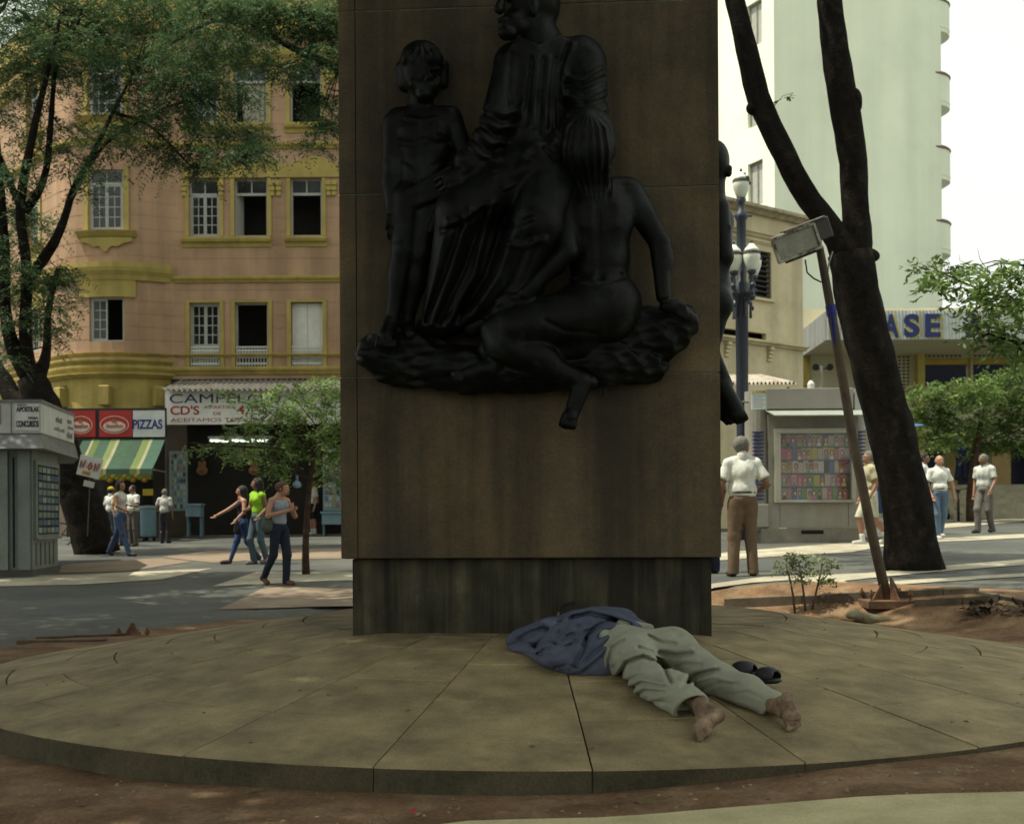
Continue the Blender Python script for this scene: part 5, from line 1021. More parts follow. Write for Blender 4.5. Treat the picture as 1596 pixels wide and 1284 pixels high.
panel('white_panel', 208.5, 258, 640, 681, Yb-.12, flat((.46, .48, .46), .7), bs, .03); text(bs, 'PIZZAS', px2x(210, Yb), zz(669, Yb), Yb-.152, zz(654, Yb)-zz(669, Yb), px2x(256, Yb)-px2x(210, Yb), flat((.02, .025, .14)), bold=.03)
sa = thing('striped_awning', 'green and yellow striped canvas awning sloping over the bar counter', 'awning', (0, 0, 0))
cols = [((.045, .085, .055), 12), ((.30, .30, .17), 3), ((.11, .15, .05), 8), ((.05, .10, .065), 14), ((.17, .21, .08), 8), ((.33, .31, .19), 4), ((.05, .10, .06), 16), ((.045, .085, .055), 14), ((.15, .20, .07), 9), ((.32, .31, .18), 4), ((.06, .12, .085), 16)]
tot = sum(c[1] for c in cols); u0 = 0
for c, w_ in cols:
    a, b = 130+(258-130)*u0/tot, 130+(258-130)*(u0+w_)/tot; u0 += w_; V = []
    for k in range(7):
        t = k/6; Y = 38.5-1.25*t; sag = .04*math.sin(math.pi*t)
        for px in (a, b): V.append((px2x(px-2*t, 38.5), Y, zz(684, 38.5)-.95*t-sag))
    V += [(V[-2][0], V[-2][1]-.01, V[-2][2]-.16), (V[-1][0], V[-1][1]-.01, V[-1][2]-.16)]
    MB().add(V, [(2*k, 2*k+2, 2*k+3, 2*k+1) for k in range(7)]).build('stripe', mat('canvas', c, .9, .1, 4., trans=.25), sa)
for px in (129, 258): MB().tube([(px2x(px, 38.5), 38.5, zz(684, 38.5)-1.0), (px2x(px, 38.5), 37.25, zz(684, 38.5)-.98)], .02, 6).build('arm', M['metal_grey'], sa)
bc = thing('bar_counter', 'dark bar counter with yellow fruit shelf under the striped awning', 'counter', (0, 0, 0))
panel('counter', 150, 262, 798, 838, 39.3, flat((.06, .055, .05)), bc, .5); panel('counter_top', 148, 262, 794, 798, 39.2, flat((.20, .19, .16)), bc, .6); panel('shelf', 150, 240, 737, 748, 40.2, flat((.17, .15, .03)), bc, .3); panel('back_wall', 130, 262, 684, 840, 40.8, flat((.035, .028, .02)), bc, .05)
for k in range(12): 
    V, F = sdf([('e', (px2x(160+k*6, 39.9), 39.9, zz(742+(k % 3)*3, 39.9)), (.10, .08, .08), .02)], .03); link('fruit', meshed('fruit', V, F, True), flat([(.30, .24, .02), (.14, .19, .03), (.32, .16, .02)][k % 3]), bc)
panel('poster', 223, 239, 762, 772, 39.1, flat((.34, .26, .02)), bc, .02)
t = thing('drinks_cart', 'pale blue drum-shaped cart standing at the bar between two customers', 'cart', (px2x(231, 38.2), 38.2, float(GZ(-11, 38)))); MB().lathe([(.20, .12), (.23, .16), (.24, .95), (.26, .97), (.26, 1.0)], 18).build('drum', flat((.13, .21, .24)), t); MB().lathe([(.27, 1.0), (.27, 1.05), (.05, 1.07)], 18).build('lid', flat((.20, .27, .28)), t)
for k in range(3): MB().lathe([(.04, 0), (.05, .06), (.04, .12)], 8, (.17*math.cos(2.1*k), .17*math.sin(2.1*k), 0)).build('wheel', M['dark'], t)

# ================================================================== KIOSK at left
Yk = 22.6; kl = thing('news_kiosk', 'grey green metal news kiosk with a white sign band at the left edge', 'kiosk', (0, 0, 0))
kz = lambda py: CZ+(811-py)*Yk/FPX; gz = float(GZ(-9, 23))-.03
def kpoly(cpx, epx, eY, Y0=Yk, cut=None): 
    c = (px2x(cpx, Y0), Y0); e = (px2x(epx, eY), eY); return [(-14.5, Y0), c, e, (px2x(epx-8, eY+2.2), eY+2.2), (-14.5, eY+2.2)]
B_ = kpoly(50, 90, 24.6); MB().prism(B_, gz+.12, kz(700)).build('body', M['metal_green'], kl); MB().prism(kpoly(51, 91, 24.6, Yk-.02), gz, gz+.16).build('plinth', flat((.07, .07, .06)), kl)
S_ = kpoly(64, 116, 25.4, Yk-.25); MB().prism(S_, kz(677), kz(628)).build('sign_band', mat('sign_white', (.50, .50, .46), .5, .1, 2., streak=.15), kl); MB().prism(kpoly(66, 117.5, 25.45, Yk-.28), kz(629), kz(624.5)).build('top_trim', M['alu'], kl); MB().prism(kpoly(66, 117.5, 25.45, Yk-.28), kz(680), kz(676)).build('trim', flat((.12, .12, .10)), kl)
a_ = kpoly(66, 118, 25.5, Yk-.3); c_ = kpoly(68, 123, 25.9, Yk-.55); V = [(x, y, kz(679)) for x, y in a_]+[(x, y, kz(701)) for x, y in c_]
MB().add(V, [(i, 5+i, 5+(i+1) % 5, (i+1) % 5) for i in range(5)]+[(9, 8, 7, 6, 5)]).build('eave', M['alu'], kl)
def onface(p, q, name, s0, s1, z0, z1, m, par, out=.02, th=.02):
    p = np.array(p); q = np.array(q); L_ = np.linalg.norm(q-p); d = (q-p)/L_; nn = np.array([d[1], -d[0]]); a = p+d*L_*s0; b = p+d*L_*s1
    pts = [tuple(a+nn*out), tuple(b+nn*out), tuple(b-nn*th), tuple(a-nn*th)]; pts = pts[::-1] if ((pts[1][0]-pts[0][0])*(pts[2][1]-pts[1][1])-(pts[1][1]-pts[0][1])*(pts[2][0]-pts[1][0])) < 0 else pts
    return MB().prism(pts, z0, z1).build(name, m, par), (a, d, nn, L_)
p, q = B_[1], B_[2]
wf = flat((.10, .115, .11)); onface(p, q, 'window_frame', .06, .97, kz(838), kz(716), M['metal_green'], kl, .05); onface(p, q, 'window_glass', .11, .93, kz(833), kz(723), mat('display_glass', (.055, .075, .08), .12, .3, 3., (.02, .025, .03), (.45, .6), 4., spec=.6, bump=0), kl, .055)
rgk = np.random.default_rng(9)
for r_ in range(9):
    for c in range(5):
        s = .13+c*.16; z = kz(832)+r_*(kz(724)-kz(832))/9; cc = [(.13, .17, .19), (.22, .25, .24), (.06, .10, .14), (.15, .17, .13)][rgk.integers(4)]
        onface(p, q, 'magazine', s, s+.13, z+.02, z+.115, flat(cc, .4), kl, .058, -.056)
onface(p, q, 'sill', .05, .98, kz(841), kz(837), M['alu'], kl, .09)
for k in range(5): onface(p, q, 'slat', .12+k*.17, .15+k*.17, kz(882), kz(846), flat((.08, .09, .08)), kl, .012)
p0, p1 = (px2x(-150, Yk), Yk), B_[1]; sx_ = lambda px: (px2x(px, Yk)-p0[0])/(p1[0]-p0[0])
for a, b, m in ((2, 14, M['metal_green']), (30, 48, M['metal_green'])): onface(p0, p1, 'pilaster', sx_(a), sx_(b), gz+.16, kz(702), m, kl, .06)
onface(p0, p1, 'door', sx_(15), sx_(29), gz+.16, kz(706), flat((.13, .15, .135)), kl, .012); onface(p0, p1, 'slot', sx_(20.5), sx_(23.5), gz+.2, kz(712), M['dark'], kl, .02)
for k in range(7): onface(p0, p1, 'magazine', sx_(-8), sx_(1), kz(862)+k*.21, kz(862)+k*.21+.19, flat([(.32, .22, .04), (.30, .08, .04), (.35, .30, .10)][k % 3]), kl, .02)
p0, p1 = (px2x(-150, Yk-.25), Yk-.25), S_[1]; sx_ = lambda px: (px2x(px, Yk-.25)-p0[0])/(p1[0]-p0[0])
onface(p0, p1, 'notice', sx_(25), sx_(62), kz(672), kz(631), flat((.62, .62, .58)), kl, .02); onface(p0, p1, 'red_edge', sx_(-6), sx_(1.5), kz(662), kz(632), red, kl, .02); onface(p0, p1, 'joint_strip', sx_(18), sx_(19), kz(676), kz(629), flat((.2, .2, .18)), kl, .015)
bk = flat((.03, .03, .03)); X_ = lambda px: px2x(px, Yk-.28)
for s_, a, b, c, d, bo in (('TEMOS', 27, 42, 634.5, 631.5, 0), ('APOSTILAS', 26, 61, 643.5, 635.5, .03), ('PARA', 45, 60, 655, 651, .03), ('CONCURSOS', 26, 61, 667, 657, .03)):
    text(kl, s_, X_(a), kz(c), Yk-.273, kz(d)-kz(c), X_(b)-X_(a), bk, bold=bo)
ang = math.atan2(S_[2][1]-S_[1][1], S_[2][0]-S_[1][0]); d_ = np.array(S_[2])-np.array(S_[1])
for s0_, s1_, py, hh in ((.42, .62, 650, .09), (.38, .70, 664, .06), (.78, .92, 645, .07), (.80, .97, 654, .05), (.76, .95, 670, .10)):   # faded words, worn past reading
    n_ = 6
    for k in range(n_):
        a = s0_+(s1_-s0_)*k/n_; onface(S_[1], S_[2], 'worn_letter', a, a+(s1_-s0_)/n_*.7, kz(py), kz(py)+hh*(.8+.4*((k*7) % 3)/2), flat((.16, .16, .15)), kl, .006)
# tilted price placard in front of the bar
t = thing('placard', 'tilted white placard with red lettering on a thin stake beside the leaning trunk', 'sign', P(140, 728, 30.)); MB().box((-.27, -.02, -.23), (.27, 0, .25)).build('board', flat((.52, .52, .48)), t); t.rotation_euler = (0, R(14), 0)
for k, x in enumerate((-.22, -.04, .12)):
    mb = MB(); mb.tube([(x, -.03, -.06), (x+.0, -.03, .12), (x+.07, -.03, -.04), (x+.09, -.03, .14)], .016, 5) if k != 1 else mb.tube([(x, -.03, 0), (x+.05, -.03, .12), (x+.10, -.03, .04), (x+.04, -.03, -.06), (x, -.03, 0)], .018, 5); mb.build('mark', red, t)
MB().box((-.14, -.03, -.19), (.05, -.021, -.11)).build('patch', flat((.40, .18, .03)), t); MB().tube([(.05, .02, -.2), (.32, .04, -1.6)], .014, 6).build('stake', M['pole'], t); MB().box((-.05, -.015, -.46), (.2, 0, -.32)).build('tag', flat((.45, .45, .42)), t)

# ================================================================== KIOSK at right
kg = G(1262, 845); Yr = kg[1]; kr = thing('newsstand', 'grey metal newsstand with a lit window of magazine covers beside the big trunk', 'newsstand', (0, 0, 0))
rz_ = lambda py: CZ+(804.3-py)*Yr/FPX; rx_ = lambda px: px2x(px, Yr); g0 = float(kg[2])-.05
mg = mat('kiosk_grey', (.27, .255, .205), .5, .12, 2., (.22, .205, .165), (.5, .7), 1.5, .05, 40., metal=.1, spec=.45, streak=.1)
MB().box((rx_(1198), Yr, g0+.30), (rx_(1338), Yr+2.0, rz_(645))).build('body', mg, kr); MB().box((rx_(1186), Yr-.03, g0), (rx_(1345), Yr+2.05, rz_(822)), .01).build('plinth', mat('kiosk_base', (.21, .195, .15), .8, .2, 3.), kr)
MB().box((rx_(1194), Yr-.15, rz_(638)), (rx_(1328), Yr+2.1, rz_(606)), .01).build('fascia', mat('kiosk_fascia', (.26, .245, .205), .35, .1, 2., metal=.5), kr); MB().box((rx_(1331), Yr-.1, rz_(641)), (rx_(1347), Yr+2.1, rz_(607)), .01).build('fascia_end', flat((.36, .38, .33), .3, .4), kr)
MB().add([(rx_(1197), Yr-.75, rz_(651)), (rx_(1357), Yr-.75, rz_(651)), (rx_(1352), Yr, rz_(638)), (rx_(1194), Yr, rz_(638)), (rx_(1197), Yr-.75, rz_(652.5)), (rx_(1357), Yr-.75, rz_(652.5)), (rx_(1352), Yr, rz_(640)), (rx_(1194), Yr, rz_(640))], [(0, 1, 2, 3), (7, 6, 5, 4), (0, 4, 5, 1), (1, 5, 6, 2), (3, 7, 4, 0)]).build('visor', flat((.27, .29, .25), .5), kr)
MB().lathe([(.27, 0), (.27, rz_(608)-g0-.3)], 20, (rx_(1185)+.02, Yr+.30, g0+.30)).build('corner_column', mg, kr); MB().lathe([(.27, 0), (.27, rz_(650)-g0-.3)], 20, (rx_(1346)-.15, Yr+.35, g0+.30)).build('corner_column', mg, kr)
slb = flat((.022, .030, .15), .5)
for k in range(19):
    z = rz_(672+k*5.8); MB().box((rx_(1174), Yr-.02, z-.028), (rx_(1191), Yr+.06, z)).build('blue_slat', slb, kr)
    if k < 16: MB().box((rx_(1340), Yr+.02, z-.026), (rx_(1350), Yr+.1, z)).build('blue_slat', slb, kr)
MB().box((rx_(1171), Yr-.06, rz_(821)), (rx_(1197), Yr+.1, rz_(785)), .01).build('box', mg, kr)
fr = MB(); x0, x1, z0, z1 = rx_(1207), rx_(1332), rz_(783), rz_(668)
for a, b, c, d in ((x0, x1, z1-.10, z1), (x0, x1, z0, z0+.05), (x0, x0+.11, z0+.05, z1-.10), (x1-.09, x1, z0+.05, z1-.10)): fr.box((a, Yr-.13, c), (b, Yr-.001, d), .006)
fr.build('window_frame', mat('case_metal', (.36, .35, .28), .35, .1, 2., metal=.3), kr); cs_ = MB().box((x0+.11, Yr-.03, z0+.05), (x1-.09, Yr-.002, z1-.1)).build('display_board', flat((.10, .085, .08)), kr)
rgm = np.random.default_rng(4); xa, xb = x0+.13, x1-.11; rows = 5; rh = (z1-.1-z0-.05)/rows
pal = [(.36, .14, .12), (.42, .34, .28), (.34, .20, .14), (.40, .33, .08), (.14, .24, .10), (.10, .13, .22), (.45, .42, .38), (.40, .12, .20), (.06, .05, .05), (.30, .28, .26)]
for r_ in range(rows):
    x = xa
    while x < xb-.07:
        w_ = rgm.uniform(.085, .125); w_ = min(w_, xb-x); zb = z0+.06+r_*rh; h_ = rh*rgm.uniform(.80, .93); cc = np.array(pal[rgm.integers(len(pal))])*(.48+.2*(r_ < 4))
        o = MB().box((x+.003, Yr-.046, zb), (x+w_-.003, Yr-.034, zb+h_)).build('magazine', flat(tuple(cc), .35), cs_)
        if rgm.random() < .8:                                        # a cover portrait: hair, face and shoulders as flat print
            cx, cw = x+w_*rgm.uniform(.35, .65), w_*rgm.uniform(.20, .30); sk = [(.36, .22, .15), (.30, .16, .10), (.42, .29, .21)][rgm.integers(3)]
            mbp = disk(cx, zb+h_*.56, cw*1.25, h_*.27, Yr-.0475, 10); link('cover_print', meshed('cover_print', mbp.V, mbp.F), flat([(.03, .02, .015), (.12, .06, .02), (.02, .02, .02)][rgm.integers(3)]), cs_)
            mbp = disk(cx, zb+h_*.54, cw*.8, h_*.19, Yr-.0485, 10); link('cover_print', meshed('cover_print', mbp.V, mbp.F), flat(sk), cs_)
            mbp = MB().add([(cx-cw*1.5, Yr-.048, zb+.004), (cx+cw*1.5, Yr-.048, zb+.004), (cx+cw*.8, Yr-.048, zb+h_*.33), (cx-cw*.8, Yr-.048, zb+h_*.33)], [(0, 1, 2, 3)]); link('cover_print', meshed('cover_print', mbp.V, mbp.F), flat(pal[rgm.integers(len(pal))]), cs_)
        x += w_
    MB().box((xa-.02, Yr-.07, z0+.045+r_*rh), (xb+.02, Yr-.032, z0+.06+r_*rh)).build('shelf_edge', flat((.10, .14, .13)), cs_)
gl = bpy.data.materials.new('window_glass'); gl.use_nodes = True; n_ = gl.node_tree.nodes; l_ = gl.node_tree.links; tr_ = n_.new('ShaderNodeBsdfTransparent'); gb = n_.new('ShaderNodeBsdfGlossy'); gb.inputs['Roughness'].default_value = .05; ms = n_.new('ShaderNodeMixShader'); ms.inputs[0].default_value = .05; l_.new(tr_.outputs[0], ms.inputs[1]); l_.new(gb.outputs[0], ms.inputs[2]); l_.new(ms.outputs[0], n_['Material Output'].inputs[0])
link('glass_pane', meshed('glass_pane', [(x0+.11, Yr-.10, z0+.05), (x1-.09, Yr-.10, z0+.05), (x1-.09, Yr-.10, z1-.1), (x0+.11, Yr-.10, z1-.1)], [(0, 1, 2, 3)]), gl, kr)
MB().box((rx_(1248), Yr-.034, rz_(832)), (rx_(1283), Yr-.02, rz_(826))).build('vent_slot', M['dark'], kr)
for px in (1215, 1322): MB().box((rx_(px), Yr-.006, rz_(820)), (rx_(px)+.012, Yr, rz_(785))).build('seam', flat((.14, .13, .10)), kr)
nt_ = thing('notice_plate', 'white printed notice plate with yellow top on the newsstand corner', 'sign', P(1183, 625, Yr-.1)); MB().box((-.16, -.02, -.17), (.16, .0, .17)).build('plate', flat((.55, .60, .56)), nt_); MB().box((-.16, -.024, .14), (.16, -.0201, .17)).build('yellow_edge', flat((.42, .36, .06)), nt_)
for k in range(6): MB().box((-.12, -.023, .10-k*.045), (.12-.05*(k % 2), -.0202, .115-k*.045)).build('printed_line', flat((.20, .26, .34) if k != 3 else (.38, .12, .08)), nt_)
MB().tube([(-.2, .05, -.02), (-.32, .0, -.01), (-.34, -.05, -.01)], .02, 6).build('bracket', M['alu'], nt_)
# blue umbrella edge, banner behind the trunk
t = thing('blue_awning', 'blue canvas awning beside the newsstand, crossed by the big trunk', 'awning', (0, 0, 0)); Ya = 27.
MB().add([(px2x(1348, Ya), Ya, zz(668, Ya, 1350)), (px2x(1350, Ya), Ya+1, zz(646, Ya, 1350)), (px2x(1405, Ya), Ya+1, zz(650, Ya, 1350)), (px2x(1443, Ya), Ya, zz(662, Ya, 1440)), (px2x(1400, Ya), Ya+.2, zz(668, Ya, 1440))], [(0, 4, 3, 2, 1)]).build('canvas', mat('canvas_blue', (.06, .15, .32), .8, .1, trans=.3), t); MB().tube([(px2x(1350, Ya), Ya+.3, zz(665, Ya, 1350)), (px2x(1350, Ya), Ya+.3, float(GZ(7.5, Ya)))], .03, 8).build('post', M['dark'], t)
t = thing('banner', 'white, yellow and blue banner panel standing behind the big trunk', 'banner', (0, 0, 0)); panel('white_part', 1355, 1400, 672, 705, 28., flat((.52, .56, .52)), t); panel('yellow_part', 1355, 1400, 705, 712, 28., flat((.45, .34, .04)), t); panel('blue_part', 1355, 1400, 712, 800, 28., flat((.03, .06, .14)), t)
t = thing('roof_floodlights', 'pair of small dark spotlights on a post on the newsstand roof', 'lamp', P(1281, 607, Yr+1.2)); MB().tube([(0, 0, 0), (0, 0, .50)], .035, 8).build('post', flat((.22, .21, .18)), t)
for s in (-1, 1):
    MB().tube([(0, 0, .42), (s*.12, 0, .47)], .012, 5).build('arm', M['dark'], t); MB().tube([(s*.13, .05, .47), (s*.15, -.10, .46)], [.05, .075], 10).build('spotlight', M['dark'], t)
t = thing('white_canister', 'small white canister standing on the newsstand roof', 'canister', P(1264, 606, Yr+.5)); MB().lathe([(.07, 0), (.075, .1), (.05, .14), (.03, .17)], 10).build('can', white, t)
t = thing('tin_roof', 'low rusty corrugated roof in front of the cream house', 'roof', (0, 0, 0)); Yt = 29.
def tin(u, v): return (px2x(1105, Yt)+u*(px2x(1243, Yt)-px2x(1105, Yt))-v*.5, Yt+v*1.4, zz(597, Yt, 1200)+v*.33+.04*math.sin(u*2*math.pi*22))
sheet('sheeting', tin, 22*6, 2, mat('tin', (.34, .31, .25), .7, .3, 4., (.20, .13, .09), (.5, .65), 3.), t)
for u in (.05, .95): MB().tube([(tin(u, .1)[0], Yt+.2, tin(u, 0)[2]-.05), (tin(u, .1)[0], Yt+.2, float(GZ(5, Yt)))], .04, 6).build('post', M['pole'], t)

# ================================================================== STREET LAMP, FLOODLIGHT, small things in the bed
YL = 27.5; lp = thing('street_lamp', 'ornate dark blue street lamp with frosted acorn globes behind the newsstand', 'street lamp', (px2x(1158, YL), YL, 0)); lz = lambda py: CZ+(804.9-py)*YL/FPX
s_ = YL/FPX; gl0 = float(GZ(5, YL))
MB().lathe([(.30, gl0), (.30, gl0+.3), (.2, gl0+.5), (9*s_, gl0+1.), (10*s_, lz(470)), (13*s_, lz(465)), (13*s_, lz(445)), (8*s_, lz(438)), (7.5*s_, lz(345)), (10*s_, lz(340)), (10*s_, lz(334)), (5*s_, lz(328)), (5*s_, lz(318)), (8*s_, lz(312)), (5*s_, lz(308))], 16).build('post', M['lamp_blue'], lp, True)
MB().tube([(-16*s_, 0, lz(337)), (17*s_, 0, lz(337))], .02, 6).build('crossbar', M['lamp_blue'], lp)
def acorn(x, y, py):
    z = lz(py); g_ = MB().lathe([(6*s_, 0), (9*s_, 7*s_), (12.5*s_, 17*s_), (13*s_, 24*s_), (12.5*s_, 26*s_)], 18, (x, y, z)).build('globe', M['globe'], lp, True)
    MB().lathe([(13.4*s_, 25*s_), (13.6*s_, 29*s_), (12.6*s_, 29.5*s_)], 18, (x, y, z)).build('globe_band', flat((.10, .085, .07)), g_); MB().lathe([(12.6*s_, 29*s_), (10*s_, 34*s_), (6*s_, 38*s_), (4*s_, 41*s_), (2*s_, 42*s_)], 18, (x, y, z)).build('globe_cap', M['globe'], g_, True)
    MB().lathe([(1.5*s_, 41*s_), (2.5*s_, 44*s_), (.8*s_, 47*s_), (.3*s_, 49*s_)], 8, (x, y, z)).build('finial', M['lamp_blue'], g_, True); MB().lathe([(4*s_, -6*s_), (7*s_, -2*s_), (7*s_, 1*s_)], 12, (x, y, z)).build('globe_cup', M['lamp_blue'], g_)
acorn(0, 0, 310)
for k, (dx, dy) in enumerate(((.14, -.42), (-.22, -.30), (-.16, .42), (.30, .25))):
    acorn(dx, dy, 428); a = np.array([dx, dy]); MB().tube([(0, 0, lz(462)), (*(a*.55), lz(470)), (*(a*.95), lz(455)), (*a, lz(432))], [.05, .045, .04, .04], 7).build('scroll_arm', M['lamp_blue'], lp); V, F = sdf([('e', (*(a*.8), lz(460)), (.10, .10, .09), .02), ('e', (*(a*1.1), lz(450)), (.06, .06, .06), .02), ('e', (*(a*.9), lz(478)), (.04, .04, .06), .02)], .02); link('scroll', meshed('scroll', V, F, True), M['lamp_blue'], lp)
for k in range(5): MB().tube([(13*s_*math.cos(k*1.25), 13*s_*math.sin(k*1.25), lz(470)), (14*s_*math.cos(k*1.25), 14*s_*math.sin(k*1.25), lz(496))], [.02, .035], 6).build('drop', M['lamp_blue'], lp)
t = thing('pigeon', 'dark pigeon perched on the top globe of the street lamp', 'bird', (px2x(1166, YL), YL-.05, lz(283))); V, F = sdf([('e', (0, 0, .05), (.055, .12, .06), .02, rot_to((.5, 0, .85))), ('e', (-.045, 0, .15), (.035, .035, .035), .03), ('c', (.02, 0, .02), (.08, 0, -.07), .04, .02, .03), ('c', (-.07, 0, .15), (-.10, 0, .145), .012, .005, .01)], .012); link('body', meshed('body', V, F, True), flat((.03, .032, .035)), t)
# floodlight on a leaning pole
fb = G(1384, 941); Yf = fb[1]; fl = thing('floodlight_pole', 'old floodlight on a leaning rusty brown pole bolted beside the big trunk', 'floodlight', (0, 0, 0))
q = lambda px, py, d=0.: P(px, py, Yf+d)
MB().tube([q(1385, 944), q(1362, 845), q(1330, 690), q(1300, 510), q(1281, 405), q(1277, 385)], [.058, .056, .054, .05, .046, .044], 14).build('pole', M['pole'], fl, True)
tp = flat((.012, .022, .16), .5); a, b = q(1296, 488), q(1293, 473); MB().tube([q(1297, 492), q(1294, 476)], .058, 12).build('blue_tape', tp, fl); MB().tube([q(1301, 535, -.055), q(1299, 510, -.058), q(1297, 490, -.06)], [.012, .022, .025], 6).build('blue_tape', tp, fl)
u_ = (q(1276, 357)-q(1207, 383)); u_ /= np.linalg.norm(u_); dn = np.array([-.42, -.86, -.30]); dn -= u_*(dn@u_); dn /= np.linalg.norm(dn); vv = np.cross(u_, dn); vv = vv if vv[2] > 0 else -vv
cen = q(1241, 379, -.15); hw_, hh_ = .245, .135
def slabq(cx, cy, cz__, hx, hy, hz, name, m, ch=.01, dx=0):
    mb = MB().box((-hx, -hy, -hz), (hx, hy, hz), ch); Mx = np.stack([u_, vv, -dn], 1); mb.V = [tuple(cen+u_*cx+vv*cy-dn*cz__+Mx@np.array(v)) for v in mb.V]; return mb.build(name, m, fl)
slabq(0, 0, .0, hw_-.018, hh_-.018, .012, 'lens', mat('lens', (.30, .30, .24), .25, .2, 5., (.22, .22, .17), (.4, .6), 4., spec=.5, bump=0), .002)
for cx, cy, hx, hy in ((0, hh_, hw_+.012, .016), (0, -hh_, hw_+.012, .016), (-hw_, 0, .016, hh_), (hw_, 0, .016, hh_)): slabq(cx, cy, -.005, hx, hy, .03, 'lens_frame', mat('frame_worn', (.34, .32, .26), .5, .3, 12., (.08, .06, .04), (.5, .62), 9.), .006)
slabq(.01, .0, .07, hw_-.02, hh_-.015, .05, 'housing', flat((.06, .055, .048), .6), .012); slabq(.03, -.02, .15, .12, .09, .06, 'ballast_box', flat((.05, .046, .04)), .012); slabq(.335, .045, .06, .085, .115, .08, 'bracket_plate', flat((.065, .06, .052), .6), .01); slabq(.04, -.160, .045, .20, .014, .05, 'hood', flat((.03, .028, .025)), .004); slabq(.14, .165, .04, .24, .010, .09, 'top_plate', mat('plate_worn', (.13, .12, .10), .6, .3, 8.), .004)
for cx, cy in ((-.09, hh_+.02), (.12, .14), (.33, .1), (.34, -.05), (.26, -.08)): 
    c_ = cen+u_*cx+vv*cy-dn*.02; MB().tube([c_, c_+dn*.03], .016, 7).build('bolt', M['rust'], fl)
MB().tube([q(1255, 405), q(1258, 425), q(1268, 434), q(1280, 440)], .009, 6).build('cable', M['dark'], fl); MB().tube([q(1298, 392), q(1292, 410), q(1290, 428), q(1284, 432)], .009, 6).build('cable', flat((.30, .29, .24)), fl); MB().tube([q(1262, 350), q(1245, 355), q(1240, 362)], .012, 6).build('cable', flat((.2, .18, .14)), fl)
bs0 = fb+np.array([0, 0, .02]); MB().box((bs0[0]-.28, bs0[1]-.24, bs0[2]-.06), (bs0[0]+.24, bs0[1]+.24, bs0[2]+.03), .008).build('base_plate', M['rust'], fl)
for a in (20, 110, 200, 290):
    c_, s2 = math.cos(R(a)), math.sin(R(a)); V = [(.05*c_, .05*s2, .03), (.21*c_, .21*s2, .03), (.045*c_, .045*s2, .28)]; n2 = np.array([-s2, c_, 0])*.008
    V = [np.array(v)+bs0+n2 for v in V]+[np.array(v)+bs0-n2 for v in V]; MB().add(V, [(0, 1, 2), (5, 4, 3), (0, 3, 4, 1), (1, 4, 5, 2), (2, 5, 3, 0)]).build('gusset', M['rust'], fl)
def bolt(x, y, z, par): MB().lathe([(.014, 0), (.014, .07), (.028, .07), (.028, .10), (.014, .10), (.013, .13)], 6, (x, y, z)).build('anchor_bolt', M['rust'], par)
for dx, dy in ((-.24, -.19), (.19, -.19), (.19, .19), (-.24, .19)): bolt(bs0[0]+dx, bs0[1]+dy, bs0[2]+.02, fl)
def lump(name, label, c, r_, m, seed, cat='stone', parent=None, h=.02):
    t = thing(name, label, cat, (0, 0, 0)) if label else parent; V, F = sdf([('e', c, r_, .05), ('e', np.array(c)+np.array([r_[0]*.4, -.05, -.02]), np.array(r_)*.75, .05)], h, lambda D, X, Y, Z: np.maximum(np.maximum(D+np.abs(wavy(X, Y, Z, (9., 22., 50.), seed, .06))-.02, Z-c[2]-r_[2]*.55-.25*(X-c[0])*(1 if seed % 2 else -1)), float(GZ(c[0], c[1]))-.04-Z)); return link('block', meshed('block', V, F, True), m, t)
lump('footing', 'broken pale concrete lump at the left of the floodlight base', P(1350, 960, Yf-.35), (.22, .16, .075), mat('concrete_moss', (.22, .205, .12), .9, .3, 5.), 4, 'footing'); lump('footing', 'low dirt-caked concrete under the floodlight base', P(1388, 960, Yf-.05), (.32, .3, .09), M['concrete'], 9, 'footing')
def kerb(label, pix, w_, h_, m, name='kerb_stone', seed=0):
    t = thing(name, label, 'kerb', (0, 0, 0)); pts = [G(*p) for p in pix]; rg = np.random.default_rng(seed)
    for a, b in zip(pts[:-1], pts[1:]):
        L_ = np.linalg.norm(b-a); n_ = max(1, int(L_/.8)); d = (b-a)/L_; nn = np.array([-d[1], d[0], 0])
        for k in range(n_):
            p0, p1 = a+d*L_*k/n_+d*.006, a+d*L_*(k+1)/n_-d*.006; hj = h_+rg.uniform(-.012, .012); V = [p0, p1, p1+nn*w_, p0+nn*w_]; V = [v+np.array([0, 0, -.08]) for v in V]+[v+np.array([0, 0, hj]) for v in V]
            MB().add(V, [(0, 3, 2, 1), (4, 5, 6, 7), (0, 1, 5, 4), (1, 2, 6, 5), (2, 3, 7, 6), (3, 0, 4, 7)]).build('stone', m, t)
kerb('low dark kerb edging the dirt bed behind the sapling', [(1128, 951), (1250, 946), (1372, 938)], .14, .13, M['kerb_dark'])
kerb('far dark kerb of the small pit right of the floodlight', [(1400, 936), (1470, 932), (1524, 929)], .10, .10, M['kerb_dark']); kerb('near dark kerb of the small pit right of the floodlight', [(1424, 951), (1500, 947), (1556, 941)], .10, .11, M['kerb_dark']); kerb('broken kerb stub slanting down at the right edge', [(1520, 930), (1600, 946)], .12, .06, M['kerb_dark'])
t = thing('branch_litter', 'heap of dead brown leaves by the right kerb', 'litter', (0, 0, 0)); crown('leaves', t, flat((.06, .05, .03)), [(*G(1575, 952), .22, 30), (*G(1540, 950), .15, 14)], m_leaf=3, L=.2, leafL=.12, leafW=.05, droop=.2, seed=33); t['kind'] = 'stuff'
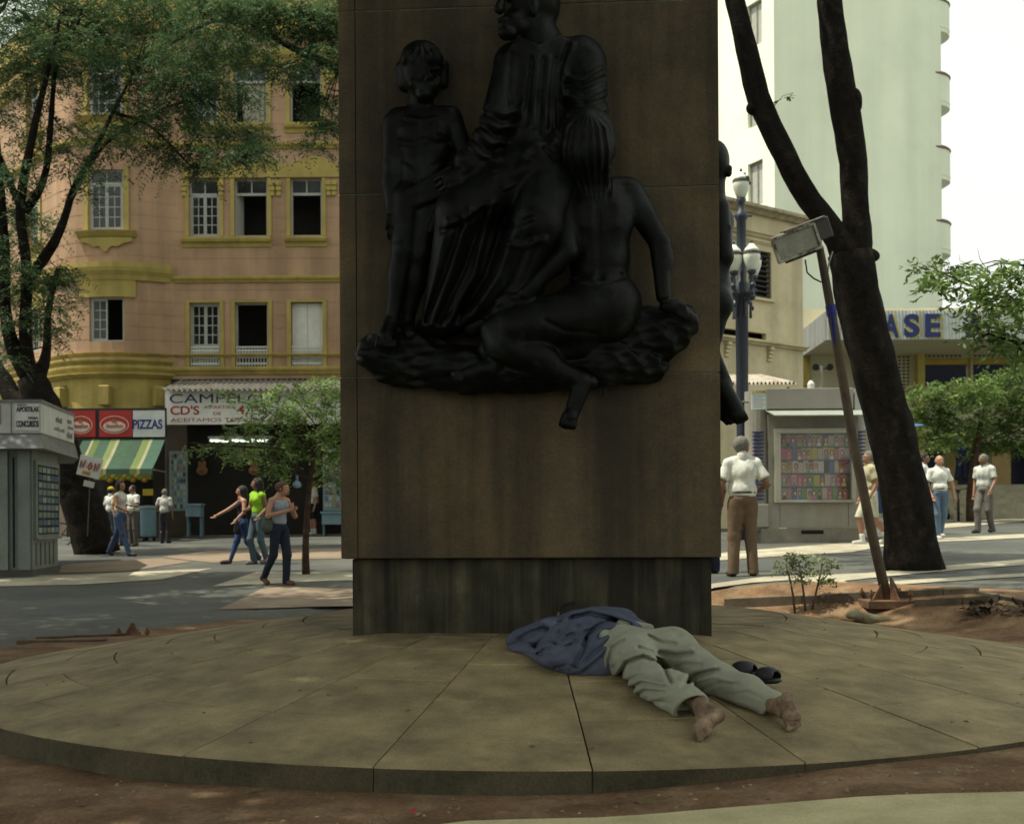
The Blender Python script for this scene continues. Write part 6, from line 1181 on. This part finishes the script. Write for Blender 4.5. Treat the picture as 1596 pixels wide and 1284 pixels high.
# rusty lamp foot and planks in the left bed
lf = G(207, 993); t = thing('lamp_stump', 'rusty triangular foot of a removed lamp in the left dirt bed', 'stump', lf); V = [(-.075, -.06, .02), (.075, -.06, .02), (.075, .06, .02), (-.075, .06, .02), (-.012, -.01, .15), (.012, -.01, .15), (.012, .01, .15), (-.012, .01, .15)]
MB().add(V, [(0, 1, 5, 4), (1, 2, 6, 5), (2, 3, 7, 6), (3, 0, 4, 7), (4, 5, 6, 7)]).build('foot', M['rust'], t); MB().box((-.17, -.12, -.06), (.12, .12, .02), .006).build('block', M['rust'], t)
for dx, dy in ((-.14, -.02), (.16, -.04)): bolt(dx, dy, -.03, t)
for i, (a, b, lab) in enumerate((((28, 1005), (165, 1003), 'weathered plank lying nearer in the left dirt bed'), ((55, 1000), (195, 994), 'thin weathered plank lying behind, against the lamp stump'))):
    pa, pb = G(*a), G(*b); d = (pb-pa); L_ = np.linalg.norm(d); t = thing('plank', lab, 'plank', pa+np.array([0, 0, .03]), math.atan2(d[1], d[0])); MB().box((0, -.05, -.02), (L_, .05, .025), .006).build('board', mat('wood_old', (.10, .075, .05), .9, .4, 6.), t); 
# loose litter on the dirt
mb = MB(); rgl = np.random.default_rng(8)
for _ in range(420):
    a = R(rgl.uniform(-150, 20)); r_ = PR+rgl.uniform(.04, .75); x, y = PCX+r_*math.cos(a), PCY+r_*math.sin(a); s = rgl.uniform(.004, .016); z = float(GZ(x, y))+.028
    V = np.array([(1, 0, 0), (0, 1, 0), (-1, 0, 0), (0, -1, 0), (0, 0, .7), (0, 0, -.7)])*s*rgl.uniform(.6, 1.3, 3)+np.array([x, y, z]); mb.add(V, [(0, 1, 4), (1, 2, 4), (2, 3, 4), (3, 0, 4), (1, 0, 5), (2, 1, 5), (3, 2, 5), (0, 3, 5)])
st_ = mb.build('pebbles', mat('pebble', (.22, .17, .11), .9, .4, 20., island=.5), None); tag(st_, 'pebbles and grit scattered over the red dirt bed', kind='stuff')
mb = MB()
for _ in range(70):
    if rgl.random() < .5: a = R(rgl.uniform(-150, 0)); r_ = rgl.uniform(2.6, PR-.1); x, y = PCX+r_*math.cos(a), PCY+r_*math.sin(a); z = float(SZ(x, y))+.004; s = rgl.uniform(.008, .022)
    else: a = R(rgl.uniform(-140, 10)); r_ = PR+rgl.uniform(.05, .7); x, y = PCX+r_*math.cos(a), PCY+r_*math.sin(a); z = float(GZ(x, y))+.036; s = rgl.uniform(.012, .035)
    t_ = rgl.uniform(0, 6.28); c_, s2 = math.cos(t_)*s, math.sin(t_)*s; mb.add([(x-c_, y-s2, z), (x+s2*.45, y-c_*.45, z+.006), (x+c_, y+s2, z+.003), (x-s2*.45, y+c_*.45, z+.008)], [(0, 1, 2, 3)])
lit = mb.build('fallen_leaves', mat('dead_leaf', (.19, .135, .06), .9, .3, 20., island=.6), None); tag(lit, 'small dry leaves scattered on stone and dirt', kind='stuff')
pc_ = G(644, 1273); t = thing('bottle_cap', 'tiny bright red bottle cap lying on the dirt at the bottom edge', 'bottle cap', pc_+np.array([0, 0, .012])); MB().lathe([(.016, 0), (.018, .012), (.013, .022), (.004, .024)], 14).build('cap', flat((.42, .015, .02), .4), t)
t = thing('plastic_bag', 'small blue and white plastic bag hung in the young tree', 'bag', P(463, 747, Y5-.15)); V, F = sdf([('e', (0, 0, -.09), (.075, .05, .06), .03), ('c', (0, 0, -.06), (0, 0, .02), .045, .012, .03), ('c', (-.005, 0, 0), (-.02, 0, .10), .010, .005, .02), ('c', (.005, 0, 0), (.025, 0, .10), .010, .005, .02)], .008, lambda D, X, Y, Z: D+wavy(X, Y, Z, (60., 120.), 3, .006)); link('bag', meshed('bag', V, F, True), mat('plastic', (.45, .55, .60), .35, .2, 14., (.12, .24, .42), (.45, .55), 12., trans=.3), t)
# bicycles
def bicycle(loc, rz, label):
    t = thing('bicycle', label, 'bicycle', loc, rz, 'parked bicycles'); r_ = .33
    for x in (-.52, .52):
        n_ = 24; ring = [(x+r_*math.cos(2*math.pi*i/n_), 0, r_+r_*math.sin(2*math.pi*i/n_)) for i in range(n_+1)]; w_ = MB().tube(ring, .022, 6, False).build('wheel', M['dark'], t)
        sp_ = MB()
        for k in range(8): a = k*math.pi/4; sp_.tube([(x, 0, r_), (x+r_*math.cos(a), 0, r_+r_*math.sin(a))], .004, 4, False)
        sp_.build('spokes', M['metal_grey'], w_)
    f = MB()
    for a, b in (((-.52, 0, .33), (-.16, 0, .78)), ((-.16, 0, .78), (.36, 0, .80)), ((.36, 0, .80), (-.08, 0, .30)), ((-.08, 0, .30), (-.52, 0, .33)), ((-.08, 0, .30), (-.18, 0, .88)), ((.52, 0, .33), (.33, 0, .95))): f.tube([a, b], .018, 6)
    f.build('frame', flat((.03, .035, .04), .4), t); MB().tube([(.28, -.28, 1.0), (.33, 0, .96), (.28, .28, 1.0)], .014, 6).build('handlebar', M['dark'], t); MB().box((-.32, -.07, .88), (-.08, .07, .93), .02).build('saddle', M['dark'], t); MB().tube([(-.08, -.12, .18), (-.08, .12, .42)], .012, 5).build('pedals', M['dark'], t); return t
gb_ = G(1499, 812); bicycle(gb_+np.array([0, .3, 0]), R(72), 'dark bicycle leaning on the trunk of the young tree by the steps')
gb_ = G(104, 853); bicycle(gb_+np.array([-.3, 2, 0]), R(20), 'bicycle half hidden behind the leaning trunk beside the left kiosk')

# ================================================================== PEOPLE
def person(label, foot, top, yaw, top_c, bot_c, shoe=(.02, .018, .016), skin=0, hair='black', sleeve='short', bottom='long', pose=None, belly=0., female=False, belt=None, socks=None, hat=None, bag=None, loose=.012, at=None, H_=None, fl_=0., headturn=0., group=None):
    g_ = G(*foot) if at is None else np.array(at); H = (foot[1]-top)*g_[1]/FPX if H_ is None else H_
    t = thing('person', label, 'person', g_, R(yaw), group)
    J = dict(head=(0, -.012, .932), neck=(0, 0, .865), chest=(0, -.005, .745), waist=(0, 0, .62), pel=(0, 0, .53), sL=(-.100, 0, .802), sR=(.100, 0, .802), eL=(-.135, .01, .64), eR=(.135, .01, .64), wL=(-.135, -.04, .49), wR=(.135, -.04, .49),
        hL=(-.052, 0, .51), hR=(.052, 0, .51), kL=(-.058, -.01, .285), kR=(.058, -.01, .285), aL=(-.058, .01, .045), aR=(.058, .01, .045), tL=None, tR=None)
    if female: J['sL'] = (-.088, 0, .80); J['sR'] = (.088, 0, .80)
    J.update(pose or {}); J = {k: (np.array(v, float)*H if v is not None else None) for k, v in J.items()}
    for s in 'LR':
        if J['t'+s] is None: J['t'+s] = J['a'+s]+np.array([(-.012 if s == 'L' else .012), -.095, -.028])*H
    c = lambda a, b, ra, rb, k=.012: ('c', a, b, ra*H, rb*H, k*H); e = lambda p, r_, k=.012, rt=None: ('e', p, tuple(x*H for x in r_), k*H)+((rt,) if rt else ())
    h = J['head']; ct, st_ = math.cos(R(headturn)), math.sin(R(headturn)); fw = np.array([st_, -ct, 0]); sd = np.array([ct, st_, 0]); up = np.array([0, 0, 1.]); HP = lambda f, s, u: h+(fw*f+sd*s+up*u)*H
    rt = [list(sd), list(fw), list(up)]; w_ = .92 if female else 1.
    skin_p = [e(h, (.046, .056, .062), .01, rt), e(HP(.012, 0, -.032), (.034, .038, .034), .015, rt), c(HP(.052, 0, .0), HP(.064, 0, -.016), .005, .009, .006), e(HP(.050, 0, -.034), (.016, .008, .006), .006, rt), e(HP(.046, 0, .014), (.030, .012, .007), .008, rt), e(HP(-.002, .047, -.004), (.008, .012, .018), .004, rt), e(HP(-.002, -.047, -.004), (.008, .012, .018), .004, rt),
        ('-e', HP(.055, .017, .004), (.009*H, .007*H, .006*H), .006*H), ('-e', HP(.055, -.017, .004), (.009*H, .007*H, .006*H), .006*H), c(HP(-.008, 0, -.04), J['neck']-np.array([0, 0, .02])*H, .030, .033), c(J['sL'], J['sR'], .029, .029, .02), e(J['chest'], (.078*w_, .050, .095), .03), e(J['waist'], (.064*w_, .046+belly, .075), .03), e(J['pel']+np.array([0, .004, .01])*H, (.062, .042, .045), .03), c(J['neck']-np.array([0, 0, .012])*H, J['sL'], .026, .024, .02), c(J['neck']-np.array([0, 0, .012])*H, J['sR'], .026, .024, .02)]
    for s, sg_ in (('L', -1), ('R', 1)):
        skin_p += [c(J['s'+s], J['e'+s], .031*w_, .025*w_), c(J['e'+s], J['w'+s], .024*w_, .016), c(J['h'+s]-np.array([0, 0, .03])*H, J['k'+s], .028, .029, .015), c(J['k'+s], J['a'+s], .034, .021, .012), e(J['k'+s]*.65+J['a'+s]*.35+np.array([0, .012, 0])*H, (.028, .032, .05), .012), c(J['a'+s]-np.array([0, 0, .015])*H, J['t'+s], .020, .015)]
        d = J['w'+s]-J['e'+s]; d /= np.linalg.norm(d); skin_p.append(e(J['w'+s]+d*.028*H, (.017, .017, .024), .008, None))
    V, F = sdf(skin_p, .0072*H); V = list(map(tuple, V)); F = [tuple(f) for f in F]; mb = MB(); mb.V = V; mb.F = F
    for s, sg_ in (('L', -1), ('R', 1)):                               # fingers and thumb, slightly curled
        d = J['w'+s]-J['e'+s]; d /= np.linalg.norm(d); a = np.cross(d, [0, -1, .3]); a /= np.linalg.norm(a); n_ = np.cross(a, d); b0 = J['w'+s]+d*.045*H
        for k, l in enumerate((.038, .043, .040, .031)):
            p0 = b0+a*(k-1.5)*.0088*H; mb.tube([p0-d*.01*H, p0+d*l*.55*H+n_*.002*H, p0+d*l*.95*H+n_*.014*H], [.0048*H, .0045*H, .0035*H], 5)
        p0 = J['w'+s]+d*.018*H-a*.014*H; mb.tube([p0, p0+(d*.6-a*.8)*.022*H, p0+(d*.9-a*.5)*.042*H], [.0055*H, .005*H, .004*H], 5)
    mb.build('body', SKINS[skin], t, True)
    L_ = loose
    if top_c:
        tp_ = [e(J['chest'], (.090*w_+L_, .062+L_, .105), .03), e(J['waist'], (.076*w_+L_*1.3, .056+belly+L_, .085), .03)]
        if sleeve != 'strap': tp_ += [c(J['sL'], J['sR'], .031+L_*.4, .031+L_*.4, .02), c(J['neck']-np.array([0, 0, .014])*H, J['sL'], .028+L_*.3, .026+L_*.4, .02), c(J['neck']-np.array([0, 0, .014])*H, J['sR'], .028+L_*.3, .026+L_*.4, .02)]
        if female: tp_ += [e(J['chest']+np.array([sg_*.036, -.042, .0])*H, (.030, .030, .034), .03) for sg_ in (-1, 1)]
        slv = []
        for s in 'LR':
            if sleeve == 'short': tp_.append(c(J['s'+s], J['e'+s], .028+L_*.5, .028+L_*.9, .015)); slv.append((J['s'+s], J['e'+s], .72))
            if sleeve == 'long': tp_ += [c(J['s'+s], J['e'+s], .029+L_*.5, .027+L_*.7, .015), c(J['e'+s], J['w'+s], .027+L_*.7, .020+L_*.5, .012)]; slv.append((J['e'+s], J['w'+s], .9))
        cut_t = J['sL'][2]+(.06 if sleeve != 'strap' else .004)*H; zb = (.50 if not belt and not female else .535)*H+fl_*H
        def cutsl(D, X, Y, Z):
            for a_, b_, f_ in slv:
                d = b_-a_; l = np.linalg.norm(d); d = d/l; t_ = (X-a_[0])*d[0]+(Y-a_[1])*d[1]+(Z-a_[2])*d[2]; r2 = (X-a_[0])**2+(Y-a_[1])**2+(Z-a_[2])**2-t_**2
                D = np.where((r2 < (.052*H)**2) & (t_ > l*f_-.03*H), np.maximum(D, t_-l*f_), D)
            return D
        sd_ = int(abs(foot[0]))
        V, F = sdf(tp_, .0085*H, lambda D, X, Y, Z: np.maximum(np.maximum(cutsl(D+wavy(X*1.5, Y*1.5, Z*.55, (15., 34., 60.), sd_, .0085*H if not female else .004*H), X, Y, Z), zb-Z), Z-cut_t)); link('top' if female else 'shirt', meshed('shirt', V, F, True), cloth(top_c), t)
        if sleeve not in ('strap', 'none') and not female:
            V, F = sdf([c(J['neck']-np.array([0, -.004, .018])*H, J['neck']-np.array([0, -.006, .002])*H, .043, .040)], .007*H, lambda D, X, Y, Z: D); link('collar', meshed('collar', V, F, True), cloth(top_c), t)
    bt = [e(J['pel']+np.array([0, 0, .02])*H, (.086+L_*.5, .064+L_*.5+belly*.4, .055), .03)]
    for s in 'LR':
        bt.append(c(J['h'+s], J['k'+s], .053+L_*.3, .039+L_*.4, .02))
        if bottom == 'long': bt.append(c(J['k'+s], J['a'+s]+np.array([0, 0, -.03])*H, .037+L_*.4, .031+L_*.45, .02))
    kz_ = min(J['kL'][2], J['kR'][2]); sd_ = int(abs(foot[0]))+7
    V, F = sdf(bt, .0085*H, lambda D, X, Y, Z: np.maximum(np.maximum(D+wavy(X, Y, Z*.6, (20., 44.), sd_, .005*H), Z-.605*H), (kz_+.005*H-Z) if bottom == 'shorts' else (.012*H-Z))); link('trousers' if bottom == 'long' else 'shorts', meshed('trousers', V, F, True), cloth(bot_c), t)
    if belt: V, F = sdf([e(J['pel']+np.array([0, 0, .068])*H, (.084+L_*.8, .066+L_*.8+belly*.6, .02), .01)], .009*H, lambda D, X, Y, Z: np.maximum(D, np.abs(Z-J['pel'][2]-.068*H)-.009*H)); link('belt', meshed('belt', V, F, True), flat(belt), t)
    for s in 'LR':
        d = J['t'+s]-J['a'+s]
        V, F = sdf([c(J['a'+s]+np.array([0, .012, -.018])*H, J['t'+s], .026, .022, .01), c(J['a'+s]+np.array([0, .012, -.028])*H, J['t'+s]-np.array([0, 0, .008])*H, .024, .022, .01)], .008*H); link('shoe', meshed('shoe', V, F, True), flat(shoe, .5), t)
        if socks: V, F = sdf([c(J['a'+s], J['a'+s]*.78+J['k'+s]*.22, .026, .030)], .008*H); link('sock', meshed('sock', V, F, True), cloth(socks), t)
    hm = {'black': HAIR, 'long': HAIR, 'grey': HAIR_GREY, 'bald': HAIR_GREY, 'red': HAIR_RED, 'cap': HAIR}[hair]
    if hair == 'bald': hp = [e(HP(-.016, 0, -.006), (.0505, .046, .040), .01, rt)]
    else: hp = [e(HP(-.008, 0, .010), (.053, .060, .063), .01, rt)]
    if hair == 'long': hp += [c(HP(-.03, 0, .02), HP(-.045, 0, -.09), .050, .040, .02), c(HP(-.012, .035, 0), HP(-.015, .042, -.08), .022, .020, .02), c(HP(-.012, -.035, 0), HP(-.015, -.042, -.08), .022, .020, .02)]
    if hair == 'red': hp += [e(HP(-.05, 0, .02), (.036, .036, .036), .02), c(HP(-.01, .036, .01), HP(-.01, .040, -.04), .022, .018, .02)]
    fx = lambda X, Y: (X-h[0])*fw[0]+(Y-h[1])*fw[1]
    V, F = sdf(hp, .0075*H, lambda D, X, Y, Z: np.maximum(D+wavy(X, Y, Z, (70., 140.), 5, .0022*H), np.minimum(fx(X, Y)-.022*H, np.maximum(fx(X, Y)-.058*H, h[2]+.030*H-Z)) if hair not in ('bald',) else np.maximum(fx(X, Y)-.012*H, Z-h[2]-.02*H))); link('hair', meshed('hair', V, F, True), hm, t)
    if hat: 
        V, F = sdf([e(HP(-.004, 0, .030), (.056, .062, .050), .01, rt), e(HP(.07, 0, .022), (.034, .036, .006), .01, rt)], .008*H, lambda D, X, Y, Z: np.maximum(D, h[2]+.018*H-Z)); link('cap', meshed('cap', V, F, True), cloth(hat), t)
    if bag:
        bp_, bc_ = np.array(bag[0])*H, bag[1]; bt_ = thing('handbag', bag[2], 'bag', g_, R(yaw)); V, F = sdf([e(bp_, (.06, .035, .07), .02), e(bp_-np.array([0, 0, .035])*H, (.065, .04, .05), .02)], .009*H, lambda D, X, Y, Z: D+wavy(X, Y, Z, (25., 60.), 3, .004*H)); link('pouch', meshed('pouch', V, F, True), cloth(bc_), bt_); MB().tube([bp_+np.array([-.02, 0, .05])*H, (bp_+J['s'+bag[3]])/2+np.array([.0, -.02, 0])*H, J['s'+bag[3]]+np.array([0, 0, .04])*H, (bp_+J['s'+bag[3]])/2+np.array([0, .05, 0])*H, bp_+np.array([.02, .01, .05])*H], .006*H, 5, False).build('strap', cloth(bc_), bt_)
    return t
WH = (.58, .60, .53)
person('man seen from behind in a white shirt and brown trousers by the newsstand', (1158, 897), 680, 180, WH, (.128, .088, .056), (.012, .011, .01), 1, 'grey', 'short', belt=(.02, .018, .015), loose=.02, headturn=-55, pose=dict(eL=(-.175, .02, .655), wL=(-.12, -.11, .60), eR=(.165, .01, .65), wR=(.14, -.10, .54), aL=(-.072, .01, .045), aR=(.072, .01, .045)))
person('person in dark trousers mostly hidden behind the pillar edge', (1103, 893), 690, 200, (.06, .07, .10), (.022, .028, .045), skin=1, pose=dict(eR=(.14, 0, .64), wR=(.15, -.03, .48)))
person('grey haired man in beige shirt and cream shorts walking behind the leaning pole', (1356, 848), 703, -80, (.36, .33, .21), (.46, .45, .34), (.44, .43, .38), 3, 'grey', 'short', 'shorts', socks=(.55, .56, .52), loose=.016, pose=dict(kL=(-.05, -.10, .29), aL=(-.05, -.06, .045), kR=(.05, .03, .285), aR=(.05, .17, .085), tR=(.05, .10, .03), eR=(.13, .02, .65), wR=(.12, -.06, .50), eL=(-.13, .03, .65), wL=(-.13, -.05, .50)))
person('bald old man in a bright white shirt and blue jeans walking towards the viewer', (1464, 840), 709, 8, (.66, .68, .60), (.10, .15, .21), (.45, .45, .42), 0, 'bald', 'short', belly=.022, belt=(.05, .04, .03), loose=.018, pose=dict(kL=(-.05, -.05, .29), aL=(-.045, -.04, .045), kR=(.06, .02, .28), aR=(.06, .13, .07), eR=(.165, .0, .65), wR=(.165, -.05, .50), eL=(-.15, .02, .65), wL=(-.13, -.08, .51)))
person('old man in a pale grey polo and grey trousers looking down at right', (1535, 830), 707, -48, (.47, .49, .44), (.13, .12, .105), (.02, .02, .02), 1, 'grey', 'short', loose=.018, headturn=-20, pose=dict(head=(0, -.035, .925), kL=(-.05, -.09, .30), aL=(-.05, -.08, .045), kR=(.055, .0, .285), aR=(.05, .10, .06), eR=(.14, 0, .65), wR=(.13, -.10, .53), eL=(-.14, .03, .65), wL=(-.13, -.03, .49)))
person('dark haired man in a white shirt half hidden behind the big trunk', (1440, 832), 706, 60, (.56, .58, .54), (.05, .05, .06), skin=1)
person('person in dark blue overalls on the hall steps under the young tree', (1498, 748), 670, 30, (.018, .028, .07), (.016, .024, .06), skin=1, at=tuple(P(1497, 748, 43.3)), H_=1.72, sleeve='long', pose=dict(aL=(-.11, .01, .045), aR=(.11, .01, .045), kL=(-.08, -.01, .285), kR=(.08, -.01, .285)))
person('woman in grey tank top and dark jeans with her hands at her chest', (436, 911), 748, 48, (.26, .31, .36), (.020, .026, .040), (.10, .045, .025), 0, 'red', 'strap', female=True, loose=.004, headturn=22, pose=dict(head=(.02, -.035, .918), eR=(.165, -.03, .655), wR=(.06, -.13, .735), eL=(-.155, -.02, .655), wL=(.01, -.135, .71), kL=(-.05, .03, .285), aL=(-.05, .19, .085), tL=(-.05, .12, .02), kR=(.05, -.05, .29), aR=(.05, -.03, .045)), bag=((-.13, .02, .58), (.075, .09, .075), 'grey green shoulder bag hanging by the woman in the grey tank top', 'L'))
person('dark haired woman in a bright lime green top looking left', (402, 879), 745, -38, (.25, .47, .035), (.07, .10, .12), (.12, .11, .10), 1, 'long', 'none', female=True, loose=.006, headturn=-45, pose=dict(eL=(-.13, .0, .66), wL=(-.06, -.12, .63), eR=(.13, .03, .65), wR=(.10, -.06, .56), kL=(-.05, -.07, .29), aL=(-.06, .0, .045), kR=(.05, .0, .285), aR=(.05, .10, .06)))
person('young woman in a black strap top with one arm stretched out to the left', (378, 878), 757, -62, (.016, .017, .022), (.035, .06, .14), (.06, .025, .02), 0, 'long', 'strap', female=True, loose=.004, headturn=-10, pose=dict(neck=(0, -.02, .865), eL=(-.16, -.13, .70), wL=(-.19, -.28, .62), eR=(.15, -.02, .66), wR=(.14, -.12, .56), kL=(-.04, -.06, .29), aL=(-.04, -.16, .05), kR=(.05, .05, .285), aR=(.05, .20, .10)), bag=((.12, -.10, .46), (.02, .02, .024), 'black handbag carried between the two young women', 'R'))
person('man in white T-shirt and black shorts with white socks in the shop doorway', (488, 833), 748, -55, (.50, .50, .44), (.014, .015, .016), (.40, .40, .38), 0, 'black', 'short', 'shorts', socks=(.55, .56, .52), loose=.022, belly=.02)
stall = 'customers standing at the bar'
person('man in grey shirt and dark trousers seen from behind at the bar', (257, 846), 762, 172, (.40, .40, .36), (.03, .03, .032), skin=1, hair='grey', sleeve='short', loose=.018, group=stall, pose=dict(eR=(.16, .0, .66), wR=(.15, -.09, .60)))
person('man in open white shirt and grey trousers facing the other customers', (208, 851), 756, -35, (.52, .52, .46), (.085, .075, .068), skin=1, hair='black', belly=.03, loose=.016, group=stall, pose=dict(eR=(.15, -.03, .66), wR=(.17, -.16, .66)))
person('man in white shirt and yellow cap with his back turned at the bar', (173, 848), 759, 150, (.50, .50, .47), (.04, .045, .05), skin=1, hair='cap', hat=(.36, .27, .02), loose=.018, group=stall)
person('person in pale yellow shirt standing among the bar customers', (186, 850), 757, 60, (.38, .35, .19), (.05, .07, .11), skin=0, loose=.016, group=stall)
person('dark haired woman in white top and blue jeans striding past the bar', (188, 866), 749, 72, (.46, .46, .41), (.05, .075, .13), (.02, .018, .016), 3, 'long', 'none', female=True, loose=.008, headturn=-10, pose=dict(kL=(-.045, -.07, .29), aL=(-.045, -.17, .045), kR=(.05, .09, .29), aR=(.05, .22, .08), tR=(.05, .17, .025), eL=(-.12, -.03, .66), wL=(-.06, -.13, .60), eR=(.13, .07, .66), wR=(.12, .02, .50)))
person('person in white top bending behind the leaning trunk by the placard', (158, 846), 775, -60, (.42, .43, .42), (.05, .05, .05), skin=1, hair='black', loose=.02, pose=dict(head=(0, -.16, .86), neck=(0, -.10, .82), chest=(0, -.06, .72), sL=(-.10, -.09, .78), sR=(.10, -.09, .78), eL=(-.13, -.14, .62), eR=(.13, -.14, .62), wL=(-.1, -.2, .5), wR=(.1, -.2, .5)))

# ---- put every thing's Empty at its own base
bpy.context.view_layer.update()
for o in list(SC.objects):
    if o.type == 'EMPTY' and o.parent is None and o.location.length < 1e-6 and abs(o.rotation_euler.z) < 1e-6:
        P_ = [c.matrix_world @ Vector(v) for c in o.children_recursive if c.type == 'MESH' for v in c.bound_box]
        if not P_: continue
        lo = [min(p[i] for p in P_) for i in range(3)]; hi = [max(p[i] for p in P_) for i in range(3)]
        d = Vector(((lo[0]+hi[0])/2, (lo[1]+hi[1])/2, lo[2])); o.location = d
        for c in o.children: c.location -= d
